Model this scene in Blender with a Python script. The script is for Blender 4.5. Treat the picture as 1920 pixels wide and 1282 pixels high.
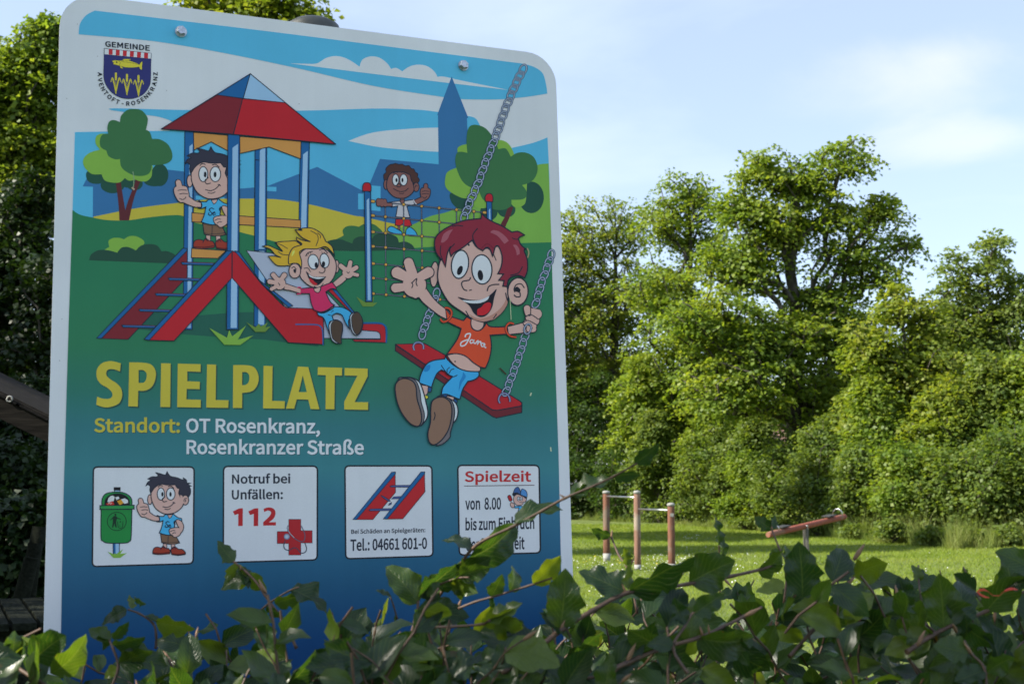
import bpy, bmesh, math, random
import numpy as np
from mathutils import Vector, Matrix

for _o in list(bpy.data.objects):
    bpy.data.objects.remove(_o)
SC = bpy.context.scene
COL = SC.collection
R = math.radians

# ------------------------------------------------------------------ camera
EYE = 1.60
PITCH = R(6.2)
cam_data = bpy.data.cameras.new('camera')
cam = bpy.data.objects.new('camera', cam_data)
COL.objects.link(cam)
cam.location = (0, 0, EYE)
cam.rotation_euler = (math.pi / 2 + PITCH, 0, 0)
cam_data.sensor_width = 36.0
cam_data.lens = 2420.0 / 1920.0 * 36.0
cam_data.clip_start = 0.05
cam_data.clip_end = 2000
cam_data.dof.use_dof = True
cam_data.dof.focus_distance = 2.4
cam_data.dof.aperture_fstop = 15.0
SC.camera = cam

# ------------------------------------------------------------------ sky and sun
SUN_AZ = R(-103)      # measured from +Y (view direction) towards +X
SUN_EL = R(38)
sun_dir = Vector((math.sin(SUN_AZ) * math.cos(SUN_EL), math.cos(SUN_AZ) * math.cos(SUN_EL), math.sin(SUN_EL)))
world = bpy.data.worlds.new('World')
SC.world = world
world.use_nodes = True
wt = world.node_tree
wt.nodes.clear()
wo = wt.nodes.new('ShaderNodeOutputWorld')
bg = wt.nodes.new('ShaderNodeBackground')
sky = wt.nodes.new('ShaderNodeTexSky')
sky.sky_type = 'NISHITA'
sky.sun_disc = False
sky.sun_elevation = SUN_EL
sky.sun_rotation = SUN_AZ
sky.air_density = 1.0
sky.dust_density = 0.5
sky.ozone_density = 1.2
# thin clouds, laid out by direction in the sky
tc = wt.nodes.new('ShaderNodeTexCoord')
sep = wt.nodes.new('ShaderNodeSeparateXYZ')
wt.links.new(tc.outputs['Generated'], sep.inputs[0])
zc = wt.nodes.new('ShaderNodeMath'); zc.operation = 'MAXIMUM'; zc.inputs[1].default_value = 0.0
wt.links.new(sep.outputs['Z'], zc.inputs[0])
za = wt.nodes.new('ShaderNodeMath'); za.operation = 'ADD'; za.inputs[1].default_value = 0.12
wt.links.new(zc.outputs[0], za.inputs[0])
dx = wt.nodes.new('ShaderNodeMath'); dx.operation = 'DIVIDE'
dy = wt.nodes.new('ShaderNodeMath'); dy.operation = 'DIVIDE'
wt.links.new(sep.outputs['X'], dx.inputs[0]); wt.links.new(za.outputs[0], dx.inputs[1])
wt.links.new(sep.outputs['Y'], dy.inputs[0]); wt.links.new(za.outputs[0], dy.inputs[1])
cmb = wt.nodes.new('ShaderNodeCombineXYZ')
wt.links.new(dx.outputs[0], cmb.inputs['X']); wt.links.new(dy.outputs[0], cmb.inputs['Y'])
mp = wt.nodes.new('ShaderNodeMapping')
mp.inputs['Location'].default_value = CLOUD_LOC = (3.1, 0.9, 0.0)
mp.inputs['Scale'].default_value = (0.75, 1.0, 1.0)
wt.links.new(cmb.outputs[0], mp.inputs['Vector'])
n1 = wt.nodes.new('ShaderNodeTexNoise'); n1.inputs['Scale'].default_value = 1.15
n1.inputs['Detail'].default_value = 7; n1.inputs['Roughness'].default_value = 0.52; n1.inputs['Distortion'].default_value = 0.3
wt.links.new(mp.outputs[0], n1.inputs['Vector'])
cr = wt.nodes.new('ShaderNodeValToRGB')
cr.color_ramp.elements[0].position = 0.50; cr.color_ramp.elements[0].color = (0, 0, 0, 1)
cr.color_ramp.elements[1].position = 0.78; cr.color_ramp.elements[1].color = (1, 1, 1, 1)
wt.links.new(n1.outputs['Fac'], cr.inputs['Fac'])
cm = wt.nodes.new('ShaderNodeMath'); cm.operation = 'MULTIPLY_ADD'; cm.inputs[1].default_value = 0.35; cm.inputs[2].default_value = SKY_VEIL = 0.36
wt.links.new(cr.outputs['Color'], cm.inputs[0])
mix = wt.nodes.new('ShaderNodeMixRGB')
mix.inputs['Color2'].default_value = CLOUD_COL = (5.1, 5.75, 7.5, 1)
wt.links.new(cm.outputs[0], mix.inputs['Fac'])
wt.links.new(sky.outputs['Color'], mix.inputs['Color1'])
# two soft cream cloud banks at their place in the sky, to the right of the view
def _math(op, a, b=None):
    n = wt.nodes.new('ShaderNodeMath'); n.operation = op
    for k, v in enumerate((a, b)):
        if v is None: continue
        if isinstance(v, (int, float)): n.inputs[k].default_value = v
        else: wt.links.new(v, n.inputs[k])
    return n.outputs[0]
n2 = wt.nodes.new('ShaderNodeTexNoise'); n2.inputs['Scale'].default_value = 3.4; n2.inputs['Detail'].default_value = 8
n2.inputs['Roughness'].default_value = 0.55; n2.inputs['Distortion'].default_value = 0.4
mp2 = wt.nodes.new('ShaderNodeMapping'); mp2.inputs['Scale'].default_value = (1.0, 1.0, 2.2); mp2.inputs['Location'].default_value = (0.3, 0.0, 0.0)
wt.links.new(tc.outputs['Generated'], mp2.inputs['Vector']); wt.links.new(mp2.outputs[0], n2.inputs['Vector'])
prev = mix.outputs['Color']
for (cx_, cz_, wx_, wz_, am_) in ((0.310, 0.302, 0.110, 0.042, 0.40), (0.325, 0.246, 0.075, 0.020, 0.34)):
    ddx = _math('DIVIDE', _math('SUBTRACT', sep.outputs['X'], cx_), wx_)
    ddz = _math('DIVIDE', _math('SUBTRACT', sep.outputs['Z'], cz_), wz_)
    rr = _math('SQRT', _math('ADD', _math('MULTIPLY', ddx, ddx), _math('MULTIPLY', ddz, ddz)))
    front = _math('GREATER_THAN', sep.outputs['Y'], 0.0)
    v = _math('SUBTRACT', _math('ADD', _math('MULTIPLY', n2.outputs['Fac'], 1.5), 0.12), _math('MULTIPLY', rr, 0.55))
    mr = wt.nodes.new('ShaderNodeMapRange'); mr.interpolation_type = 'SMOOTHSTEP'
    mr.inputs['From Min'].default_value = 0.35; mr.inputs['From Max'].default_value = 0.95
    mr.inputs['To Max'].default_value = am_
    wt.links.new(v, mr.inputs['Value'])
    mx2 = wt.nodes.new('ShaderNodeMixRGB'); mx2.inputs['Color2'].default_value = (6.2, 6.0, 7.0, 1)
    wt.links.new(_math('MULTIPLY', mr.outputs[0], front), mx2.inputs['Fac']); wt.links.new(prev, mx2.inputs['Color1'])
    prev = mx2.outputs['Color']
wt.links.new(prev, bg.inputs['Color'])
bg.inputs['Strength'].default_value = 0.097
wt.links.new(bg.outputs[0], wo.inputs['Surface'])

sl = bpy.data.lights.new('sun', 'SUN')
sl.energy = 5.0
sl.angle = R(0.53)
sl.color = (1.0, 0.93, 0.80)
sun = bpy.data.objects.new('sun', sl)
COL.objects.link(sun)
sun.rotation_euler = sun_dir.to_track_quat('Z', 'Y').to_euler()

SC.render.engine = 'CYCLES'
SC.view_settings.view_transform = 'Standard'
SC.view_settings.look = 'None'
SC.view_settings.gamma = 1.0
SC.view_settings.use_curve_mapping = False
SC.view_settings.exposure = 1.12
SC.cycles.max_bounces = 8
SC.cycles.transparent_max_bounces = 8
SC.cycles.use_denoising = True

# ------------------------------------------------------------------ helpers
CAMM = Matrix.Translation((0, 0, EYE)) @ Matrix.Rotation(math.pi / 2 + PITCH, 4, 'X')

def ray(px, py):
    d = CAMM.to_3x3() @ Vector(((px - 960) / 2420.0, -(py - 641) / 2420.0, -1.0))
    return d          # length such that camera depth = 1

def at_depth(px, py, d):
    return Vector((0, 0, EYE)) + ray(px, py) * d

def at_y(px, py, Y):
    r = ray(px, py)
    return Vector((0, 0, EYE)) + r * (Y / r.y)

def gx(px, Y):
    """world x of image column px at distance Y (near the horizon row)"""
    return at_y(px, 905, Y).x

def hz(py, Y):
    """world z of image row py at distance Y"""
    return at_y(960, py, Y).z

def srgb(r, g, b):
    def f(c):
        c = c / 255.0
        return c / 12.92 if c <= 0.04045 else ((c + 0.055) / 1.055) ** 2.4
    return (f(r), f(g), f(b))

def tag(o, label=None, cat=None, group=None, kind=None):
    if label: o['label'] = label
    if cat: o['category'] = cat
    if group: o['group'] = group
    if kind: o['kind'] = kind
    return o

def empty(name, loc=(0, 0, 0), rot=(0, 0, 0)):
    o = bpy.data.objects.new(name, None)
    COL.objects.link(o)
    o.location = loc
    o.rotation_euler = rot
    o.empty_display_size = 0.1
    return o

def link(name, me, parent=None, loc=None, rot=None, scale=None):
    o = bpy.data.objects.new(name, me)
    COL.objects.link(o)
    if parent is not None: o.parent = parent
    if loc is not None: o.location = loc
    if rot is not None: o.rotation_euler = rot
    if scale is not None: o.scale = scale
    return o

def np_mesh(name, verts, faces, mat=None, smooth=False, uv=None, mat_idx=None, mats=None):
    """verts (N,3); faces (M,k) with constant k"""
    verts = np.asarray(verts, dtype=np.float32); faces = np.asarray(faces, dtype=np.int32)
    me = bpy.data.meshes.new(name)
    nf, k = faces.shape
    me.vertices.add(len(verts)); me.vertices.foreach_set('co', verts.ravel())
    me.loops.add(nf * k); me.loops.foreach_set('vertex_index', faces.ravel())
    me.polygons.add(nf)
    me.polygons.foreach_set('loop_start', np.arange(nf, dtype=np.int32) * k)
    if uv is not None:
        ul = me.uv_layers.new(name='UVMap')
        ul.data.foreach_set('uv', np.asarray(uv, dtype=np.float32)[faces.ravel()].ravel())
    for m in (mats or ([mat] if mat else [])):
        me.materials.append(m)
    if mat_idx is not None:
        me.polygons.foreach_set('material_index', np.asarray(mat_idx, dtype=np.int32))
    if smooth:
        me.polygons.foreach_set('use_smooth', np.ones(nf, dtype=bool))
    me.update(calc_edges=True)
    me.validate()
    return me

def tube_mesh(name, pts, radii, mat, n=8, caps=True):
    bm = bmesh.new()
    tube(bm, pts, radii, n, caps)
    return bm_mesh(name, bm, mat)

def tube(bm, pts, radii, n=8, caps=True):
    pts = [Vector(p) for p in pts]
    if not hasattr(radii, '__len__'): radii = [radii] * len(pts)
    rings = []
    for i, p in enumerate(pts):
        a = pts[max(i - 1, 0)]; b = pts[min(i + 1, len(pts) - 1)]
        t = (b - a).normalized()
        ref = Vector((0, 0, 1)) if abs(t.z) < 0.9 else Vector((1, 0, 0))
        u = t.cross(ref).normalized(); w = t.cross(u)
        rings.append([bm.verts.new(p + (u * math.cos(2 * math.pi * k / n) + w * math.sin(2 * math.pi * k / n)) * radii[i]) for k in range(n)])
    for a, b in zip(rings, rings[1:]):
        for k in range(n):
            f = bm.faces.new((a[k], a[(k + 1) % n], b[(k + 1) % n], b[k])); f.smooth = True
    if caps:
        bm.faces.new(rings[0]); bm.faces.new(list(reversed(rings[-1])))

def box(bm, c, s, m=None):
    vs = []
    for x in (-1, 1):
        for y in (-1, 1):
            for z in (-1, 1):
                v = Vector((c[0] + x * s[0] / 2, c[1] + y * s[1] / 2, c[2] + z * s[2] / 2))
                vs.append(bm.verts.new(m @ v if m else v))
    for f in ((0, 1, 3, 2), (4, 6, 7, 5), (0, 4, 5, 1), (2, 3, 7, 6), (0, 2, 6, 4), (1, 5, 7, 3)):
        bm.faces.new([vs[i] for i in f])

def bm_mesh(name, bm, mat=None, mats=None, bevel=0.0):
    if bevel:
        bmesh.ops.bevel(bm, geom=[e for e in bm.edges], offset=bevel, segments=2, affect='EDGES', profile=0.6)
    bmesh.ops.recalc_face_normals(bm, faces=bm.faces)
    me = bpy.data.meshes.new(name)
    bm.to_mesh(me); bm.free()
    for m in (mats or ([mat] if mat else [])): me.materials.append(m)
    return me

# ------------------------------------------------------------------ materials
def new_mat(name):
    m = bpy.data.materials.new(name); m.use_nodes = True
    nt = m.node_tree
    return m, nt, nt.nodes['Principled BSDF']

def noise_mix(nt, c1, c2, scale, detail=4, coord='Object', lo=0.35, hi=0.65, rough=0.6, vec=None):
    t = nt.nodes.new('ShaderNodeTexCoord')
    n = nt.nodes.new('ShaderNodeTexNoise'); n.inputs['Scale'].default_value = scale
    n.inputs['Detail'].default_value = detail; n.inputs['Roughness'].default_value = rough
    if vec:
        mpn = nt.nodes.new('ShaderNodeMapping'); mpn.inputs['Scale'].default_value = vec
        nt.links.new(t.outputs[coord], mpn.inputs['Vector']); nt.links.new(mpn.outputs[0], n.inputs['Vector'])
    else:
        nt.links.new(t.outputs[coord], n.inputs['Vector'])
    r = nt.nodes.new('ShaderNodeValToRGB')
    r.color_ramp.elements[0].position = lo; r.color_ramp.elements[0].color = (*c1, 1)
    r.color_ramp.elements[1].position = hi; r.color_ramp.elements[1].color = (*c2, 1)
    nt.links.new(n.outputs['Fac'], r.inputs['Fac'])
    return r.outputs['Color'], n.outputs['Fac']

def simple_mat(name, c1, c2, scale, rough=0.8, bump=0.0, metallic=0.0, vec=None, bdist=0.01, spec=0.5):
    m, nt, b = new_mat(name)
    col, fac = noise_mix(nt, c1, c2, scale, vec=vec)
    nt.links.new(col, b.inputs['Base Color'])
    b.inputs['Roughness'].default_value = rough
    b.inputs['Metallic'].default_value = metallic; b.inputs['Specular IOR Level'].default_value = spec
    if bump:
        bp = nt.nodes.new('ShaderNodeBump'); bp.inputs['Strength'].default_value = bump; bp.inputs['Distance'].default_value = bdist
        nt.links.new(fac, bp.inputs['Height']); nt.links.new(bp.outputs[0], b.inputs['Normal'])
    return m
# ================================================================== THE SIGN
# pose of the panel, solved from the photograph's vanishing points
def _cv(x, y, z): return CAMM.to_3x3() @ Vector((x, -y, -z))
BX = _cv(6850 - 960, 850 - 641, 2420).normalized()
_up = _cv(533 - 960, -15354 - 641, 2420).normalized()
BZ = BX.cross(_up).normalized()          # towards the viewer
BY = BZ.cross(BX).normalized()
BO = at_depth(560, 650, 1.73)            # origin of the panel plane
BM = Matrix((BX, BY, BZ)).transposed().to_4x4(); BM.translation = BO
BMI = BM.inverted()
_n = BZ; _o = Vector((0, 0, EYE))
_K = (BO - _o).dot(_n)

def P(px, py):
    """photo pixel -> panel coordinates (u, v) in metres"""
    r = ray(px, py)
    q = BMI @ (_o + r * (_K / r.dot(_n)))
    return (q.x, q.y)

sign = empty('playground_sign')
sign.matrix_world = BM
tag(sign, 'large white rimmed notice board with cartoon playground print, lettered SPIELPLATZ, behind the hedge', 'sign')

WREF = srgb(170, 186, 209)
INK = {}
def dirt(nt, col_out, target, amount=0.10):
    t = nt.nodes.new('ShaderNodeTexCoord')
    n = nt.nodes.new('ShaderNodeTexNoise'); n.inputs['Scale'].default_value = 7; n.inputs['Detail'].default_value = 6
    nt.links.new(t.outputs['Object'], n.inputs['Vector'])
    n2 = nt.nodes.new('ShaderNodeTexNoise'); n2.inputs['Scale'].default_value = 900; n2.inputs['Detail'].default_value = 1
    nt.links.new(t.outputs['Object'], n2.inputs['Vector'])
    ad = nt.nodes.new('ShaderNodeMath'); ad.operation = 'MULTIPLY_ADD'; ad.inputs[1].default_value = 0.45
    nt.links.new(n2.outputs['Fac'], ad.inputs[0]); nt.links.new(n.outputs['Fac'], ad.inputs[2])
    n3 = nt.nodes.new('ShaderNodeTexNoise'); n3.inputs['Scale'].default_value = 1.0; n3.inputs['Detail'].default_value = 5
    m3 = nt.nodes.new('ShaderNodeMapping'); m3.inputs['Scale'].default_value = (55, 2.2, 1)     # faint rain streaks
    nt.links.new(t.outputs['Object'], m3.inputs['Vector']); nt.links.new(m3.outputs[0], n3.inputs['Vector'])
    a3 = nt.nodes.new('ShaderNodeMath'); a3.operation = 'MULTIPLY_ADD'; a3.inputs[1].default_value = 0.35
    nt.links.new(n3.outputs['Fac'], a3.inputs[0]); nt.links.new(ad.outputs[0], a3.inputs[2])
    a4 = nt.nodes.new('ShaderNodeMath'); a4.operation = 'SUBTRACT'; a4.inputs[1].default_value = 0.175
    nt.links.new(a3.outputs[0], a4.inputs[0]); ad = a4
    mr = nt.nodes.new('ShaderNodeMapRange')
    mr.inputs['From Min'].default_value = 0.45; mr.inputs['From Max'].default_value = 1.0
    mr.inputs['To Min'].default_value = 1.0 - amount; mr.inputs['To Max'].default_value = 1.0 + amount
    nt.links.new(ad.outputs[0], mr.inputs['Value'])
    mx = nt.nodes.new('ShaderNodeVectorMath'); mx.operation = 'SCALE'
    if isinstance(col_out, tuple): mx.inputs[0].default_value = col_out[:3]
    else: nt.links.new(col_out, mx.inputs[0])
    nt.links.new(mr.outputs[0], mx.inputs['Scale'])
    nt.links.new(mx.outputs[0], target)

def ink_albedo(c):
    l = srgb(*c)
    return tuple(min(0.86, l[i] / WREF[i] * 0.84) for i in range(3))

def ink(c):
    if c in INK: return INK[c]
    m, nt, b = new_mat('print_ink')
    a = ink_albedo(c)
    dirt(nt, a, b.inputs['Base Color'], 0.07)
    b.inputs['Roughness'].default_value = 0.30
    b.inputs['Specular IOR Level'].default_value = 0.16
    INK[c] = m
    return m

# --- gradient ground of the print (green fading to deep blue down the panel)
def gradient_ink():
    m, nt, b = new_mat('print_ground_gradient')
    t = nt.nodes.new('ShaderNodeTexCoord'); s = nt.nodes.new('ShaderNodeSeparateXYZ')
    nt.links.new(t.outputs['Object'], s.inputs[0])
    v0 = P(560, 1290)[1]; v1 = P(560, 390)[1]
    mr = nt.nodes.new('ShaderNodeMapRange'); mr.inputs['From Min'].default_value = v0; mr.inputs['From Max'].default_value = v1
    nt.links.new(s.outputs['Y'], mr.inputs['Value'])
    r = nt.nodes.new('ShaderNodeValToRGB')
    stops = [(1290, (20, 56, 112)), (1200, (22, 62, 114)), (1100, (28, 76, 116)), (1020, (34, 88, 126)), (950, (42, 98, 132)), (880, (48, 110, 130)),
             (800, (42, 102, 118)), (740, (38, 102, 98)), (660, (38, 106, 82)), (540, (34, 104, 80)), (420, (34, 104, 76))]
    e = r.color_ramp.elements
    for k, (py, c) in enumerate(stops):
        pos = (P(560, py)[1] - v0) / (v1 - v0)
        el = e[0] if k == 0 else (e[1] if k == 1 else e.new(pos))
        el.position = pos
        el.color = (*ink_albedo(c), 1)
    nt.links.new(mr.outputs[0], r.inputs['Fac'])
    dirt(nt, r.outputs['Color'], b.inputs['Base Color'], 0.07)
    b.inputs['Roughness'].default_value = 0.30
    b.inputs['Specular IOR Level'].default_value = 0.16
    return m

# --- painter: every printed shape is a thin film; overlapping films stack
FR = {'A': (100, 0, 5.828), 'B': (280, 120, 3.561), 'C': (320, 250, 5.344), 'D': (480, 400, 4.931), 'E': (170, 450, 6.0),
      'F': (650, 280, 4.136), 'G': (720, 390, 4.421), 'H': (720, 600, 5.127), 'I': (160, 660, 3.4286), 'J': (160, 860, 5.829),
      'K': (400, 860, 6.105), 'L': (630, 860, 6.41), 'M': (840, 860, 6.41), 'N': (560, 0, 3.556), 'O': (700, 120, 4.274),
      'Q': (100, 180, 4.008), 'X': (0, 0, 1.0)}
FILM = 0.00005
BOXES = []          # (x0,y0,x1,y1,layer)
class Print:
    def __init__(s, name, label=None, parent=None):
        s.name = name; s.label = label; s.v = []; s.f = []; s.mi = []; s.mats = []; s.parent = parent or sign
    def add(s, polys, mat, pts_all):
        xs = [p[0] for p in pts_all]; ys = [p[1] for p in pts_all]
        b = (min(xs), min(ys), max(xs), max(ys))
        lay = 1
        for q in BOXES:
            if q[0] < b[2] and q[2] > b[0] and q[1] < b[3] and q[3] > b[1]: lay = max(lay, q[4] + 1)
        BOXES.append((*b, lay))
        z = 0.0002 + lay * FILM
        if mat not in s.mats: s.mats.append(mat)
        mi = s.mats.index(mat)
        for poly in polys:
            base = len(s.v)
            uv = [P(*p) for p in poly]
            a = sum(uv[i][0] * uv[(i + 1) % len(uv)][1] - uv[(i + 1) % len(uv)][0] * uv[i][1] for i in range(len(uv)))
            if a < 0: uv.reverse()
            s.v += [(u, v, z) for u, v in uv]
            s.f.append(tuple(range(base, base + len(uv)))); s.mi.append(mi)
    def done(s):
        me = bpy.data.meshes.new(s.name)
        me.from_pydata(s.v, [], s.f)
        for m in s.mats: me.materials.append(m)
        me.polygons.foreach_set('material_index', s.mi)
        me.update()
        o = link(s.name, me, s.parent)
        if s.label: o['label'] = s.label
        return o
CUR = [None]
def part(name, label=None):
    if CUR[0]: CUR[0].done()
    CUR[0] = Print(name, label) if name else None

AFF = [None]
def parse(fr, txt):
    ox, oy, sc = FR[fr]
    out = []
    for t in txt.split():
        sharp = t.endswith('!')
        x, y = t.rstrip('!').split(',')
        x = float(x); y = float(y)
        if AFF[0]: x, y = AFF[0](x, y)
        out.append((ox + x / sc, oy + y / sc, sharp))
    return out

def smooth_path(pts, closed=True, seg=5):
    n = len(pts); out = []
    rng = range(n if closed else n - 1)
    for i in rng:
        p1 = pts[i]; p2 = pts[(i + 1) % n]
        p0 = pts[(i - 1) % n] if (closed or i > 0) else p1
        p3 = pts[(i + 2) % n] if (closed or i + 2 < n) else p2
        if p1[2]: p0 = p1
        if p2[2]: p3 = p2
        if p1[2] and p2[2]:
            out.append((p1[0], p1[1])); continue
        for k in range(seg):
            t = k / seg; t2 = t * t; t3 = t2 * t
            out.append(tuple(0.5 * (2 * p1[j] + (p2[j] - p0[j]) * t + (2 * p0[j] - 5 * p1[j] + 4 * p2[j] - p3[j]) * t2
                                    + (3 * p1[j] - p0[j] - 3 * p2[j] + p3[j]) * t3) for j in (0, 1)))
    if not closed: out.append((pts[-1][0], pts[-1][1]))
    # drop near duplicates
    res = []
    for p in out:
        if not res or math.hypot(p[0] - res[-1][0], p[1] - res[-1][1]) > 0.05: res.append(p)
    if closed and len(res) > 2 and math.hypot(res[0][0] - res[-1][0], res[0][1] - res[-1][1]) < 0.05: res.pop()
    return res

def ribbon(path, w, closed):
    n = len(path); L = []; Rr = []
    for i in range(n):
        p = path[i]
        a = path[i - 1] if (closed or i > 0) else None
        b = path[(i + 1) % n] if (closed or i < n - 1) else None
        def nrm(u, v):
            dx, dy = v[0] - u[0], v[1] - u[1]; l = math.hypot(dx, dy) or 1
            return (-dy / l, dx / l)
        n1 = nrm(a, p) if a else nrm(p, b)
        n2 = nrm(p, b) if b else n1
        mx, my = n1[0] + n2[0], n1[1] + n2[1]; l = math.hypot(mx, my)
        if l < 0.3: mx, my, k = n1[0], n1[1], 1.0
        else:
            mx /= l; my /= l; k = min(1.8, 1.0 / max(0.3, mx * n1[0] + my * n1[1]))
        h = w / 2 * k
        L.append((p[0] + mx * h, p[1] + my * h)); Rr.append((p[0] - mx * h, p[1] - my * h))
    polys = []
    for i in range(n if closed else n - 1):
        j = (i + 1) % n
        polys.append([L[i], L[j], Rr[j], Rr[i]])
    return polys

DARK = (24, 34, 52)
def stroke(fr, txt, w=2.0, c=DARK, closed=False):
    path = smooth_path(parse(fr, txt), closed)
    pol = ribbon(path, w, closed)
    CUR[0].add(pol, ink(c), [p for q in pol for p in q])

def bridge(outer, hole):
    def area(p): return sum(p[i][0] * p[(i + 1) % len(p)][1] - p[(i + 1) % len(p)][0] * p[i][1] for i in range(len(p)))
    if area(outer) * area(hole) > 0: hole = hole[::-1]
    bi, bj = min(((i, j) for i in range(len(outer)) for j in range(len(hole))),
                 key=lambda ij: math.hypot(outer[ij[0]][0] - hole[ij[1]][0], outer[ij[0]][1] - hole[ij[1]][1]))
    return outer[:bi + 1] + hole[bj:] + hole[:bj + 1] + outer[bi:]

def shape(fr, fill, txt, ow=0, oc=DARK, hole=None, mat=None, off=(0, 0)):
    path = smooth_path(parse(fr, txt))
    path = [(p[0] + off[0], p[1] + off[1]) for p in path]
    full = path
    if hole:
        h = [(p[0] + off[0], p[1] + off[1]) for p in smooth_path(parse(fr, hole))]
        full = bridge(path, h)
    if fill is not None or mat:
        CUR[0].add([full], mat or ink(fill), path)
    if ow:
        pol = ribbon(path, ow, True)
        CUR[0].add(pol, ink(oc), [p for q in pol for p in q])

def ell(cx, cy, rx, ry, rot=0, n=14):
    a = R(rot); s = []
    for k in range(n):
        t = 2 * math.pi * k / n
        x = rx * math.cos(t); y = ry * math.sin(t)
        s.append('%.2f,%.2f' % (cx + x * math.cos(a) - y * math.sin(a), cy + x * math.sin(a) + y * math.cos(a)))
    return ' '.join(s)

def cap(x0, y0, r0, x1, y1, r1):
    a = math.atan2(y1 - y0, x1 - x0); s = []
    for k in range(7):
        t = a + math.pi / 2 + math.pi * k / 6
        s.append('%.2f,%.2f' % (x0 + r0 * math.cos(t), y0 + r0 * math.sin(t)))
    for k in range(7):
        t = a - math.pi / 2 + math.pi * k / 6
        s.append('%.2f,%.2f' % (x1 + r1 * math.cos(t), y1 + r1 * math.sin(t)))
    return ' '.join(s)

def multi(fr, fill, txts, ow=2.0, oc=DARK):
    """several blobs that read as one outlined shape"""
    for t in txts:
        path = smooth_path(parse(fr, t)); pol = ribbon(path, ow * 2, True)
        CUR[0].add(pol, ink(oc), [p for q in pol for p in q])
    for t in txts: shape(fr, fill, t)

from mathutils.geometry import tessellate_polygon
def glyph_mesh(ch, w, x0):
    adv, t = GLYPH[w][ch]
    cs = [[Vector((float(a) + x0, float(b), 0)) for a, b in (q.split(',') for q in c.split())] for c in t.split(';') if c]
    vs = [(p.x, p.y) for c in cs for p in c]
    fs = []
    # separate outlines that do not contain each other (i, ä, :)
    def inside(p, c):
        r = False
        for k in range(len(c)):
            a, b = c[k], c[k - 1]
            if (a.y > p.y) != (b.y > p.y) and p.x < (b.x - a.x) * (p.y - a.y) / (b.y - a.y) + a.x: r = not r
        return r
    depth = [sum(inside(c[0], d) for d in cs if d is not c) for c in cs]
    starts = np.cumsum([0] + [len(c) for c in cs])
    for i, c in enumerate(cs):
        if depth[i] % 2: continue
        grp = [i] + [j for j, d in enumerate(cs) if depth[j] == depth[i] + 1 and inside(d[0], c)]
        idx = [int(starts[g]) + k for g in grp for k in range(len(cs[g]))]
        for tri in tessellate_polygon([cs[g] for g in grp]): fs.append(tuple(idx[k] for k in tri))
    return vs, fs, adv
def font_mesh(s, w):
    V = []; F = []; x = 0
    for ch in s:
        if ch == ' ': x += 150; continue
        vs, fs, adv = glyph_mesh(ch, w, x)
        F += [tuple(k + len(V) for k in f) for f in fs]; V += vs; x += adv
    return V, F
CAPH = [None]
def text(fr, s, p0, p1, cap_px, c, bold='M', off=(0, 0)):
    """lay a line of lettering between two baseline points, capitals cap_px high (frame units)"""
    ox, oy, sc = FR[fr]
    if CAPH[0] is None:
        vs, _ = font_mesh('H', 'M'); CAPH[0] = max(v[1] for v in vs)
    vs, fs = font_mesh(s, bold)
    x0 = min(v[0] for v in vs); x1 = max(v[0] for v in vs)
    dx, dy = p1[0] - p0[0], p1[1] - p0[1]; L = math.hypot(dx, dy)
    ux, uy = dx / L, dy / L
    pts = []
    for (x, y) in vs:
        a = (x - x0) / (x1 - x0) * L; h = y / CAPH[0] * cap_px
        X = p0[0] + ux * a + 0.0 * h; Y = p0[1] + uy * a - h
        pts.append((ox + X / sc + off[0], oy + Y / sc + off[1]))
    CUR[0].add([[pts[i] for i in f] for f in fs], ink(c), pts)

def arc_text(fr, s, cx, cy, r, a0, a1, cap_px, c, bold):
    ox, oy, sc = FR[fr]
    widths = []
    cw = CAPH[0] * 0.72
    gl = []
    for ch in s:
        if ch == ' ': gl.append(None); widths.append(0.32 * cw); continue
        vs, fs = font_mesh(ch, bold); gl.append((vs, fs))
        widths.append(max(v[0] for v in vs) - min(v[0] for v in vs) + 0.07 * cw)
    tot = sum(widths); acc = 0; pol = []; allp = []
    for g, w in zip(gl, widths):
        am = R(a0 + (a1 - a0) * (acc + w / 2) / tot); acc += w
        if not g: continue
        vs, fs = g
        mx = (min(v[0] for v in vs) + max(v[0] for v in vs)) / 2
        k = cap_px / CAPH[0]
        rad = (math.cos(am), math.sin(am)); tan = (math.sin(am), -math.cos(am))
        pts = []
        for x, y in vs:
            xx = (x - mx) * k * 1.12; yy = y * k
            X = cx + rad[0] * (r - yy) + tan[0] * xx; Y = cy + rad[1] * (r - yy) + tan[1] * xx
            pts.append((ox + X / sc, oy + Y / sc))
        pol += [[pts[i] for i in f] for f in fs]; allp += pts
    CUR[0].add(pol, ink(c), allp)
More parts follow.
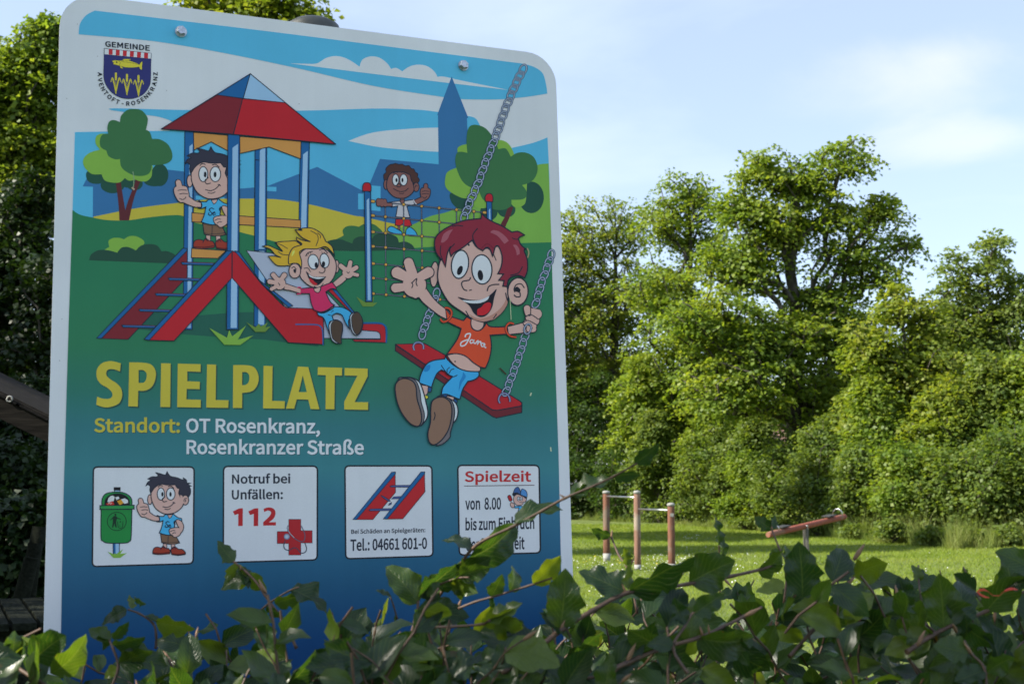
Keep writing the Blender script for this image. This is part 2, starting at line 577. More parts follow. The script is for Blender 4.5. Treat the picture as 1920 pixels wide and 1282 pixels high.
# lettering outlines: advance; contours (thousandths of the type size)
GLYPH = {
 'M': {
  ',': (195, '101,98 135,87 157,57 164,13 151,-52 113,-105 48,-146 26,-92 68,-65 90,-36 96,-11 72,-4 51,14 43,43 51,72 73,91'),
  '-': (243, '220,230 23,230 23,163 220,163'),
  '.': (195, '97,98 125,90 145,70 153,39 145,9 125,-11 97,-18 69,-11 49,9 42,39 49,69 69,90'),
  '0': (389, '195,532 285,501 343,409 363,258 343,106 285,13 195,-19 104,13 46,106 26,258 46,409 104,501;195,462 150,443 118,378 106,258 118,138 150,72 195,53 239,72 271,138 284,258 271,378 239,443'),
  '1': (389, '189,522 249,522 249,62 352,62 352,-9 53,-9 53,62 167,62 167,427 76,427 76,484 124,495 158,507'),
  '4': (389, '223,522 307,522 307,202 376,202 376,132 307,132 307,-9 229,-9 229,132 5,132 5,186;232,434 244,434 205,363 97,202 229,202'),
  '6': (389, '228,532 280,524 322,505 362,471 314,418 285,444 259,456 232,461 172,442 128,379 112,281 129,297 172,320 216,328 296,309 349,251 368,157 346,66 289,4 211,-19 117,11 53,100 30,245 58,410 130,503;205,262 175,256 142,237 111,203 127,119 161,68 211,51 250,64 278,100 288,158 279,214 252,249'),
  '8': (389, '197,530 277,512 329,461 347,386 336,332 308,287 279,258 279,263 319,234 353,188 366,123 344,51 284,0 196,-18 107,0 46,52 23,127 38,193 74,243 117,274 117,268 85,297 58,338 47,391 67,464 121,513;197,464 159,455 134,430 124,391 139,345 179,312 229,290 252,316 269,348 274,382 265,424 239,453;161,239 130,212 107,176 98,133 111,89 146,59 197,48 245,58 275,85 286,125 269,176 223,212'),
  ':': (195, '97,380 125,373 145,352 153,322 145,292 125,271 97,264 69,271 49,292 42,322 49,352 69,373;97,98 125,90 145,70 153,39 145,9 125,-11 97,-18 69,-11 49,9 42,39 49,69 69,90'),
  'A': (426, '-10,-9 170,522 255,522 436,-9 348,-9 299,148 124,148 75,-9;206,452 217,452 146,217 277,217'),
  'B': (460, '62,-9 62,522 223,522 318,510 384,466 408,389 399,336 372,294 333,271 333,279 384,259 423,215 438,150 411,61 339,8 235,-9;214,453 144,453 144,305 211,305 279,314 315,340 326,380 314,422 278,445;224,236 144,236 144,61 224,61 297,71 340,101 355,153 341,199 298,227'),
  'D': (482, '62,-9 62,522 200,522 336,492 421,402 450,258 421,115 337,23 203,-9;192,452 144,452 144,62 192,62 289,86 346,152 365,258 346,365 289,429'),
  'E': (412, '62,-9 62,522 375,522 375,450 144,450 144,307 339,307 339,233 144,233 144,64 383,64 383,-9'),
  'F': (387, '62,-9 62,522 375,522 375,450 144,450 144,294 340,294 340,221 144,221 144,-9'),
  'G': (482, '275,532 342,522 393,497 436,460 390,405 355,434 321,450 279,457 193,433 137,365 116,258 136,150 191,81 279,57 312,60 342,70 362,83 362,203 253,203 253,275 440,275 440,46 395,12 339,-10 272,-18 147,15 62,109 31,256 63,403 150,498'),
  'H': (510, '144,522 62,522 62,-9 144,-9 144,233 366,233 366,-9 449,-9 449,522 366,522 366,307 144,307'),
  'I': (205, '144,522 62,522 62,-9 144,-9'),
  'K': (452, '144,522 62,522 62,-9 144,-9 144,159 222,252 372,-9 465,-9 275,318 444,522 347,522 132,265 144,265'),
  'M': (569, '54,-16 54,530 160,530 284,240 408,530 515,530 515,-16 425,-16 425,320 320,95 250,95 145,320 145,-16'),
  'N': (506, '54,-16 54,530 147,530 355,155 355,530 452,530 452,-16 362,-16 151,365 151,-16'),
  'O': (520, '260,532 379,498 459,404 488,258 459,112 379,16 260,-18 141,16 60,112 31,258 60,404 141,498;260,456 185,433 135,365 116,258 135,150 185,81 260,57 335,81 385,150 403,258 385,365 335,433'),
  'R': (445, '62,-9 62,522 232,522 327,508 395,460 420,370 404,296 361,245 308,221 441,-9 347,-9 222,209 144,209 144,-9;221,452 144,452 144,279 221,279 286,289 324,319 337,370 324,418 286,443'),
  'S': (417, '219,532 280,523 333,500 382,461 338,406 298,436 261,451 219,457 172,448 143,426 133,392 144,356 174,332 286,282 341,251 381,204 397,136 374,58 310,2 213,-18 141,-9 79,19 21,65 71,124 118,85 164,64 213,57 268,67 301,93 312,131 302,169 274,194 158,247 108,274 66,319 48,387 71,462 132,513'),
  'T': (419, '13,522 407,522 407,450 251,450 251,-9 168,-9 168,450 13,450'),
  'U': (505, '60,522 142,522 142,211 158,117 197,70 253,57 310,70 350,117 366,211 366,522 446,522 446,211 421,77 352,3 253,-18 154,3 85,77 60,211'),
  'V': (403, '75,522 -12,522 158,-9 246,-9 415,522 330,522 198,75 208,75'),
  'Z': (422, '51,522 395,522 395,472 131,64 398,64 398,-9 26,-9 26,42 289,450 51,450'),
  'a': (394, '207,399 287,379 333,320 347,235 347,-9 278,-9 272,37 281,37 244,10 200,-10 152,-18 91,-5 48,36 32,99 58,174 139,223 264,248 259,284 238,315 195,328 156,322 119,308 79,284 45,344 94,371 146,391;266,187 176,169 126,140 112,102 120,73 140,57 170,52 202,57 234,73 266,97'),
  'b': (433, '55,566 138,566 136,355 159,371 201,391 246,399 334,374 388,302 406,196 382,81 318,7 232,-18 193,-12 154,6 121,30 129,30 123,-9 55,-9;169,305 138,280 138,89 166,69 196,57 220,54 272,71 308,118 321,196 312,266 282,311 229,327 200,322'),
  'c': (357, '219,399 267,392 305,375 342,347 299,291 270,313 247,323 223,327 165,310 126,263 111,190 126,117 163,70 221,53 251,58 279,71 312,95 350,36 305,5 261,-12 214,-18 119,6 52,78 27,190 54,303 124,374'),
  'd': (434, '296,566 379,566 379,-9 309,-9 304,36 313,36 282,10 240,-10 193,-18 106,6 48,78 28,190 52,301 115,373 201,399 244,393 281,377 299,364 296,411;241,323 214,327 163,310 126,263 112,190 124,115 157,70 209,54 239,59 269,75 296,101 296,292 270,311'),
  'e': (388, '206,399 294,376 349,310 368,212 364,166 111,166 126,109 166,67 226,51 258,54 288,64 324,84 355,26 311,1 268,-13 218,-18 121,7 53,78 27,190 53,301 119,374;208,330 162,317 126,280 111,230 292,230 283,282 254,317'),
  'f': (228, '185,576 233,570 260,560 241,493 205,505 193,506 168,499 153,478 148,440 148,389 228,389 228,319 148,319 148,-9 66,-9 66,319 14,319 14,385 66,389 66,442 78,512 118,559'),
  'g': (395, '191,399 233,394 247,389 387,389 387,322 319,322 324,315 336,286 340,252 321,178 267,128 193,111 151,118 138,123 123,104 121,89 125,72 141,61 178,56 253,56 329,46 378,14 395,-44 369,-115 298,-165 193,-184 108,-172 48,-135 26,-74 34,-38 55,-6 83,17 83,12 67,25 53,48 48,79 55,111 73,138 90,153 90,148 68,172 48,209 41,255 62,331 117,382;192,334 156,324 131,298 121,254 131,211 157,183 192,173 228,183 254,211 264,254 254,298 228,324;285,-19 245,-15 146,-12 133,-10 115,-26 104,-46 101,-64 112,-94 145,-114 202,-122 262,-111 300,-85 313,-54 306,-31'),
  'h': (425, '138,566 55,566 55,-9 138,-9 138,272 169,301 200,319 232,325 268,316 288,287 296,232 296,-9 377,-9 377,242 365,326 323,381 252,399 201,390 158,366 136,347'),
  'i': (193, '138,389 55,389 55,-9 138,-9;97,552 123,546 142,528 149,501 142,474 123,456 97,449 70,456 52,474 45,501 52,528 70,546'),
  'k': (387, '136,566 55,566 55,-9 136,-9 136,97 198,168 305,-9 396,-9 247,226 382,389 287,389 126,189 136,189'),
  'l': (199, '55,566 138,566 138,72 140,59 153,53 167,56 179,-10 148,-17 131,-18 88,-7 63,26 55,75'),
  'm': (648, '474,399 544,381 585,326 598,242 598,-9 516,-9 516,232 509,287 489,316 454,325 428,319 398,301 368,272 368,-9 286,-9 286,232 279,287 258,316 224,325 198,319 168,301 138,272 138,-9 55,-9 55,389 125,389 131,334 121,334 155,365 196,390 243,399 297,390 334,362 350,332 383,362 426,389'),
  'n': (427, '252,399 323,381 365,326 377,242 377,-9 296,-9 296,232 288,287 268,316 232,325 200,319 169,301 138,272 138,-9 55,-9 55,389 125,389 131,334 121,334 157,365 201,390'),
  'o': (424, '212,399 304,374 371,302 397,190 371,78 304,6 212,-18 120,6 53,78 27,190 53,302 120,374;212,327 160,310 125,263 111,190 125,117 160,70 212,54 265,70 300,117 314,190 300,263 265,310'),
  'p': (434, '246,399 334,374 388,302 406,196 382,81 318,7 232,-18 195,-13 157,3 136,17 138,-169 55,-169 55,389 125,389 131,345 122,345 157,371 200,391;169,305 138,280 138,89 166,69 196,57 220,54 272,71 308,118 321,196 312,266 282,311 229,327 201,322'),
  'r': (272, '232,399 264,395 283,387 268,315 225,324 195,316 165,290 138,242 138,-9 55,-9 55,389 125,389 131,320 120,320 149,359 188,389'),
  's': (328, '174,399 222,393 263,377 305,349 263,295 231,316 204,327 175,331 139,324 120,308 114,286 123,262 150,243 245,204 292,166 311,104 294,42 244,-2 164,-18 109,-11 59,8 10,41 51,99 92,70 126,55 166,50 204,57 225,75 231,100 220,127 191,147 97,187 53,224 34,282 51,342 99,384'),
  't': (264, '78,496 148,496 148,389 252,389 252,319 148,319 148,116 153,80 169,59 199,52 225,57 248,65 265,-1 209,-16 183,-18 115,-1 77,47 67,117 67,319 10,319 10,385 71,389'),
  'u': (425, '50,389 132,389 132,148 139,93 159,65 195,55 227,61 258,81 289,114 289,389 370,389 370,-9 300,-9 295,51 305,51 270,16 227,-9 175,-18 104,0 63,54 50,139'),
  'v': (365, '82,389 -4,389 140,-9 228,-9 368,389 286,389 179,61 189,61'),
  'z': (333, '37,389 315,389 315,343 122,61 321,61 321,-9 16,-9 16,37 208,319 37,319'),
  'ß': (450, '217,574 291,558 338,513 354,451 334,383 300,336 283,294 319,246 395,201 437,107 421,43 374,-2 304,-18 260,-13 222,0 181,26 215,87 250,63 275,53 300,50 333,58 352,77 358,102 321,160 246,203 203,285 223,347 256,394 273,445 266,476 248,496 217,504 174,492 147,456 136,391 136,-9 55,-9 55,404 74,493 129,553'),
  'ä': (394, '207,399 287,379 333,320 347,235 347,-9 278,-9 272,37 281,37 244,10 200,-10 152,-18 91,-5 48,36 32,99 58,174 139,223 264,248 259,284 238,315 195,328 156,322 119,308 79,284 45,344 94,371 146,391;266,187 176,169 126,140 112,102 120,73 140,57 170,52 202,57 234,73 266,97;134,546 158,540 176,523 182,499 176,474 158,457 134,451 109,457 92,474 86,499 92,523 109,540;284,546 309,540 326,523 333,499 326,474 309,457 284,451 260,457 242,474 236,499 242,523 260,540'),
 },
 'B': {
  ',': (195, '102,108 141,95 166,61 174,13 160,-56 120,-112 44,-161 14,-88 61,-57 81,-32 83,-22 98,-21 67,-13 42,9 33,43 43,78 68,100'),
  '-': (243, '230,240 13,240 13,153 230,153'),
  '.': (195, '97,108 130,99 154,75 163,39 154,4 130,-20 97,-29 64,-20 40,4 32,39 40,74 64,99'),
  '0': (389, '195,542 292,509 353,413 374,258 353,103 292,5 195,-29 97,5 36,103 16,258 36,413 97,509;195,451 157,435 128,375 116,258 128,141 157,80 195,63 232,80 262,141 274,258 262,375 232,435'),
  '1': (389, '187,532 259,532 259,72 362,72 362,-19 43,-19 43,72 157,72 157,417 66,417 66,492 121,505 154,516'),
  '4': (389, '217,532 317,532 317,212 386,212 386,122 317,122 317,-19 219,-19 219,122 -5,122 -5,189;222,424 250,424 214,358 116,212 219,212'),
  '6': (389, '228,542 283,534 328,513 377,472 314,404 279,436 256,447 233,450 178,434 137,376 127,309 169,329 216,338 301,318 358,256 378,157 355,61 295,-5 210,-29 111,3 44,96 20,245 48,414 124,512;246,240 204,252 178,247 148,229 121,200 136,123 167,76 211,61 244,72 268,104 278,158 270,210'),
  '8': (389, '198,541 282,521 338,466 358,386 345,328 316,281 289,254 289,268 326,241 362,192 376,122 353,45 289,-9 196,-29 103,-9 37,46 13,127 28,197 67,250 107,279 107,264 77,290 49,335 37,391 59,469 116,522;197,454 164,446 143,425 135,392 148,351 184,321 226,302 244,322 259,352 264,382 256,420 233,444;163,227 137,206 116,172 108,134 120,95 150,68 197,58 240,67 266,91 276,125 260,170 218,203'),
  ':': (195, '97,391 131,382 154,357 163,322 154,287 130,262 97,253 64,262 40,287 32,322 40,357 64,382;97,108 130,99 154,75 163,39 154,4 130,-20 97,-29 64,-20 40,4 32,39 40,74 64,99'),
  'A': (426, '-24,-19 163,532 262,532 449,-19 340,-19 291,138 132,138 82,-19;199,442 225,442 160,227 263,227'),
  'B': (460, '52,-19 52,532 224,532 321,519 393,473 419,389 408,333 379,287 343,266 343,286 390,268 433,220 448,150 420,55 343,-1 235,-19;213,443 154,443 154,315 210,315 276,324 306,346 316,380 306,416 275,436;224,226 154,226 154,71 223,71 293,81 332,107 345,153 333,193 295,217'),
  'D': (482, '52,-19 52,532 201,532 341,501 430,406 460,258 431,110 342,14 204,-19;191,442 154,442 154,72 191,72 284,95 336,156 355,258 336,360 284,420'),
  'E': (412, '52,-19 52,532 385,532 385,440 154,440 154,317 349,317 349,223 154,223 154,74 393,74 393,-19'),
  'F': (387, '52,-19 52,532 385,532 385,440 154,440 154,304 350,304 350,211 154,211 154,-19'),
  'G': (482, '275,542 345,531 399,505 450,462 391,391 349,426 318,441 279,446 198,424 146,361 126,258 145,154 196,90 280,67 310,70 338,79 352,88 352,193 243,193 243,285 450,285 450,41 400,3 341,-20 271,-28 142,6 53,105 21,256 54,408 144,507'),
  'H': (510, '154,532 52,532 52,-19 154,-19 154,223 356,223 356,-19 459,-19 459,532 356,532 356,317 154,317'),
  'I': (205, '154,532 52,532 52,-19 154,-19'),
  'K': (452, '154,532 52,532 52,-19 154,-19 154,156 220,234 366,-19 483,-19 287,317 465,532 343,532 128,275 154,275'),
  'M': (569, '54,-16 54,530 160,530 284,240 408,530 515,530 515,-16 425,-16 425,320 320,95 250,95 145,320 145,-16'),
  'N': (506, '54,-16 54,530 147,530 355,155 355,530 452,530 452,-16 362,-16 151,365 151,-16'),
  'O': (520, '260,542 385,507 468,409 498,258 468,107 385,7 260,-29 135,7 51,107 21,258 51,409 135,507;260,446 191,424 144,361 126,258 144,154 191,90 260,68 329,90 375,154 393,258 375,361 329,424'),
  'R': (445, '52,-19 52,532 232,532 331,518 404,466 430,370 413,292 367,236 322,216 458,-19 341,-19 217,199 154,199 154,-19;220,442 154,442 154,289 220,289 281,299 315,325 326,370 315,412 282,434'),
  'S': (417, '219,542 283,533 338,509 397,462 339,392 293,427 259,441 220,446 176,439 152,420 143,392 153,362 179,340 290,291 348,259 391,209 407,136 383,52 314,-7 214,-28 139,-18 74,10 6,64 70,138 123,94 167,74 213,67 264,76 292,98 302,131 293,163 269,185 153,238 102,266 57,314 38,387 62,468 127,522'),
  'T': (419, '3,532 417,532 417,440 261,440 261,-19 158,-19 158,440 3,440'),
  'U': (505, '50,532 152,532 152,212 167,121 202,79 253,67 304,79 340,122 356,212 356,532 456,532 456,210 430,72 357,-6 253,-29 149,-6 75,72 50,210'),
  'V': (403, '83,532 -25,532 151,-19 253,-19 429,532 323,532 190,85 216,85'),
  'Z': (422, '41,532 405,532 405,469 150,74 408,74 408,-19 16,-19 16,45 271,440 41,440'),
  'a': (394, '208,409 293,387 343,324 357,235 357,-19 269,-19 263,27 284,27 249,1 203,-20 151,-28 86,-14 39,30 22,100 50,181 135,232 253,256 250,281 232,307 195,317 158,312 123,299 75,270 32,348 90,380 143,401;256,175 180,160 134,133 123,102 129,79 144,67 170,62 199,67 229,81 256,102'),
  'b': (433, '45,576 148,576 147,375 198,401 247,410 340,382 398,306 416,196 391,76 324,-1 233,-29 190,-22 149,-3 118,20 138,20 132,-19 45,-19;174,297 148,275 148,94 171,78 198,67 220,64 266,79 298,122 311,196 302,263 276,302 229,317 204,312'),
  'c': (357, '218,409 269,402 310,384 357,349 301,277 265,304 244,314 223,317 171,301 136,258 122,190 135,121 169,79 221,64 248,68 274,79 315,109 364,33 309,-4 264,-22 213,-28 113,-3 43,73 17,190 45,308 118,383'),
  'd': (434, '286,576 389,576 389,-19 300,-19 295,26 316,26 287,2 244,-20 193,-29 100,-2 39,74 18,190 43,305 110,382 200,409 247,403 288,385;286,287 265,303 239,314 215,317 169,301 136,259 122,190 133,119 163,78 209,64 236,69 263,83 286,105'),
  'e': (388, '206,410 300,385 359,314 378,213 372,156 124,156 135,114 172,75 227,61 256,64 284,73 329,98 369,22 315,-8 270,-23 217,-28 116,-2 44,73 17,190 44,306 113,382;208,319 167,308 135,275 124,240 280,240 273,277 248,309'),
  'f': (228, '184,586 235,579 273,567 248,479 203,495 194,496 174,490 163,474 158,439 158,399 238,399 238,309 158,309 158,-19 56,-19 56,309 4,309 4,395 56,398 56,443 69,516 113,568'),
  'g': (395, '190,409 236,404 249,399 397,399 397,312 339,312 333,320 346,289 351,252 329,172 272,119 193,101 140,111 133,100 131,89 134,79 145,71 179,66 254,66 333,56 387,20 405,-44 377,-121 302,-175 193,-194 104,-181 40,-141 16,-75 24,-34 47,1 73,22 73,7 59,18 44,45 38,79 46,115 65,144 80,158 80,144 60,166 39,206 30,255 53,337 112,391;192,324 161,316 140,293 131,254 140,215 162,192 192,184 222,192 245,215 254,254 245,293 223,315;281,-29 244,-25 136,-20 123,-33 114,-49 111,-63 120,-87 149,-104 201,-112 258,-102 292,-79 302,-53 297,-38'),
  'h': (425, '148,576 45,576 45,-19 148,-19 148,268 175,293 203,309 232,315 262,307 279,283 286,231 286,-19 387,-19 387,242 374,330 329,390 253,410 198,399 147,370'),
  'i': (193, '148,399 45,399 45,-19 148,-19;97,562 128,555 151,533 159,502 151,469 129,447 97,439 65,447 43,469 35,501 43,533 65,555'),
  'k': (387, '146,576 45,576 45,-19 146,-19 146,93 196,151 300,-19 414,-19 259,225 403,399 282,399 121,199 146,199'),
  'l': (199, '45,576 148,576 149,63 175,67 191,-17 149,-27 130,-28 82,-16 53,22 45,74'),
  'm': (648, '475,410 550,390 594,330 608,242 608,-19 506,-19 506,231 499,283 483,307 454,315 432,310 404,293 378,268 378,-19 276,-19 276,231 269,283 252,307 224,315 201,310 174,293 148,268 148,-19 45,-19 45,399 134,399 140,344 117,344 149,373 193,399 243,409 301,399 342,369 353,348 376,370 422,399'),
  'n': (427, '253,410 329,390 374,330 387,242 387,-19 286,-19 286,231 279,283 262,307 232,315 203,309 175,293 148,268 148,-19 45,-19 45,399 134,399 140,344 117,344 151,374 197,399'),
  'o': (424, '212,410 309,383 380,307 407,190 380,73 309,-2 212,-29 115,-2 44,73 17,190 44,307 115,383;212,316 166,301 134,259 122,190 134,121 166,79 212,64 259,79 291,121 304,190 291,259 259,301'),
  'p': (434, '247,410 340,382 398,306 416,196 391,76 324,-1 233,-29 192,-23 147,-2 148,-179 45,-179 45,399 133,399 140,355 118,355 152,379 197,401;175,297 148,275 148,94 171,78 198,67 220,64 266,79 298,122 311,196 302,263 276,302 229,317 204,312'),
  'r': (272, '231,409 267,405 295,393 275,302 226,314 200,307 173,284 148,239 148,-19 45,-19 45,399 134,399 141,330 115,330 141,366 184,398'),
  's': (328, '174,409 224,403 268,385 320,351 266,281 226,307 201,317 176,321 144,315 129,302 124,286 132,268 155,252 251,212 301,172 322,104 303,36 248,-11 165,-28 106,-21 54,-1 -5,39 49,112 97,79 129,65 165,60 199,66 216,81 221,99 212,120 186,139 92,179 44,218 24,282 42,348 95,393'),
  't': (264, '68,506 158,506 158,399 262,399 262,309 158,309 158,117 163,84 174,68 200,62 222,66 255,78 277,-8 210,-26 182,-28 109,-10 68,43 57,116 57,309 0,309 0,395 61,398'),
  'u': (425, '40,399 142,399 142,148 149,97 165,73 195,66 224,71 251,89 279,118 279,399 380,399 380,-19 291,-19 286,41 309,41 276,8 230,-19 175,-29 99,-9 53,50 40,138'),
  'v': (365, '89,399 -18,399 133,-19 235,-19 383,399 279,399 172,71 196,71'),
  'z': (333, '27,399 325,399 325,340 141,71 331,71 331,-19 6,-19 6,40 189,309 27,309'),
  'ß': (450, '217,585 296,567 347,518 364,451 343,379 308,331 295,296 326,253 403,208 448,108 430,38 379,-11 304,-28 258,-23 217,-9 167,23 211,102 254,72 277,63 299,60 328,67 343,82 347,100 314,153 239,196 192,284 214,352 247,398 263,446 257,471 242,487 217,494 180,483 156,452 146,390 146,-19 45,-19 45,405 65,498 124,562'),
  'ä': (394, '208,409 293,387 343,324 357,235 357,-19 269,-19 263,27 284,27 249,1 203,-20 151,-28 86,-14 39,30 22,100 50,181 135,232 253,256 250,281 232,307 195,317 158,312 123,299 75,270 32,348 90,380 143,401;256,175 180,160 134,133 123,102 129,79 144,67 170,62 199,67 229,81 256,102;134,557 164,549 185,528 193,499 185,469 164,448 134,440 104,448 83,469 76,499 83,528 104,549;284,557 314,549 335,528 343,499 335,469 314,448 284,440 254,448 233,469 225,499 233,528 254,549'),
 },
}
# ------------------------------------------------------------------ panel, post, bolts
WHITE = (170, 186, 209); TXTW = (176, 193, 215)
SKYB = (70, 156, 208); TOWN = (44, 98, 156); FIELD = (160, 158, 62); HILL = (100, 152, 72)
LGREEN = (105, 153, 68); MGREEN = (48, 98, 66); DGREEN = (28, 70, 62); TRUNK = (76, 36, 44)
POLEL = (122, 164, 212); POLED = (24, 84, 148); RED = (150, 30, 42); DRED = (102, 32, 44); TAN = (166, 126, 72)

def panel_outline():
    tl = (113.5, -15); tr = (1041.0, 104.6); br = (1083.5, 1345); bl = (77.2, 1345)
    c = [Vector(P(*p)) for p in (bl, br, tr, tl)]
    r = 0.046; out = []
    for i in range(4):
        p = c[i]; a = (c[i - 1] - p).normalized(); b = (c[(i + 1) % 4] - p).normalized()
        s = p + a * r; e = p + b * r; ctr = p + a * r + b * r
        for k in range(9):
            t = k / 8
            q = ctr - b * r * math.cos(t * math.pi / 2) - a * r * math.sin(t * math.pi / 2)
            out.append(q)
    return out, c
pout, pcor = panel_outline()
bm = bmesh.new()
fr_ = [bm.verts.new((p.x, p.y, 0)) for p in pout]; bk_ = [bm.verts.new((p.x, p.y, -0.003)) for p in pout]
bm.faces.new(fr_); bm.faces.new(list(reversed(bk_)))
for i in range(len(fr_)):
    j = (i + 1) % len(fr_); bm.faces.new((fr_[i], bk_[i], bk_[j], fr_[j]))
m, nt, b = new_mat('white_panel')
dirt(nt, ink_albedo(WHITE), b.inputs['Base Color'], 0.07)
b.inputs['Roughness'].default_value = 0.3; b.inputs['Specular IOR Level'].default_value = 0.35
link('panel', bm_mesh('panel', bm, m), sign)

galv = simple_mat('galvanised_steel', (0.30, 0.31, 0.32), (0.48, 0.49, 0.50), 60, rough=0.45, metallic=0.85, bump=0.1, bdist=0.001)
zinc = simple_mat('zinc_bolt', (0.42, 0.44, 0.47), (0.62, 0.64, 0.67), 300, rough=0.35, metallic=0.9, bump=0.15, bdist=0.0004)
# hexagon bolts with washers
for (px, py) in ((339, 60.5), (868, 124)):
    u, v = P(px, py)
    bm = bmesh.new()
    def disc(r0, r1, z0, z1, n, rot=0):
        A = [bm.verts.new((u + r0 * math.cos(rot + 2 * math.pi * k / n), v + r0 * math.sin(rot + 2 * math.pi * k / n), z0)) for k in range(n)]
        B = [bm.verts.new((u + r1 * math.cos(rot + 2 * math.pi * k / n), v + r1 * math.sin(rot + 2 * math.pi * k / n), z1)) for k in range(n)]
        for k in range(n): bm.faces.new((A[k], A[(k + 1) % n], B[(k + 1) % n], B[k]))
        bm.faces.new(B)
    disc(0.0078, 0.0078, 0.0012, 0.0024, 20)
    disc(0.0068, 0.0068, 0.0022, 0.0066, 6, 0.3); disc(0.0068, 0.0054, 0.0066, 0.0076, 6, 0.3)
    link('bolt', bm_mesh('bolt', bm, zinc), sign)
# round steel post behind the panel with a domed cap, and two cross rails
pu, pv = P(611, 62)
for _k in range(60):
    _q = CAMM.inverted() @ (BM @ Vector((pu, pv + 0.0215, -0.075)))
    if 641 - _q.y / -_q.z * 2420 <= 38.5: break
    pv += 0.001
bm = bmesh.new()
tube(bm, [(pu, pv - 2.35, -0.075), (pu, pv + 0.004, -0.075)], 0.038, 20)
link('post', bm_mesh('post', bm, galv), sign)
bm = bmesh.new()
prof = [(0.0405, -0.03), (0.0405, 0.0), (0.038, 0.007), (0.029, 0.013), (0.015, 0.0165), (0.003, 0.0175)]
rings = []
for (r_, z_) in prof:
    rings.append([bm.verts.new((pu + r_ * math.cos(2 * math.pi * k / 24), pv + 0.004 + z_, -0.075 + r_ * math.sin(2 * math.pi * k / 24))) for k in range(24)])
for a_, b_ in zip(rings, rings[1:]):
    for k in range(24):
        f = bm.faces.new((a_[k], a_[(k + 1) % 24], b_[(k + 1) % 24], b_[k])); f.smooth = True
bm.faces.new(rings[-1])
capm = simple_mat('grey_plastic_cap', (0.05, 0.055, 0.05), (0.075, 0.08, 0.072), 40, rough=0.55)
link('post_cap', bm_mesh('post_cap', bm, capm), sign)
for py_ in (95, 1180):
    u, v = P(600, py_)
    bm = bmesh.new(); box(bm, (u, v, -0.020), (0.50, 0.035, 0.030))
    link('cross_rail', bm_mesh('cross_rail', bm, galv, bevel=0.002), sign)

# ------------------------------------------------------------------ printed background
part('printed_background')
shape('X', SKYB, '147.5,65! 150,45 162,29 178,20.5! 500,59 760,92 978,119.5! 1001,126 1018,139 1025,165! 1026,176! 995,181 969,184 929,187 864,186.3 829,182 700,161.6 560,129 420,100 297,79 203,69.5!')
shape('N', WHITE, '-60,424! 40,427 120,425 180,390 240,376 300,385 360,415 405,447! 425,400 480,378 540,388 590,425 615,462! 650,455 690,478! 740,445 800,433 860,445 905,480 925,515! 970,513 1100,542 1400,602! 1000,555 500,495 0,432')
shape('X', SKYB, '209,207! 217,203.5 357,206.8 556,208 700,204 780,206 819,210 878,218 892,223 898,232! 930,283 962,277 1000,268 1026.5,258! 1030,330! 1031,420! 800,440! 137,420! 136,394! 140.5,248! 200,247 317,245.5! 329,236 321,227.4 299.6,220 274.6,216 232,210.4')
shape('X', WHITE, '653,264.6! 700,248.7 770,241.7 819,239.8 860,240! 880,262! 850,285! 822,285 747,280 700,274.4')
shape('X', TOWN, '165,330! 155,349.7! 174.3,350.4! 174,410! 600,430! 700,450! 860,430! 890,330! 876,240! 875.5,222! 878,221.8! 846.7,144! 819.6,216! 821,216! 822.3,308.4! 712.3,298.3! 690,352! 681,358.6! 594.5,313.2! 499,350! 448,354! 346,322! 314.6,318.5! 230,316!')
shape('F', SKYB, '187,280! 262,288! 262,480! 185,473! 185,468! 88,465! 88,344! 130,345! 130,326! 187,326!')
shape('B', SKYB, '780,820! 848,822! 848,852! 785,848!')
shape('B', SKYB, '310,880! 500,890! 500,905! 310,905!')
shape('X', FIELD, '175,406.5! 262,389.6 343,379.6 390,374 448.5,372.7 518.7,374 583,384 660,403.6 681,407 746.7,421.4 776,424! 745,474! 175,450!')
shape('X', HILL, '742,428! 774,421 805,406 843,396 900,370 960,325 1007,309.5 1028.3,307! 1034,460! 781,468! 700,470!')
ground = gradient_ink()
shape('X', None, '136,394! 150,402.8 172.4,407.8 200,412.8 239.7,413.3 274.6,408.3 319.6,403.8 343,405.3 366,418 424.8,426 449,435 476,442 499,448.7 530,456 580,463 626,470 700,470 781,464.8 860,460 975,456 1033.3,454.5! 1038,600 1047,850! 1052,1073! 1061,1322! 110,1322! 114.7,1170! 118.5,960 123.6,780 129,600! 132.4,500!', mat=ground)
# shade patches drawn under the play equipment
shape('E', (30, 82, 76), '520,1005! 700,820 1000,870 1200,850 1500,825 1700,812 1850,812 2200,830 2560,900 2560,1200! 1950,1120! 1500,1095 1050,1060 700,1020')

part('printed_tree', 'printed tree with a forked trunk at the left of the print')
shape('Q', DGREEN, ell(800, 595, 64, 84)); shape('Q', DGREEN, '245,600 255,570 300,560 380,600 360,655 300,660 260,640')
shape('Q', DGREEN, ell(445, 670, 90, 62)); shape('Q', DGREEN, ell(610, 660, 62, 50)); shape('Q', DGREEN, ell(560, 640, 60, 50)); shape('Q', DGREEN, ell(760, 640, 80, 40))
shape('Q', TRUNK, '468,640! 505,640! 520,740 540,860! 565,780 600,690 620,630! 660,630! 630,700 600,790 568,936! 497,936! 488,800')
shape('Q', LGREEN, '222,500 235,460 280,425 350,405! 318,360 320,310 350,287 400,285! 480,440! 600,500! 735,520 742,560 735,610 700,642 650,642 620,630! 570,638 537,618! 500,650 440,652 385,635 362,590! 290,588 240,545')
shape('Q', MGREEN, '500,198! 510,150 555,108 610,100 665,112 705,160 708,200 695,255! 725,275 742,325! 800,328 860,365 892,430 885,485 830,515 740,522! 733,560 710,590 660,603 600,597 540,565 508,530 500,475! 465,478 415,455 398,412! 355,385 350,330 370,292 412,285! 405,240 420,195 455,183')
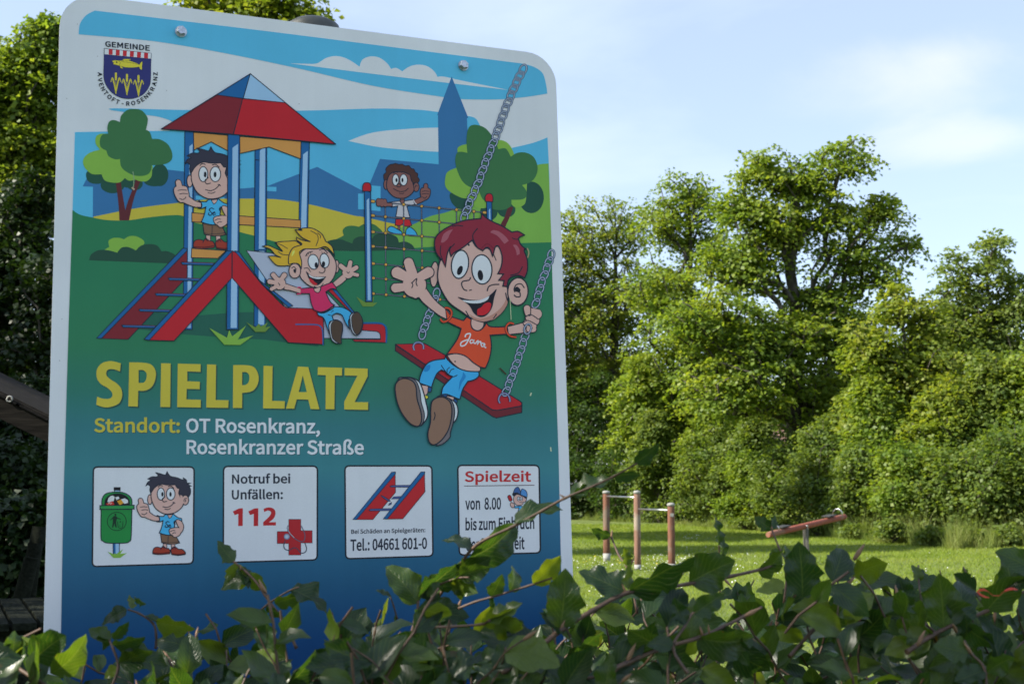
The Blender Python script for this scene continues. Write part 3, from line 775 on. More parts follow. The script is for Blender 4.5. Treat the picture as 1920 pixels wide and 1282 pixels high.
part('printed_tree', 'printed tree behind the swinging boy at the right of the print')
shape('O', DGREEN, ell(1265, 1070, 100, 126)); shape('O', DGREEN, '610,1060 640,1030 780,1040 770,1160! 700,1165 640,1130'); shape('O', DGREEN, ell(925, 1185, 70, 70)); shape('O', DGREEN, ell(1065, 1170, 72, 60))
shape('O', TRUNK, '1080,1140! 1120,1150! 1095,1220! 1050,1320! 1000,1320! 1050,1230!')
shape('O', LGREEN, '572,940 590,870 660,835 700,830! 672,700 690,660 750,643! 800,700! 950,650! 1010,612 1080,640 1125,720 1110,760! 1230,960! 1220,1100 1190,1140 1140,1152 1100,1120! 960,1140! 870,1158 810,1140 760,1080! 700,1072 620,1030 580,990')
shape('O', MGREEN, '752,715! 745,600 765,510 820,490 900,520 970,610 1000,685! 1060,680 1100,745! 1150,715 1220,712 1285,750 1315,830 1300,900 1255,950 1190,972! 1225,1020 1220,1070 1180,1088 1105,1090! 1100,1140 1040,1170 960,1165 940,1120! 880,1090 850,1030 850,985! 780,990 720,950 680,880 655,790 665,720 700,705')
part('printed_bush', 'printed bush at the left of the print')
shape('Q', LGREEN, '385,1155! 420,1135! 415,1090 450,1068 500,1068 530,1078! 570,1055 620,1055 670,1080 682,1110 640,1160! 480,1190!')
shape('Q', (30, 66, 58), '268,1235! 285,1190 340,1160 410,1160 480,1178! 510,1142 555,1135 600,1150 618,1162! 660,1125 720,1113 780,1125 812,1168! 860,1168 920,1200 960,1262!')
part('printed_bush', 'printed bushes behind the rope net')
shape('D', MGREEN, '660,260! 740,240 810,205! 800,160 830,125 890,115 950,125! 1000,100 1080,100 1140,140 1170,180 1180,280! 660,300!')
shape('D', (32, 66, 58), '660,258! 720,243 790,243 840,262 890,280! 905,240 960,215 1050,220 1075,235! 1100,200 1160,180 1230,190 1300,220 1320,270! 1380,262 1440,290 1470,335! 1200,345 950,350 720,345!')

# ------------------------------------------------------------------ crest
part('printed_crest')
shape('A', (40, 46, 108), '555,532! 1071,585! 1066,700 1062,880 1040,960 980,1035 890,1075 800,1082 710,1060 630,1005 570,920 549,830 552,700!', 0.7, (30, 34, 60))
shape('A', TXTW, '558,535! 1070,586! 1066,648! 556,598!', 0.6, (40, 44, 70))
for k in range(6):
    x = 606 + k * 77.3; y = 540 + k * 7.9
    shape('A', (158, 40, 52), '%g,%g! %g,%g! %g,%g! %g,%g!' % (x, y, x + 42, y + 4, x + 40, y + 62, x - 2, y + 60))
YC = (176, 172, 60)
shape('A', YC, '637,672! 670,662 720,665 760,665 790,660 820,662! 900,690 940,710! 960,680 975,680! 970,730 970,768! 950,760 935,735! 890,742 800,742 740,728 700,718 650,705! 660,690!', 0.5)
shape('A', YC, '750,662! 780,648 850,650! 820,668!', 0.4); shape('A', YC, '725,722! 750,735 765,755! 735,750!', 0.4)
stroke('A', '715,668 732,690 718,716', 0.5); shape('A', (60, 60, 50), ell(692, 684, 9, 9))
stroke('A', '740,678 850,690 930,710', 0.5)
for (x, y) in ((683, 795), (804, 810), (930, 822)):
    shape('A', YC, cap(x, y + 12, 11, x, y + 76, 11)); stroke('A', '%g,%g %g,%g' % (x, y + 80, x, y + 200), 0.8, YC)
    for sx in (-1, 1):
        stroke('A', '%g,%g %g,%g %g,%g %g,%g' % (x, y + 205, x + sx * 18, y + 110, x + sx * 38, y + 58, x + sx * 55, y + 105), 1.4, YC)
        stroke('A', '%g,%g %g,%g %g,%g' % (x, y + 235, x + sx * 22, y + 130, x + sx * 38, y + 70), 1.1, YC)
text('A', 'GEMEINDE', (566, 510), (1053, 558), 56, (24, 32, 50), 'B')
arc_text('A', 'AVENTOFT - ROSENKRANZ', 812, 832, 326, 189, -9, 45, (24, 32, 50), 'B')

# ------------------------------------------------------------------ the play tower with slide and ladder
part('printed_play_tower')
OW = 1.5
def pole(fr, x0, x1, xm, y0, y1, ytop, slant=0.0):
    shape(fr, POLED, '%g,%g! %g,%g! %g,%g! %g,%g!' % (x0, y0, x1, y0 + 3, x1 + slant, y1, x0 + slant, y1), OW)
    shape(fr, POLEL, '%g,%g! %g,%g! %g,%g! %g,%g!' % (xm, ytop, x1 - 3, ytop - (x1 - xm) * 0.55, x1 - 3 + slant, y1 - 3, xm + slant - 1, y1 - 3))
def polep(x0, x1, xm, y0, y1, ytop, s):      # photo pixels
    pole('X', x0, x1, xm, y0, y1, ytop, s)
polep(346.5, 364, 355, 245, 618, 275, -3.5)      # far left post (partly hidden)
polep(478, 500, 487, 272, 612, 283, -2)          # far middle post
polep(563, 580, 568, 262, 432, 290, -3)          # right post
shape('B', TAN, '283,994! 480,1010! 480,1066! 283,1055!', OW)
shape('B', TAN, '598,1015! 1010,1043! 1010,1096! 598,1074!', OW)
polep(478, 500, 487, 300, 470, 283, -1)
shape('B', TAN, '294,458! 525,478! 525,583! 412,522! 297,577!', OW)
shape('B', TAN, '602,486! 1012,518! 1010,636! 798,556! 604,600!', OW)
shape('E', TAN, '1135,95! 1520,122! 1430,208! 1130,200!', OW)
# ladder
shape('E', DRED, '1085,100! 1085,415! 420,1118! 110,1108! 130,1090!', OW)
shape('E', POLED, '1035,95! 1085,97! 1080,125! 120,1108! 65,1105!', OW)
for (x, y, x1) in ((1022, 265, 1370), (876, 440, 1215), (730, 614, 1050), (545, 791, 880), (355, 970, 715)):
    shape('E', POLED, '%g,%g! %g,%g %g,%g! %g,%g! %g,%g!' % (x, y, x + 30, y - 14, x1 + 20, y - 4, x1, y + 22, x + 8, y + 12), OW)
    stroke('E', '%g,%g %g,%g' % (x + 30, y - 10, x1 + 10, y - 3), 0.9, (96, 50, 84))
# boy stands here (drawn in the next part), the near post covers him
part('printed_child', 'printed boy in a blue shirt giving a thumbs up on the play tower')
SKIN = (170, 148, 152); SKS = (150, 118, 116)
def blue_boy():
    shape('C', (44, 47, 66), '140,315! 165,268 205,248! 163,228! 215,202 270,202 290,185 262,150! 320,165 375,180 388,170 402,138! 420,172 450,198 520,212 580,236 605,240 600,215! 640,245 640,280! 700,278! 655,295! 700,315! 670,322! 690,360 684,420 640,480! 540,480! 400,420! 210,440! 190,370 195,320! 165,298', 1.6)
    shape('C', SKIN, ell(190, 482, 28, 60), 1.6)
    shape('C', SKIN, ell(625, 488, 42, 60), 1.6); stroke('C', '605,505 620,470 650,470', 1.2); stroke('C', '615,510 632,500 625,480', 1.2)
    shape('C', SKIN, '205,400! 240,345 290,305 340,290! 400,302 470,302 500,298! 530,340 556,346 545,400 560,440! 600,520 580,580 500,642 400,660 330,642 260,590 222,520 205,460', 1.8)
    shape('C', SKIN, '560,430! 590,440 605,520 585,540!')
    for (x, rx, px) in ((325, 45, 344), (446, 53, 443)):
        shape('C', (196, 212, 228), ell(x, 413, rx, 75), 1.6); shape('C', (18, 24, 34), ell(px, 417, 14, 28))
    stroke('C', '375,440 370,452 345,470 345,490 360,510 400,502', 1.5)
    stroke('C', '345,568 400,578 450,557 488,520', 1.6); stroke('C', '470,520 485,516 500,532', 1.4); stroke('C', '370,598 410,604 445,590', 1.5)
    stroke('C', '290,330 315,308 348,316', 1.6); stroke('C', '412,322 450,316 486,346', 1.6)
    shape('C', (104, 84, 72), '320,905! 505,920! 556,1015! 490,1030 420,1030 335,1012!', 1.6); stroke('C', '415,930 412,1028', 1.2); stroke('C', '520,940 545,1012', 1.0); stroke('C', '335,1000 415,1012 545,1000', 0.8)
    shape('C', SKIN, '352,1022! 398,1026! 398,1090! 358,1085!', 1.3); shape('C', SKIN, '450,1030! 496,1028! 502,1085! 456,1090!', 1.3)
    shape('C', (128, 50, 40), '225,1120! 240,1080 280,1065 330,1075 350,1055 390,1080 420,1085 440,1120 432,1148! 300,1158 225,1148!', 1.6)
    shape('C', (128, 50, 40), '444,1100! 470,1070 500,1062 540,1090 590,1095 625,1130 625,1155! 540,1168 460,1158!', 1.6)
    stroke('C', '228,1138 330,1144 430,1130', 1.6, (60, 26, 30)); stroke('C', '450,1148 540,1156 622,1146', 1.6, (60, 26, 30)); stroke('C', '320,1100 345,1060 370,1085', 1.4); stroke('C', '470,1095 480,1065 505,1090', 1.4)
    shape('C', (58, 152, 218), '355,690! 375,668! 480,662! 530,700 579,715! 576,760 500,742! 492,830 497,915! 400,918 305,892! 335,820 352,740! 315,755 275,752 262,735! 290,712 275,685! 310,688', 1.8)
    shape('C', SKIN, '405,672! 470,665! 450,700 428,712!', 1.2)
    stroke('C', '265,690 285,678 305,700 310,735 290,755 268,748', 1.8); stroke('C', '262,690 290,712 285,750', 1.0)
    multi('C', SKIN, [cap(85, 535, 26, 75, 495, 25), '150,640 180,640 240,682 300,702! 302,740! 230,736 140,700 110,680', '35,560 60,536 120,532 158,545 166,570 176,600 178,640 160,680 120,692 90,690 60,655 36,600'], 1.6)
    stroke('C', '68,578 110,570 160,575', 1.3); stroke('C', '85,613 130,606 170,612', 1.3); stroke('C', '85,655 118,668 145,652 150,640', 1.4)
    multi('C', SKIN, ['515,740 545,735 580,760 600,810 590,860 560,900! 520,890! 560,840! 530,790', '560,905 520,935 490,940 470,920 445,905 430,870 440,845 480,835 520,830 560,840'], 1.6)
    stroke('C', '438,878 470,862 500,865', 1.3); stroke('C', '462,905 485,890 510,892', 1.3); stroke('C', '500,740 485,765 500,792', 1.8)
    stroke('C', '432,762 405,752 385,770 400,790 412,808 398,825 376,815 384,798', 1.6, (20, 30, 60)); stroke('C', '424,806 442,800 436,790 420,802 428,824 452,812', 1.4, (20, 30, 60))
blue_boy()
part('printed_play_tower', 'printed tower roof, near post and slide')
shape('B', SKYB, '527,560! 602,560! 602,700! 527,700!')
pole('X', 427, 449, 435.5, 250, 618, 278, -2.5)
shape('B', DRED, '455,208! 622,235! 558,474! 78,438!', OW)
shape('B', RED, '622,235! 905,262! 1240,540! 560,474!', OW)
shape('B', POLED, '672,70! 625,235! 447,210!', OW)
shape('B', POLEL, '672,70! 905,262! 625,235!', OW)
stroke('B', '672,70 1243,540', 1.6); stroke('B', '672,70 78,438', 1.6); stroke('B', '78,438 560,474 1243,540', 1.8)
# slide
SLIDE = (140, 158, 192)
shape('D', SLIDE, '-90,345! 170,372! 480,500! 640,720! 800,890! 960,1060! 1100,1085! 1145,1110 1148,1160! 610,1155! 560,1035! 370,1020!', OW)
shape('D', RED, '630,680! 680,660! 905,915! 860,905!', OW); shape('D', POLED, '660,655! 725,690! 905,910! 890,925!', OW)
shape('D', RED, '975,1022! 1120,1022 1175,1035 1195,1075 1200,1195! 910,1185! 890,1168! 1148,1166! 1145,1120 1120,1095 1060,1088! 965,1080!', OW); stroke('D', '985,1015 1130,1015 1185,1035 1204,1080 1202,1198', 3.0, POLED)
shape('E', RED, '1590,125! 1640,150! 1920,500! 2160,740! 2205,765! 2480,775 2580,800 2610,850 2620,1175! 2220,1155! 1590,430!', OW)
shape('E', POLED, '1615,125! 1665,135! 1900,460! 2270,740! 2220,760! 1940,510!', OW)
stroke('D', '360,1028 540,1030 590,1045 612,1090 616,1220', 2.4, POLED)
# near ladder cheek
shape('E', RED, '1585,130! 1585,430! 935,1135! 640,1128! 655,1100!', OW)
shape('E', POLED, '1530,125! 1592,128! 655,1130! 600,1118!', OW)
for f, pts in (('E', '1330,990! 1530,1100! 1555,1015! 1590,1085! 1745,965! 1650,1125! 1828,1075! 1680,1182! 1500,1180!'), ('E', '1745,925! 1850,985! 1890,940! 1910,975! 1990,930! 1960,985! 2020,975! 1960,1035! 1850,1035!'),
               ('D', '925,770! 1010,825! 1025,785! 1050,820! 1090,765! 1080,830! 1120,825! 1080,862! 985,862!')):
    shape(f, LGREEN if pts.startswith('1330') else (86, 122, 58), pts)

part('printed_child', 'printed fair haired girl in a magenta shirt going down the slide')
HB = (196, 148, 48)
shape('D', SKIN, ell(745, 492, 22, 58), 1.6)
shape('D', HB, '55,308! 110,300 170,325 240,355 215,320 175,272! 240,264 300,262 360,258 420,300! 420,500! 415,518! 300,487 250,490 180,478 110,400! 160,398 230,412! 175,385 130,335', 1.7)
stroke('D', '200,355 240,382 298,388', 1.3); stroke('D', '175,272 240,300 290,330', 1.2)
multi('D', SKIN, ['690,665! 745,615 800,570! 832,610! 780,655 715,692!', ell(848, 550, 50, 52), cap(855, 520, 20, 870, 455, 18), cap(880, 530, 20, 925, 503, 19), cap(885, 560, 16, 935, 573, 15), cap(820, 520, 20, 780, 488, 20)], 1.5)
shape('D', SKIN, '400,380! 450,335 550,322 640,335 700,390 735,460 735,540 700,620 640,672 560,690 490,672 420,612 400,560 408,500', 1.8)
shape('D', HB, '300,470 302,390 340,322 420,290 372,250! 372,225! 420,250 500,266! 420,225 358,155! 420,162 405,150! 440,140 520,143 600,190 630,240 640,262! 700,310 722,400! 700,365 640,312 560,332 450,332 410,350! 398,372 418,450 415,515! 390,472 340,465', 1.8)
stroke('D', '500,165 560,200 570,250 550,305', 1.3); stroke('D', '560,185 590,205 590,235', 1.2); stroke('D', '420,300 380,260', 1.2)
shape('D', (232, 190, 96), '325,395! 335,355 355,345! 350,375! 330,400!')
shape('D', SKIN, ell(355, 535, 54, 68), 1.7); stroke('D', '325,512 345,498 370,520', 1.5); shape('D', (24, 28, 40), '345,520 368,525 362,555 345,545')
for (x, y, rx, ry, px, py) in ((527, 452, 49, 69, 553, 482), (630, 440, 42, 66, 620, 472)):
    shape('D', (190, 208, 226), ell(x, y, rx, ry, -8), 1.7); shape('D', (18, 22, 32), ell(px, py, 15, 26))
stroke('D', '455,400 475,370 520,355', 1.5); stroke('D', '580,345 620,335 660,372', 1.5)
for (x, y) in ((470, 398), (485, 385), (505, 378), (610, 372), (632, 374), (650, 385)): stroke('D', '%g,%g %g,%g' % (x, y, x - 8, y - 14), 1.0)
stroke('D', '595,480 610,500 632,512 630,540 605,555 578,545', 1.5)
shape('D', (20, 22, 34), '460,540! 520,590 640,590! 600,640 560,665 510,642 485,600', 1.2)
shape('D', (196, 212, 228), '482,566! 530,592 636,594! 570,610 500,592')
shape('D', (158, 32, 46), '490,605 520,618 540,640 565,655! 540,668 500,640')
stroke('D', '440,512 475,508 500,545', 1.2); stroke('D', '530,678 580,690 620,650', 1.2)
shape('D', (168, 40, 92), '380,690! 410,700! 510,690 535,705! 545,728 570,735 590,715 595,680! 640,662 700,640! 735,690 735,705! 690,700 640,730! 665,790 690,830 720,850! 650,898 590,915 530,895! 505,830 490,745! 410,745 370,750! 395,720!', 1.8)
shape('D', SKIN, '530,700! 540,725 570,735 588,715 592,682!', 1.2)
multi('D', SKIN, ['265,655! 340,680 412,705! 405,740! 320,715 258,705!', ell(215, 653, 52, 54), cap(195, 620, 20, 155, 573, 20), cap(180, 645, 18, 122, 635, 21), cap(185, 680, 16, 140, 703, 16), cap(232, 610, 18, 258, 575, 22)], 1.5)
stroke('D', '200,645 215,665 210,670', 1.2); stroke('D', '835,540 850,555 862,540', 1.2); stroke('D', '378,690 405,688 412,715 405,745 372,748', 2.2, (168, 40, 92))
shape('D', SKS, '560,912! 640,912 720,855! 700,885 640,918!', 1.2)
shape('D', (52, 148, 214), '560,915! 600,925 640,918 700,885 718,866! 790,872 850,900 885,930! 850,1000 860,1075! 820,1010 790,945 740,925! 700,950 715,995! 672,1015 680,1130! 650,1050 620,970 572,945', 1.8)
stroke('D', '690,915 712,900', 1.2); stroke('D', '660,940 700,950', 1.2)
for (sx, t, s) in ((0, '665,1040! 690,1000 740,988 790,1020 795,1080 785,1140 782,1206! 740,1205 700,1180 680,1130', '690,1030 720,995 760,998 792,1030 790,1090 780,1150 782,1204 745,1195 705,1160 690,1100'),
                   (0, '860,960! 880,930 930,915 968,960 982,1030 962,1100 922,1132 885,1100 868,1040', '880,960 905,925 945,922 975,980 975,1040 955,1100 925,1125 895,1085 880,1020')):
    shape('D', (150, 164, 186), t, 1.8); shape('D', (66, 56, 50), s, 1.2)

part('printed_child', 'printed curly haired boy standing on the rope net')
SK2 = (112, 78, 80)
shape('F', SK2, '418,375! 445,375! 447,428! 414,428!', 1.3)
shape('F', (160, 168, 190), '330,412! 410,402! 430,425 450,402! 515,392! 540,425! 465,442! 490,532! 380,525! 395,440! 345,450!', 1.5)
shape('F', SK2, '412,395! 447,395! 440,415 428,424 418,412!', 1.0)
for x in (395, 470): shape('F', SK2, '%g,590! %g,590! %g,625! %g,625!' % (x, x + 18, x + 18, x + 2), 1.0)
shape('F', (160, 32, 42), '380,542! 487,542! 504,592! 455,598 432,580 415,592 375,590!', 1.4)
shape('F', (52, 148, 214), '315,618! 335,600 360,602 395,622 425,640 426,662! 360,652 318,636!', 1.6); shape('F', (52, 148, 214), '460,625! 480,606 505,612 535,642 549,675! 490,672 455,662!', 1.6)
shape('F', (66, 45, 44), '290,240 286,200 305,180 303,152 332,122 360,116 380,111 405,118 430,117 455,130 482,128 500,150 520,155 532,178 550,190 550,215 563,238 550,262 520,262! 500,300! 310,300! 300,250', 1.4)
shape('F', SK2, ell(303, 275, 17, 38), 1.5); shape('F', SK2, ell(538, 294, 23, 35), 1.5); stroke('F', '530,300 535,280 548,290', 1.1)
shape('F', SK2, '310,250! 330,200 370,178 440,180 490,200! 500,240 512,262! 520,320 480,365 430,382 370,372 325,332 308,290', 1.7)
for (x, rx, px) in ((378, 25, 385), (440, 29, 431)):
    shape('F', (190, 206, 222), ell(x, 239, rx, 44), 1.5); shape('F', (18, 22, 32), ell(px, 241, 8, 16))
stroke('F', '385,285 395,268 412,272 420,285 405,294 385,288', 1.5); stroke('F', '360,306 405,328 450,325 478,302', 1.5); stroke('F', '405,342 428,346 445,340', 1.2); stroke('F', '360,190 380,178 395,182', 1.4); stroke('F', '422,182 445,178 462,190', 1.4)
multi('F', SK2, ['520,400! 575,375! 605,395! 560,418 530,428!', '572,340 578,308 600,302 640,310 645,340 635,372 612,392 585,385', cap(612, 305, 14, 612, 282, 13)], 1.5)
stroke('F', '580,330 610,325 640,330', 1.1); stroke('F', '580,350 610,345 640,350', 1.1); stroke('F', '585,370 605,382 620,365', 1.2); stroke('F', '515,392 525,412 540,428', 2.0, (160, 168, 190))

part('printed_rope_net')
def net_row(y0, x1, slope=0.083):
    return [(182 + t * (x1 - 182), y0 + slope * t * (x1 - 182)) for t in (0, 1)]
ROWS = [(403, 1085), (513, 1000), (640, 1000), (752, 1000), (885, 1000), (997, 1000), (1118, 1000)]
ROPE = (92, 102, 128); BEAD = (188, 138, 66)
def net_y(i, x): return ROWS[i][0] + (0.1 if i < 2 else 0.088) * (x - 182)
cols = [298, 440, 580, 715, 850, 985]
pol = []; pold = []
def rope(x0, y0, x1, y1):
    stroke('F', '%g,%g %g,%g' % (x0, y0, x1, y1), 2.4); stroke('F', '%g,%g %g,%g' % (x0, y0, x1, y1), 1.1, ROPE)
for c_ in cols: rope(c_, net_y(0, c_), c_ + 6, net_y(6, c_))
for i in range(7): rope(182, net_y(i, 182), ROWS[i][1], net_y(i, ROWS[i][1]))
for i in range(7):
    for c_ in cols: shape('F', BEAD, ell(c_ + i * 1.0, net_y(i, c_), 12, 12, n=10), 1.0)
    shape('F', BEAD, cap(196, net_y(i, 196), 11, 208, net_y(i, 208), 11), 1.0)
shape('F', BEAD, cap(1062, net_y(0, 1062), 11, 1074, net_y(0, 1074), 11), 1.0)
multi('F', SK2, ['300,418! 350,422! 350,442! 300,440!', cap(245, 400, 15, 245, 428, 14), cap(268, 400, 13, 272, 432, 14), cap(292, 402, 13, 298, 432, 14)], 1.3)
for (xa, xb, xm, y0, y1, sl) in ((682.5, 694.5, 687, 358, 566, 3.0), (911.5, 921.5, 916, 376, 425, 1.0)):
    pole('X', xa, xb, xm, y0, y1, y0 + 18, sl)
shape('F', RED, '123,327! 122,290 135,265 155,261 175,266 187,290 186,328!', 1.6)
shape('F', RED, '1072,405! 1072,370 1085,350 1102,345 1120,350 1131,372 1130,410!', 1.6)

# ------------------------------------------------------------------ swing
part('printed_swing_seat')
def hpx(s):      # photo pixels -> string
    return s
shape('H', (88, 32, 44), '108,238! 1040,858! 1325,815! 1322,888! 1080,940! 1045,928! 108,295!', 2.0)
shape('H', RED, '110,232! 390,225! 590,338! 1300,775! 1324,795! 1318,825! 1085,867! 1040,862!', 2.0)
CH = (132, 154, 190)
def ring_link(x, y, a, L=9.5, W=6.2):
    s = ell(x, y, L, W, math.degrees(a))
    stroke('X', s, 3.9, (34, 48, 84), True); stroke('X', s, 1.7, CH, True)
def chain(pts, step=13.6):
    acc = 0; tgt = 0; k = 0
    for (x0, y0), (x1, y1) in zip(pts, pts[1:]):
        d = math.hypot(x1 - x0, y1 - y0); a = math.atan2(y1 - y0, x1 - x0)
        while tgt <= acc + d:
            t = (tgt - acc) / d
            ring_link(x0 + (x1 - x0) * t, y0 + (y1 - y0) * t, a + (0.30 if k % 2 else -0.12)); tgt += step; k += 1
        acc += d
part('printed_chain', 'printed grey swing chain rising to the top right of the print')
chain([(980.5, 131), (978, 135), (964, 164), (945.7, 209), (930.5, 253), (910.6, 302.5), (895.4, 344.6), (881, 377), (868, 412)])
part('printed_chain', 'printed grey swing chain below the raised hand')
chain([(818, 550), (806, 584.5), (796, 612), (788, 636)])
stroke('H', '290,290 280,255 300,220 345,215 375,240 378,280', 4.2, (34, 48, 84)); stroke('H', '290,290 280,255 300,220 345,215 375,240 378,280', 2.1, (110, 128, 176))
part('printed_chain', 'printed grey swing chain on the right, held in the fist')
chain([(1033, 478), (1026, 500), (1015, 530), (1005, 566), (1001, 580)])
chain([(988, 618), (980, 645), (967, 684), (953, 722), (947, 738)])
stroke('H', '1110,800 1098,760 1120,715 1165,705 1200,740 1208,785', 4.2, (34, 48, 84)); stroke('H', '1110,800 1098,760 1120,715 1165,705 1200,740 1208,785', 2.1, (110, 128, 176))

part('printed_child', 'printed auburn haired boy in an orange shirt on the red swing')
# arms and far hand
shape('G', SKIN, ell(415, 552, 34, 105, 4), 2.0)
multi('G', SKIN, ['283,735! 345,672! 400,748 460,808 520,850! 545,885 518,920! 460,892 380,832 325,785', ell(248, 640, 96, 100),
                  cap(235, 560, 40, 200, 455, 38), cap(190, 580, 36, 105, 538, 46), cap(180, 655, 30, 92, 665, 36), cap(300, 570, 36, 365, 535, 42), cap(265, 700, 50, 265, 700, 45)], 2.0)
stroke('G', '225,665 235,640 222,618', 1.8); stroke('G', '225,625 250,600 268,588 262,620 272,650', 1.8); stroke('G', '330,602 345,600', 1.6)
shape('G', (178, 66, 42), '505,838! 560,905! 655,935! 680,905! 720,930 720,985 745,1012 790,1015 825,985 845,950! 880,985 1020,985! 1040,1045! 875,1055! 885,1130 880,1200 862,1270 836,1327! 793,1318 733,1280 673,1230 604,1209 517,1213! 590,1110 620,1050 635,1000! 520,945!', 2.2)
shape('G', SKIN, '722,905! 715,960 730,1000 765,1018 800,1008 822,975 822,930!', 2.0)
stroke('G', '500,828 535,835 556,865 548,905 520,935 485,945 462,920', 5.0, (36, 26, 34)); stroke('G', '500,828 535,835 556,865 548,905 520,935 485,945 462,920', 3.0, (178, 66, 42))
multi('G', SKIN, ['1022,988! 1150,955! 1180,1030! 1030,1046!'], 1.8)
stroke('G', '1072,962 1035,955 1008,985 1010,1025 1040,1062 1092,1072', 5.0, (36, 26, 34)); stroke('G', '1072,962 1035,955 1008,985 1010,1025 1040,1062 1092,1072', 3.0, (178, 66, 42))
multi('G', SKIN, [cap(1205, 850, 20, 1262, 880, 40), cap(1195, 910, 26, 1245, 935, 36), cap(1175, 955, 24, 1225, 980, 32), cap(1200, 1005, 25, 1232, 1005, 24), cap(1180, 835, 26, 1190, 872, 26)], 1.6)
shape('G', SKIN, ell(1215, 915, 35, 60))
stroke('G', '1168,905 1210,885 1275,925', 1.7); stroke('G', '1150,950 1190,935 1260,970', 1.7); stroke('G', '1150,972 1195,975 1225,1000', 1.7); stroke('G', '1210,830 1208,888 1190,895', 1.7)
ring_link(988, 617, 1.9)
# belly and jeans
shape('H', SKIN, '600,340! 650,328 700,325 780,350 850,410 920,455! 915,492 830,497 740,478 650,412', 2.0); shape('H', (30, 30, 40), ell(678, 400, 7, 8))
shape('H', (48, 144, 212), '585,345! 600,375 650,425 720,468 800,492 905,497! 905,540 860,575 800,590! 750,670 725,760! 700,755 600,715 545,720! 560,650 600,600 655,545! 600,520 590,500 545,480! 500,520 470,590 450,650! 432,640 330,605! 350,520 400,430 470,390 578,375!', 2.2)
stroke('H', '545,435 560,460 600,510 655,545 700,530', 1.7); stroke('H', '605,500 600,480 625,455', 1.5); stroke('H', '620,515 640,480 670,470', 1.5)
shape('H', (28, 112, 184), '375,490! 390,450 430,430 440,445 430,480 400,498'); shape('H', (28, 112, 184), '755,500! 780,545 740,610 712,690! 720,600 745,545')
shape('H', SKIN, '340,620! 420,635! 415,700! 390,735! 360,690!', 1.6); shape('H', (24, 70, 130), '420,640! 455,655! 445,695! 415,690!', 1.4); shape('H', SKIN, '595,728! 670,742! 662,775! 590,750!', 1.6)
shape('H', (24, 70, 130), '548,722! 600,715 590,745! 545,745!', 1.4); shape('H', (24, 70, 130), '670,755! 700,775! 695,800! 660,785!', 1.4)
shape('H', (176, 176, 60), '378,725! 405,725 422,745 395,760 380,755', 1.2)
shape('H', (168, 186, 208), '130,580 200,552 275,560 335,600 372,690 400,800 415,880 405,945 355,1010 320,1010! 200,800!', 2.4)
shape('H', (92, 92, 104), '130,580 200,555 265,565 310,600 340,690 352,790 380,890 378,960 350,1012 310,1018! 200,800!', 1.6)
shape('H', (112, 92, 84), '100,650 125,590 170,565 225,568 275,595 302,650 312,760 345,870 355,950 340,1005 305,1022 240,990 165,895 118,780', 2.4)
shape('H', (168, 186, 208), '560,745 640,765 690,810 705,880 690,950 650,1000! 600,900!', 2.2)
shape('H', (92, 92, 104), '500,750 600,745 655,800 672,880 660,980 632,1080 625,1130 560,1190 500,1208! 500,1000!', 2.0)
shape('H', (112, 92, 84), '443,850 458,780 510,745 570,745 625,785 645,850 640,950 610,1060 550,1150 480,1198 430,1175 415,1090 440,980', 2.4)
stroke('H', '478,885 484,920 470,965', 1.8)
# near ear, head, face
shape('G', SKIN, '440,560 455,460 500,380 600,315 720,265 850,320 945,320! 985,420 990,520 1010,620 1022,700 1018,790 975,865 900,925 820,946 720,915 640,862 540,790 480,700 450,630', 2.4)
shape('G', SKS, '905,925! 975,865 1018,792 1012,740! 985,800 930,860 850,905 770,915 700,880! 740,925 820,945!')
shape('G', SKIN, ell(1104, 695, 84, 114, 4), 2.4)
stroke('G', '1158,665 1130,632 1090,640 1072,675 1080,700', 2.0); shape('G', (24, 28, 40), '1100,655 1125,680 1118,705 1130,715 1105,700 1075,690 1080,665'); stroke('G', '1120,700 1122,735 1090,738 1072,722', 2.2)
for (x, y, rx, ry, rt, px, py, prx, pry, pr) in ((625, 470, 70, 117, 8, 624, 520, 21, 40, 22), (806, 512, 83, 121, -3, 794, 560, 22, 44, -8)):
    shape('G', (192, 208, 226), ell(x, y, rx, ry, rt, 20), 2.4); shape('G', (18, 20, 30), ell(px, py, prx, pry, pr))
stroke('G', '712,576 700,600 650,610 638,635 655,675 685,688', 2.2); stroke('G', '700,686 722,680', 1.8)
stroke('G', '655,303 680,298 704,314', 3.0); stroke('G', '820,345 850,336 875,350', 2.6); stroke('G', '905,390 925,440', 1.6)
stroke('G', '850,692 862,655 900,638 950,636', 2.2); stroke('G', '672,855 700,900', 2.0); stroke('G', '900,920 928,880', 1.8); stroke('G', '1003,705 1010,745 1022,775', 2.0)
shape('G', (20, 22, 34), '608,741! 700,765 800,765 870,730 925,678! 905,740 885,830 840,890 790,902 740,870 712,820 670,780', 1.6)
shape('G', (192, 208, 226), '640,765! 720,770 800,762 868,730! 850,765 790,790 720,792 670,782')
shape('G', (160, 30, 44), '768,890! 768,845 800,825 825,798 860,785 882,800 868,855 825,888')
HR = (112, 36, 56)
shape('G', HR, '480,440! 430,380 413,300 428,240 480,190 560,145 650,110 740,97 797,92! 805,50! 840,85 900,120 970,152 1055,205! 1105,198 1158,228! 1118,245 1108,262! 1130,310 1172,345! 1155,355 1180,430 1182,520 1160,582! 1110,562 1050,575 1022,605! 1012,655! 980,650! 990,605! 945,602! 985,550! 938,548! 968,480 972,400 945,325 918,325 895,405! 872,345 845,330 812,358! 760,325 725,270! 650,330 580,372 550,405! 538,360 548,320! 520,380 503,492!', 2.4)
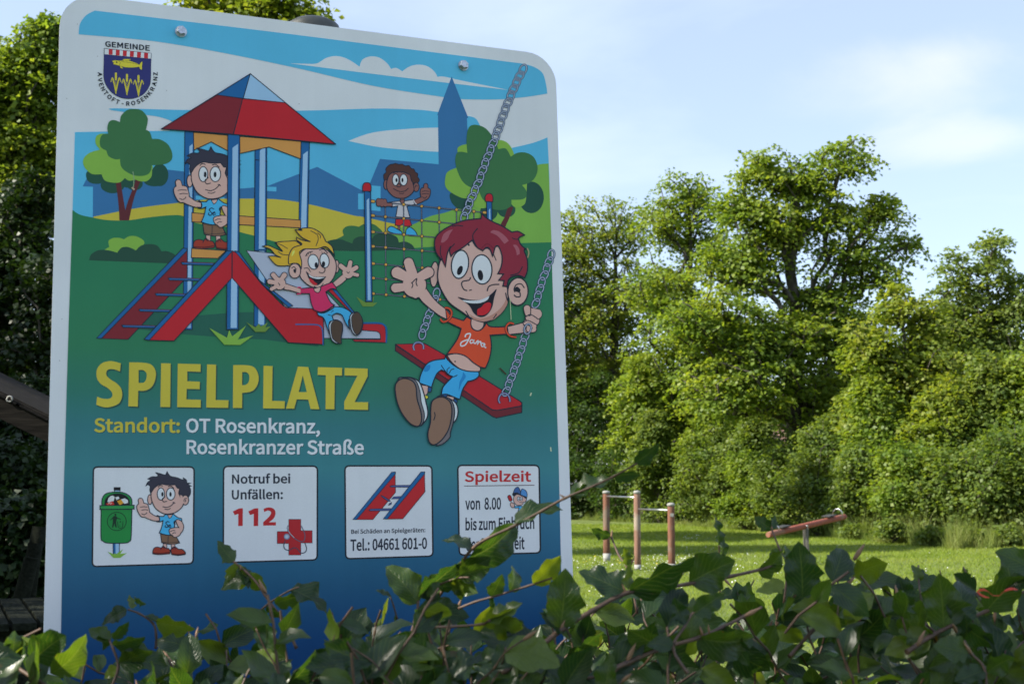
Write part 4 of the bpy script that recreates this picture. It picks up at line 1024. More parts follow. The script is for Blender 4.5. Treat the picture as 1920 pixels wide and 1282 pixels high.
stroke('G', '770,172 730,230 745,290 765,325', 2.0); stroke('G', '535,345 580,300', 1.8); stroke('G', '465,315 462,380 480,430', 1.6); stroke('G', '650,155 600,148 560,158', 1.8); stroke('G', '1142,487 1110,540 1040,562', 1.8); stroke('G', '1108,262 1080,262 1055,250', 1.6)
stroke('G', '800,340 850,300 905,340', 1.2, (84, 26, 44))
shape('G', (134, 78, 98), '876,205 900,188 950,200 1000,240 1028,275! 992,302! 940,240 895,215'); shape('G', (134, 78, 98), '1062,310! 1090,310 1115,345 1118,385! 1095,396! 1085,350'); shape('G', (134, 78, 98), '466,288! 485,225 530,190 565,182! 540,220 520,262 485,290')
# shirt name
for w_, c_ in ((2.0, (190, 205, 222)),):
    stroke('G', '668,1072 675,1050 700,1042 712,1048 700,1085 672,1132 645,1145 630,1138 640,1112 690,1092', w_ + 0.4, c_)
    stroke('G', '738,1098 718,1094 708,1108 716,1122 734,1112 742,1096 738,1116 752,1124 766,1106', w_, c_)
    stroke('G', '766,1106 776,1100 770,1130 784,1110 798,1110 794,1126', w_, c_)
    stroke('G', '822,1124 808,1122 800,1136 810,1150 826,1146 830,1130 822,1124 826,1150 842,1160', w_, c_)

# ------------------------------------------------------------------ lettering
part('printed_lettering', 'yellow lettering SPIELPLATZ')
GLY = [('228,72! 222,125! 190,112 155,110 137,122 136,150 165,178 200,200 230,235 236,285 212,332 150,354 105,350 70,338! 75,286! 110,298 150,300 172,285 170,258 140,228 100,205 74,165 75,110 110,70 165,58', None),
       ('282,66! 370,68 425,82 452,125 448,180 425,225 385,247 340,248! 337,350! 276,348!', '342,115! 370,116 392,135 392,170 375,195 342,198!'),
       ('487,72! 548,73! 545,353! 482,352!', None), ('594,74! 741,78! 740,127! 655,124! 655,187! 736,190! 734,238! 651,236! 649,304! 742,306! 741,356! 590,353!', None),
       ('782,79! 840,81! 837,308! 920,309! 918,358! 777,356!', None), ('950,84! 1030,84 1085,98 1112,150 1108,205 1080,245 1045,258 1008,262! 1007,359! 948,358!', '1008,128! 1035,130 1053,150 1050,190 1030,210 1007,213!'),
       ('1145,88! 1203,90! 1200,313! 1282,315! 1280,363! 1142,361!', None), ('1366,93! 1432,96! 1504,367! 1447,365! 1432,305! 1358,303! 1342,363! 1289,363!', '1397,148! 1423,257! 1371,257!'),
       ('1494,97! 1650,101! 1649,151! 1603,150! 1600,367! 1543,366! 1545,148! 1492,147!', None), ('1666,102! 1814,106! 1814,155! 1730,321! 1817,322! 1816,371! 1664,368! 1663,320! 1748,152! 1665,150!', None)]
for g, h in GLY: shape('I', (28, 70, 70), g, 1.2, (34, 80, 78), hole=h, off=(2.2, 2.4))
for g, h in GLY: shape('I', (162, 160, 62), g, hole=h)
def text2(fr, s, p0, p1, cp, c, bold, sh=True):
    if sh: text(fr, s, p0, p1, cp, (24, 60, 78), bold, off=(1.0, 1.2))
    text(fr, s, p0, p1, cp, c, bold)
text2('I', 'Standort:', (55, 512), (608, 515), 86, (158, 158, 62), 'B')
part('printed_lettering', 'white lettering OT Rosenkranz, Rosenkranzer Strasse'.replace('Strasse', 'Straße'))
text2('I', 'OT Rosenkranz,', (647, 514), (1508, 520), 86, TXTW, 'B')
text2('I', 'Rosenkranzer Straße', (650, 652), (1790, 655), 86, TXTW, 'B')

# ------------------------------------------------------------------ the four white boxes
def rrect(pts, r=9):
    out = []
    n = 4
    for i in range(4):
        p = pts[i]; a = pts[i - 1]; b = pts[(i + 1) % 4]
        def tow(q, d):
            l = math.hypot(q[0] - p[0], q[1] - p[1]); return (p[0] + (q[0] - p[0]) * d / l, p[1] + (q[1] - p[1]) * d / l)
        s = tow(a, r); e = tow(b, r)
        out.append('%g,%g!' % s)
        for t in (0.25, 0.5, 0.75):
            x = (1 - t) ** 2 * s[0] + 2 * t * (1 - t) * p[0] + t * t * e[0]; y = (1 - t) ** 2 * s[1] + 2 * t * (1 - t) * p[1] + t * t * e[1]
            out.append('%g,%g' % (x, y))
        out.append('%g,%g!' % e)
    return ' '.join(out)
part('printed_notice_box', 'white box with a green litter bin and a boy with his thumb up')
shape('X', TXTW, rrect([(175, 875), (364, 875), (362, 1056), (173, 1061.5)]), 3.0, (26, 32, 44))
BG = (28, 116, 62)
shape('J', POLED, '302,915! 372,915! 370,1040! 304,1040!', 1.5); shape('J', POLEL, '328,918! 368,918! 366,1035! 330,1035!')
shape('J', POLEL, '318,340! 378,340! 378,365! 318,365!', 1.2); shape('J', (20, 22, 30), '310,308! 384,308! 384,345! 310,345!')
shape('J', BG, '180,515! 182,440 215,385 280,365 345,360 410,368 465,392 505,440 508,515!', 1.7)
shape('J', (20, 22, 26), '210,508! 220,440 270,395 345,378 420,392 475,440 485,508!', 1.0)
shape('J', (176, 188, 206), '240,470! 250,430! 275,405! 300,400! 320,415! 310,460! 270,475!'); shape('J', (176, 188, 206), '390,440! 430,430! 465,450! 465,480! 430,490! 400,470!'); shape('J', (176, 188, 206), '325,420! 360,410! 375,430! 340,450!')
shape('J', (160, 40, 40), '222,490! 300,460! 318,500! 240,508!'); shape('J', (196, 130, 40), '345,460! 390,442! 418,482! 375,505!')
stroke('J', '245,492 262,480 275,492 290,478', 0.9, (200, 180, 180))
shape('J', BG, '172,550! 508,550! 500,850 480,900 430,918 250,918 190,895 170,850', 1.8)
shape('J', (40, 128, 72), cap(180, 530, 21, 512, 526, 21), 1.7)
stroke('J', ell(343, 682, 103, 100, n=22), 1.4, (20, 50, 40), True)
GD = (18, 44, 36)
shape('J', GD, ell(328, 608, 11, 11)); shape('J', GD, '312,622! 335,620! 350,640 388,655! 385,662! 345,652! 335,690! 342,748! 328,748! 316,705! 304,748! 290,748! 300,690! 300,648! 275,672! 270,666!')
stroke('J', '352,682 362,748 402,748 410,682', 1.2, GD); stroke('J', '372,690 385,680 385,695', 1.0, GD); stroke('J', '370,725 384,735', 1.0, GD)
shape('J', LGREEN, '240,1010! 310,1040! 320,1030! 335,1040! 410,985! 382,1035! 452,1028! 380,1080! 305,1080!')
AFF[0] = None
_old = FR['C']
FR['C'] = (160 + (925 - 447 * 0.87) / 5.829, 860 + (392 - 415 * 0.907) / 5.829, 5.829 / 0.888)
blue_boy()
FR['C'] = _old

part('printed_notice_box', 'white box with the emergency number 112 and a red cross')
shape('X', TXTW, rrect([(419, 874), (595, 873.5), (594.5, 1049), (418.5, 1054)]), 3.0, (26, 32, 44))
TD = (30, 38, 56)
text('K', 'Notruf bei', (212, 280), (880, 275), 100, TD, 'B')
text('K', 'Unfällen:', (210, 460), (795, 455), 102, TD, 'B')
for dx_ in (0, 177): shape('K', (150, 36, 44), '%g,565! %g,563! %g,766! %g,767! %g,628! %g,642! %g,600!' % (295 + dx_, 337 + dx_, 335 + dx_, 283 + dx_, 285 + dx_, 243 + dx_, 222 + dx_))
shape('K', (150, 36, 44), '576,570! 610,557 650,555 690,570 710,605 705,650 680,690 635,724! 716,722! 714,760! 570,762! 570,722! 640,655 660,615 645,595 615,592 580,608!')
shape('K', (142, 34, 44), '862,690! 1000,690! 1000,820! 1130,820! 1130,960! 1000,960! 1000,1098! 862,1098! 862,967! 730,967! 730,830! 862,828!', 0.9)
stroke('K', '858,760 845,790 870,850 930,910 1000,945 1035,935 1048,880 1035,830 1005,765', 1.7, (66, 78, 104)); stroke('K', '858,765 850,790 872,845 925,902', 0.9, (150, 168, 194))
stroke('K', '825,930 805,980 815,1025 860,1045 920,1015 960,1030 1000,1075 1050,1065 1065,1020 1045,960', 1.7, (50, 58, 80))
shape('K', (130, 150, 184), ell(839, 888, 30, 30, n=16), 1.4, (90, 106, 140)); shape('K', (150, 168, 196), ell(839, 888, 15, 15))

part('printed_notice_box', 'white box with a broken red ladder and a telephone number')
shape('X', TXTW, rrect([(646.5, 873), (809.5, 873), (811.5, 1042), (648, 1047)]), 3.0, (26, 32, 44))
shape('L', (152, 34, 44), '710,180! 714,400! 440,728! 240,728!', 1.2); shape('L', POLED, '668,158! 712,155! 712,180! 245,728! 200,728!', 1.2)
for t in ('645,330! 690,318 900,315! 880,340! 655,338!', '395,612! 440,600 670,595! 650,620! 405,624!', '535,438! 560,445 640,495 650,508! 620,505 560,462!', '690,455! 785,448! 765,475! 665,482!', '628,558! 640,535 668,522! 660,545!'):
    shape('L', (60, 80, 140), t, 1.0)
shape('L', (152, 34, 44), '1062,180! 1066,395! 800,718! 600,722!', 1.2); shape('L', POLED, '1018,157! 1064,155! 1062,180! 612,722! 565,720!', 1.2)
text('L', 'Bei Schäden an Spielgeräten:', (180, 897), (1072, 877), 48, TD, 'B')
text('L', 'Tel.: 04661 601-0', (172, 1100), (1092, 1075), 130, TD, 'B')

part('printed_notice_box', 'white box headed Spielzeit')
shape('X', TXTW, rrect([(858, 872), (1010.5, 872), (1013, 1036), (861, 1040)]), 3.0, (26, 32, 44))
text('M', 'Spielzeit', (197, 272), (998, 268), 120, (150, 36, 44), 'B')
stroke('M', '190,325 1035,316', 1.3, (60, 36, 50))
text('M', 'von  8.00', (205, 605), (635, 602), 136, TD, 'B')
text('M', 'bis zum Einbruch', (208, 853), (1035, 835), 135, TD, 'B')
text('M', 'der Dunkelheit', (215, 1100), (918, 1078), 140, TD, 'B')
shape('M', (30, 34, 50), '768,430! 790,400 870,420 940,450 945,490! 900,480! 800,450! 780,445!')
shape('M', SKIN, '790,450! 830,425 900,450 925,470! 940,480 930,510 905,520! 890,548 850,558 810,545 785,500', 1.2)
for x in (845, 878): shape('M', (200, 214, 228), ell(x, 478, 15, 24), 1.0); shape('M', (20, 22, 30), ell(x, 480, 4, 8))
shape('M', (48, 84, 150), '780,410! 800,360 830,338 850,350 870,400 868,430! 830,405!', 1.2); shape('M', (64, 120, 190), '868,430! 875,380 890,360 930,380 948,420 945,460!', 1.2)
stroke('M', '855,520 880,525 895,515', 0.9)
shape('M', (142, 34, 44), cap(735, 455, 20, 748, 488, 20), 1.2); stroke('M', '750,508 762,530', 1.5, (120, 110, 100)); shape('M', SKIN, '745,540 760,525 790,535 795,575 770,585 750,565', 1.1)
shape('M', (48, 144, 212), '795,570! 860,565! 905,570! 920,600! 900,640! 835,640! 850,585! 800,590!', 1.1)
shape('M', (120, 50, 56), '830,645! 900,645! 945,690! 900,700! 860,670!', 1.0)
# a few scratches and specks of dirt on the print
for s_, w_, c_ in (('955,560 957,600', 1.4, (150, 170, 150)), ('996,736 994,742', 2.2, (160, 178, 160)), ('1032,838 1033,846', 2.0, (160, 178, 160)), ('987,466 990,474 988,484', 2.4, (126, 128, 106)), ('936,690 943,697 948,702', 2.6, (52, 50, 40)), ('249,322 251,335 250,352', 1.6, (110, 140, 120)), ('247,352 252,356', 3.2, (150, 140, 132))):
    part('scratch'); stroke('X', s_, w_, c_)
for (x_, y_) in ((183, 106), (312, 171), (145, 46), (125, 185), (560, 196), (566, 18.5), (116, 598), (112, 676)):
    part('dirt_speck'); shape('X', (110, 116, 128), ell(x_, y_, 0.9, 0.7, n=6))
part(None)
# ================================================================== GROUND
rng = np.random.default_rng(7)
def lawn_mat():
    m, nt, b = new_mat('lawn')
    c1, f1 = noise_mix(nt, (0.115, 0.175, 0.026), (0.190, 0.235, 0.050), 0.5, detail=8, lo=0.3, hi=0.7)
    c2, f2 = noise_mix(nt, (0.45, 0.45, 0.45), (1.15, 1.15, 1.0), 60, detail=6, lo=0.3, hi=0.7)
    mx = nt.nodes.new('ShaderNodeMixRGB'); mx.blend_type = 'MULTIPLY'; mx.inputs['Fac'].default_value = 1
    nt.links.new(c1, mx.inputs['Color1']); nt.links.new(c2, mx.inputs['Color2'])
    nt.links.new(mx.outputs[0], b.inputs['Base Color']); b.inputs['Roughness'].default_value = 0.9
    bp = nt.nodes.new('ShaderNodeBump'); bp.inputs['Strength'].default_value = 0.7; bp.inputs['Distance'].default_value = 0.05
    nt.links.new(f2, bp.inputs['Height']); nt.links.new(bp.outputs[0], b.inputs['Normal'])
    return m
def gz(x, y): return 0.05 * np.sin(x * 0.23 + 1.0) * np.sin(y * 0.17) + 0.03 * np.sin(x * 0.9) * np.cos(y * 0.7)
bm = bmesh.new()
def grid_axis(a, b, s, far):
    v = list(np.arange(a, b + 1e-6, s)); return [-far * 1.0, -far * 0.3] + v + [far * 0.3, far * 1.0]
xs = grid_axis(-40, 60, 1.0, 900); ys = grid_axis(-20, 80, 1.0, 900)
vv = [[bm.verts.new((x, y, gz(x, y) if abs(x) < 100 and abs(y) < 100 else 0)) for y in ys] for x in xs]
for i in range(len(xs) - 1):
    for j in range(len(ys) - 1):
        f = bm.faces.new((vv[i][j], vv[i + 1][j], vv[i + 1][j + 1], vv[i][j + 1])); f.smooth = True
lawn = link('lawn', bm_mesh('lawn', bm, lawn_mat())); tag(lawn, kind='structure', label='sunlit green lawn sprinkled with daisies')

# ================================================================== FOLIAGE
def leaf_mat(name, cols, trans=0.5, rough=0.5, pos_scale=0.5, spec=0.35):
    m, nt, b = new_mat(name)
    g = nt.nodes.new('ShaderNodeNewGeometry')
    t = nt.nodes.new('ShaderNodeTexCoord')
    n = nt.nodes.new('ShaderNodeTexNoise'); n.inputs['Scale'].default_value = pos_scale; n.inputs['Detail'].default_value = 3
    nt.links.new(t.outputs['Object'], n.inputs['Vector'])
    mm = nt.nodes.new('ShaderNodeMath'); mm.operation = 'MULTIPLY_ADD'; mm.inputs[1].default_value = 0.55
    nt.links.new(g.outputs['Random Per Island'], mm.inputs[0])
    m2 = nt.nodes.new('ShaderNodeMath'); m2.operation = 'MULTIPLY_ADD'; m2.inputs[1].default_value = 1.5; m2.inputs[2].default_value = -0.52
    nt.links.new(n.outputs['Fac'], m2.inputs[0]); nt.links.new(m2.outputs[0], mm.inputs[2])
    r = nt.nodes.new('ShaderNodeValToRGB')
    e = r.color_ramp.elements
    for k, c in enumerate(cols):
        el = e[k] if k < 2 else e.new(k / (len(cols) - 1))
        el.position = k / (len(cols) - 1)
    for k, c in enumerate(cols): e[k].color = (*c, 1)
    nt.links.new(mm.outputs[0], r.inputs['Fac'])
    nt.links.new(r.outputs[0], b.inputs['Base Color'])
    b.inputs['Roughness'].default_value = rough; b.inputs['Specular IOR Level'].default_value = spec
    tr = nt.nodes.new('ShaderNodeBsdfTranslucent')
    sc = nt.nodes.new('ShaderNodeVectorMath'); sc.operation = 'MULTIPLY'; sc.inputs[1].default_value = (1.6, 1.5, 0.6)
    nt.links.new(r.outputs[0], sc.inputs[0]); nt.links.new(sc.outputs[0], tr.inputs['Color'])
    mx = nt.nodes.new('ShaderNodeMixShader'); mx.inputs['Fac'].default_value = trans
    nt.links.new(b.outputs[0], mx.inputs[1]); nt.links.new(tr.outputs[0], mx.inputs[2])
    out = nt.nodes['Material Output']; nt.links.new(mx.outputs[0], out.inputs['Surface'])
    return m

BARK = simple_mat('bark', (0.030, 0.026, 0.020), (0.085, 0.075, 0.058), 9, rough=0.95, bump=0.8, vec=(1, 1, 0.25), bdist=0.03)
GREEN_A = leaf_mat('leaves_mid_green', [(0.078, 0.145, 0.020), (0.155, 0.230, 0.030), (0.260, 0.310, 0.048)])
GREEN_B = leaf_mat('leaves_yellow_green', [(0.090, 0.150, 0.020), (0.170, 0.230, 0.030), (0.290, 0.310, 0.060)])
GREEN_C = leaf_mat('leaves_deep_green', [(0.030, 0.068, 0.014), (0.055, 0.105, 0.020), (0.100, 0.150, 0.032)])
GREEN_D = leaf_mat('leaves_shrub_green', [(0.075, 0.130, 0.026), (0.135, 0.195, 0.038), (0.215, 0.260, 0.072)])

GREEN_SHADE = leaf_mat('leaves_painted_shade', [(0.008, 0.022, 0.006), (0.014, 0.034, 0.008), (0.030, 0.055, 0.012)], trans=0.25)  # near-black leaf colour standing in for the deep shade on the left

def leaves(centers, normals, size, count, spread, flat, rg, lobed=True):
    """leaf mesh arrays: folded kite leaves scattered in flattened sprays"""
    nC = len(centers); size = size * 0.84; count = int(count * 1.35); spread = spread * 1.10
    N = nC * count
    c = np.repeat(centers, count, axis=0); nn = np.repeat(normals, count, axis=0)
    a = rg.normal(size=(N, 3)); a -= nn * np.sum(a * nn, axis=1, keepdims=True)
    a /= np.linalg.norm(a, axis=1, keepdims=True) + 1e-9
    rad = np.sqrt(rg.random((N, 1))) * spread * rg.uniform(0.6, 1.25, (N, 1))
    off = a * rad + nn * rg.normal(size=(N, 1)) * flat * spread
    off[:, 2] -= 0.25 * rad[:, 0] ** 2 / spread        # sprays droop at the rim
    p = c + off
    ln = nn * 1.0 + rg.normal(size=(N, 3)) * 0.55
    ln /= np.linalg.norm(ln, axis=1, keepdims=True)
    d = a + rg.normal(size=(N, 3)) * 0.5; d -= ln * np.sum(d * ln, axis=1, keepdims=True)
    d /= np.linalg.norm(d, axis=1, keepdims=True) + 1e-9
    s = np.cross(ln, d)
    L = size * rg.uniform(0.6, 1.25, (N, 1))
    w = L * rg.uniform(0.38, 0.52, (N, 1))
    v = np.empty((N, 4, 3))
    v[:, 0] = p - d * L * 0.15
    v[:, 1] = p + d * L * 0.42 + s * w + ln * w * 0.25
    v[:, 2] = p + d * L * 0.95 - ln * L * 0.12
    v[:, 3] = p + d * L * 0.42 - s * w + ln * w * 0.25
    f = (np.arange(N) * 4)[:, None] + np.array([[0, 1, 2, 3]])
    return v.reshape(-1, 3), f

def branch_mesh(name, nodes, par, rad, mat, sides=5, minr=0.006):
    V = []; F = []
    nodes = np.array(nodes)
    for i, p in enumerate(par):
        if p < 0 or rad[i] < minr: continue
        a = nodes[p]; b = nodes[i]; t = b - a; l = np.linalg.norm(t)
        if l < 1e-4: continue
        t /= l
        ref = np.array((0, 0, 1.0)) if abs(t[2]) < 0.9 else np.array((1.0, 0, 0))
        u = np.cross(t, ref); u /= np.linalg.norm(u); w = np.cross(t, u)
        n = sides if rad[i] < 0.06 else 9
        ra = min(rad[p], rad[i] * 1.25); rb = rad[i]
        base = len(V)
        for c, r in ((a - t * ra * 0.25, ra), (b + t * rb * 0.25, rb)):
            for k in range(n):
                an = 2 * math.pi * k / n
                V.append(c + (u * math.cos(an) + w * math.sin(an)) * r)
        for k in range(n):
            F.append((base + k, base + (k + 1) % n, base + n + (k + 1) % n, base + n + k))
    return np_mesh(name, V, F, mat, smooth=True)

def grow(base, blobs, nclus, rg, trunk_top=None, lean=(0, 0), r0=0.22, forks=None, surf=0.5):
    """blobs: (x,y,z,rx,ry,rz) in world metres. Returns cluster centres and a branch skeleton."""
    B = np.array(blobs)
    vol = (B[:, 3] * B[:, 4] * B[:, 5]) ** 0.72
    pick = rg.choice(len(B), nclus, p=vol / vol.sum())
    d = rg.normal(size=(nclus, 3)); d /= np.linalg.norm(d, axis=1, keepdims=True)
    r = rg.random((nclus, 1)) ** surf
    C = B[pick, :3] + d * r * B[pick, 3:6]
    C[:, 2] = np.maximum(C[:, 2], 0.35)
    C += rg.normal(size=C.shape) * B[pick, 3:6] * np.where(rg.random((nclus, 1)) < 0.3, 0.20, 0.06)
    out = d * 0.35 + np.array([0, 0, 1.0]) + rg.normal(size=(nclus, 3)) * 0.25
    out /= np.linalg.norm(out, axis=1, keepdims=True)
    cen = (B[:, :3] * vol[:, None]).sum(0) / vol.sum()
    top = trunk_top or (cen[0], cen[1], B[:, 2].max())
    nodes = []; par = []
    K = 14
    for k in range(K):
        t = k / (K - 1)
        x = base[0] + (top[0] - base[0]) * t ** 1.4 + rg.normal() * 0.05 * (k > 0)
        y = base[1] + (top[1] - base[1]) * t ** 1.4 + rg.normal() * 0.05 * (k > 0)
        nodes.append((x, y, base[2] - 0.1 + (top[2] - base[2]) * t)); par.append(k - 1)
    A = np.zeros((K + nclus * 3, 3)); A[:K] = nodes; n = K
    lowest = base[2] + (B[:, 2] - B[:, 5]).min() * 0.0 + 0.25 * (top[2] - base[2])
    order = np.argsort(np.linalg.norm(C - cen, axis=1) * 0.2 + np.linalg.norm(C[:, :2] - np.array(top)[:2], axis=1))
    tips = []
    for i in order:
        q = C[i]
        dd = A[:n] - q
        cost = np.linalg.norm(dd, axis=1) + np.maximum(0, dd[:, 2] + 0.25) * 1.6 + np.where(A[:n, 2] < lowest, 3.0, 0)
        j = int(np.argmin(cost))
        a = A[j]; L = np.linalg.norm(q - a)
        if L > 0.9:
            m1 = a + (q - a) * 0.4 + np.array([0, 0, 0.08 * L]) + rg.normal(size=3) * 0.05 * L
            m2 = a + (q - a) * 0.75 + np.array([0, 0, 0.06 * L]) + rg.normal(size=3) * 0.05 * L
            A[n] = m1; par.append(j); A[n + 1] = m2; par.append(n); A[n + 2] = q; par.append(n + 1); n += 3
        else:
            A[n] = q; par.append(j); n += 1
    cnt = np.ones(n)
    for k in range(n - 1, 0, -1):
        if par[k] >= 0: cnt[par[k]] += cnt[k] * 0.9
    rad = 0.007 + (r0 - 0.007) * (cnt / cnt[0]) ** 0.55
    rad[:3] *= np.array([1.45, 1.2, 1.08])
    return C, out, A[:n], par, rad

def tree(name, label, cat, base, blobs, nclus, mat, leaf=0.15, per=42, spread=0.5, flat=0.14, r0=0.22, seed=1, group=None, top=None, surf=0.5, trunk_name='trunk', crown='crown'):
    rg = np.random.default_rng(seed)
    b = (base[0], base[1], base[2])
    C, out, A, par, rad = grow(b, blobs, nclus, rg, trunk_top=top, r0=r0, surf=surf)
    o = np.array(b)
    root = empty(name, b); tag(root, label, cat, group)
    v, f = leaves(C - o, out, leaf, per, spread, flat, rg)
    link(crown, np_mesh(crown, v, f, mat), root)
    link(trunk_name, branch_mesh(trunk_name, A - o, par, rad, BARK), root)
    return root

def blobs_px(D, lst, deep=1.0, dy=0.0):
    out = []
    for t in lst:
        px, py, rx, ry = t[:4]; off = t[4] if len(t) > 4 else 0.0
        c = at_y(px, py, D + dy + off)
        k = (D + off) / 2420.0
        out.append((c.x, c.y, c.z, rx * k, max(rx, ry) * k * deep, ry * k))
    return out
def base_px(px, D): return (gx(px, D), D, float(gz(gx(px, D), D)))

TG = 'tall trees behind the lawn'
# the big maple in the middle
tree('maple_tree', 'tallest broad maple behind the lawn, its airy crown leaning right over a dark trunk', 'tree', base_px(1487, 44),
     blobs_px(44, [(1592, 290, 52, 42), (1535, 330, 60, 40), (1430, 318, 58, 38), (1480, 350, 60, 35), (1450, 425, 95, 62), (1560, 410, 75, 45), (1650, 400, 52, 38), (1690, 462, 40, 30, 1.0),
                   (1392, 395, 52, 45), (1385, 500, 100, 62), (1600, 480, 75, 40), (1540, 560, 90, 55), (1650, 520, 48, 30), (1330, 600, 90, 62, -1.5), (1450, 640, 120, 68, -1), (1590, 640, 80, 55), (1390, 730, 120, 62, -1.5), (1540, 740, 90, 50)], 0.8),
     880, GREEN_A, leaf=0.175, per=38, spread=0.56, flat=0.09, r0=0.24, seed=11, group=TG, top=(gx(1500, 44), 44, hz(600, 44)), surf=0.62)
tree('pale_tree', 'pale yellowish thin crowned tree standing nearest the right edge of the sign', 'tree', base_px(1150, 60),
     blobs_px(60, [(1085, 450, 55, 72), (1165, 430, 60, 62), (1120, 560, 85, 90), (1190, 560, 60, 70), (1100, 700, 80, 90), (1010, 480, 60, 80), (1000, 620, 80, 110), (1180, 700, 70, 80)], 1.0),
     760, GREEN_B, leaf=0.17, per=36, spread=0.55, r0=0.20, seed=12, group=TG, top=(gx(1160, 60), 60, hz(440, 60)))
tree('bright_tree', 'bright green round topped tree between the pale tree and the big maple', 'tree', base_px(1298, 52),
     blobs_px(52, [(1300, 368, 58, 40), (1255, 430, 65, 50), (1335, 450, 55, 55), (1250, 540, 80, 60), (1300, 640, 95, 80), (1230, 740, 95, 80), (1330, 780, 80, 60)], 1.0),
     520, GREEN_A, leaf=0.17, per=42, spread=0.5, r0=0.22, seed=13, group=TG, top=(gx(1300, 52), 52, hz(400, 52)))
tree('spiky_tree', 'slim tree with pointed upright tips at the right edge of the photo', 'tree', base_px(1850, 41),
     blobs_px(41, [(1862, 480, 22, 45), (1780, 520, 26, 55), (1820, 545, 42, 50), (1905, 560, 40, 55), (1775, 620, 60, 60), (1860, 640, 80, 70), (1930, 700, 80, 90), (1820, 740, 90, 80), (1900, 830, 90, 60)], 0.9),
     560, GREEN_D, leaf=0.15, per=42, spread=0.42, r0=0.16, seed=14, group=TG)
tree('chestnut_tree', 'yellow green leafy chestnut in front of the spiky tree, right of the big maple', 'tree', base_px(1715, 39),
     blobs_px(39, [(1680, 580, 45, 45), (1735, 600, 40, 45), (1640, 670, 62, 55), (1720, 690, 80, 60), (1650, 770, 75, 60), (1740, 790, 90, 70), (1690, 860, 95, 50)], 0.9),
     500, GREEN_B, leaf=0.17, per=40, spread=0.42, r0=0.16, seed=15, group=TG)
# trees behind and beyond the frame
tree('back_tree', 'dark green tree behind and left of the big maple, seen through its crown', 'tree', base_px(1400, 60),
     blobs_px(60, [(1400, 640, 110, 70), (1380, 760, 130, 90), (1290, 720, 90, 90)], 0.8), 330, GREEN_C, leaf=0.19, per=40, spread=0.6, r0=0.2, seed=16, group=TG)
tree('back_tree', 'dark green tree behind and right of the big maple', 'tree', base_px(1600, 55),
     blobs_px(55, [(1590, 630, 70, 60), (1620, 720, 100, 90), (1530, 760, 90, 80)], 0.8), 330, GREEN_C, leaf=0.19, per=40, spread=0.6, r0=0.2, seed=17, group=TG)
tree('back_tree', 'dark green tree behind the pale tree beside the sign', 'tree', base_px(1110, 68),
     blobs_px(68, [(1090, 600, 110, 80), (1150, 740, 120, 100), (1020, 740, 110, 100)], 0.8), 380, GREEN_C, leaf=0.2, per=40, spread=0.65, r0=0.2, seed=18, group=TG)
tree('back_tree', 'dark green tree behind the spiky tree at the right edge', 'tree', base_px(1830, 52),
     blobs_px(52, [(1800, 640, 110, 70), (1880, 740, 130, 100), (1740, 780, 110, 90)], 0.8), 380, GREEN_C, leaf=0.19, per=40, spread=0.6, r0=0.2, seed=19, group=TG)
tree('edge_tree', 'leafy tree cut off by the right edge of the photo', 'tree', base_px(2080, 41),
     blobs_px(41, [(2060, 520, 90, 70), (2110, 640, 120, 100), (2050, 780, 120, 90)], 0.9), 380, GREEN_A, leaf=0.17, per=40, spread=0.5, r0=0.2, seed=20, group=TG)

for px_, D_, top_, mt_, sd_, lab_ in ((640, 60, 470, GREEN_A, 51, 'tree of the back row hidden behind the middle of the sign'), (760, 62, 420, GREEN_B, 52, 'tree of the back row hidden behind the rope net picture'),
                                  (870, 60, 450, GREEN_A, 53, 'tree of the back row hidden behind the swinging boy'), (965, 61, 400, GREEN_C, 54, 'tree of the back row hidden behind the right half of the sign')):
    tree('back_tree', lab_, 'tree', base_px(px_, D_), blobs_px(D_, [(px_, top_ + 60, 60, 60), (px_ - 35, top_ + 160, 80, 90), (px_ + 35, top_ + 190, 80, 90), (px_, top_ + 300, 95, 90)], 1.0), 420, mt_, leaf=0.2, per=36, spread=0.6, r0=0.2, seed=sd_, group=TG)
# shrubs along the back of the lawn
SG = 'shrubs along the far edge of the lawn'
SH = [(560, 910, 75, 80, 56, GREEN_C, 'shrub at the back of the lawn behind the left half of the sign'), (680, 905, 75, 85, 57, GREEN_D, 'shrub at the back of the lawn behind the middle of the sign'), (800, 905, 75, 85, 58, GREEN_A, 'shrub at the back of the lawn behind the swing seat picture'), (900, 905, 70, 85, 58, GREEN_D, 'shrub at the back of the lawn behind the right half of the sign'), (1000, 900, 65, 85, 58, GREEN_A, 'shrub at the back of the lawn behind the right rim of the sign'), (1092, 905, 60, 75, 57, GREEN_C, 'dark shrub right beside the edge of the sign'), (1175, 890, 62, 85, 54, GREEN_C, 'dark shrub behind the left pull up post'),
      (1255, 900, 60, 75, 50.5, GREEN_D, 'pale green shrub behind the right pull up post'), (1330, 895, 58, 85, 48, GREEN_D, 'tall shrub behind the right end of the pull up bars'),
      (1405, 915, 50, 65, 45, GREEN_A, 'round shrub left of the see-saw beam'), (1470, 900, 60, 85, 42.5, GREEN_D, 'shrub behind the lower end of the see-saw beam'),
      (1550, 880, 62, 85, 39.8, GREEN_D, 'shrub behind the middle of the see-saw beam, under the tiled roof'), (1625, 905, 58, 72, 37.3, GREEN_D, 'shrub behind the upper end of the see-saw beam'),
      (1700, 900, 58, 68, 35.5, GREEN_A, 'low shrub under the yellow green chestnut'), (1775, 915, 60, 72, 34.4, GREEN_D, 'broad shrub right of the chestnut'),
      (1855, 905, 66, 85, 33.6, GREEN_D, 'broad pale shrub with big leaves near the right edge'), (1940, 900, 66, 95, 33.2, GREEN_D, 'shrub cut off by the right edge of the photo'), (2050, 900, 80, 90, 33, GREEN_A, 'shrub beyond the right edge of the photo')]
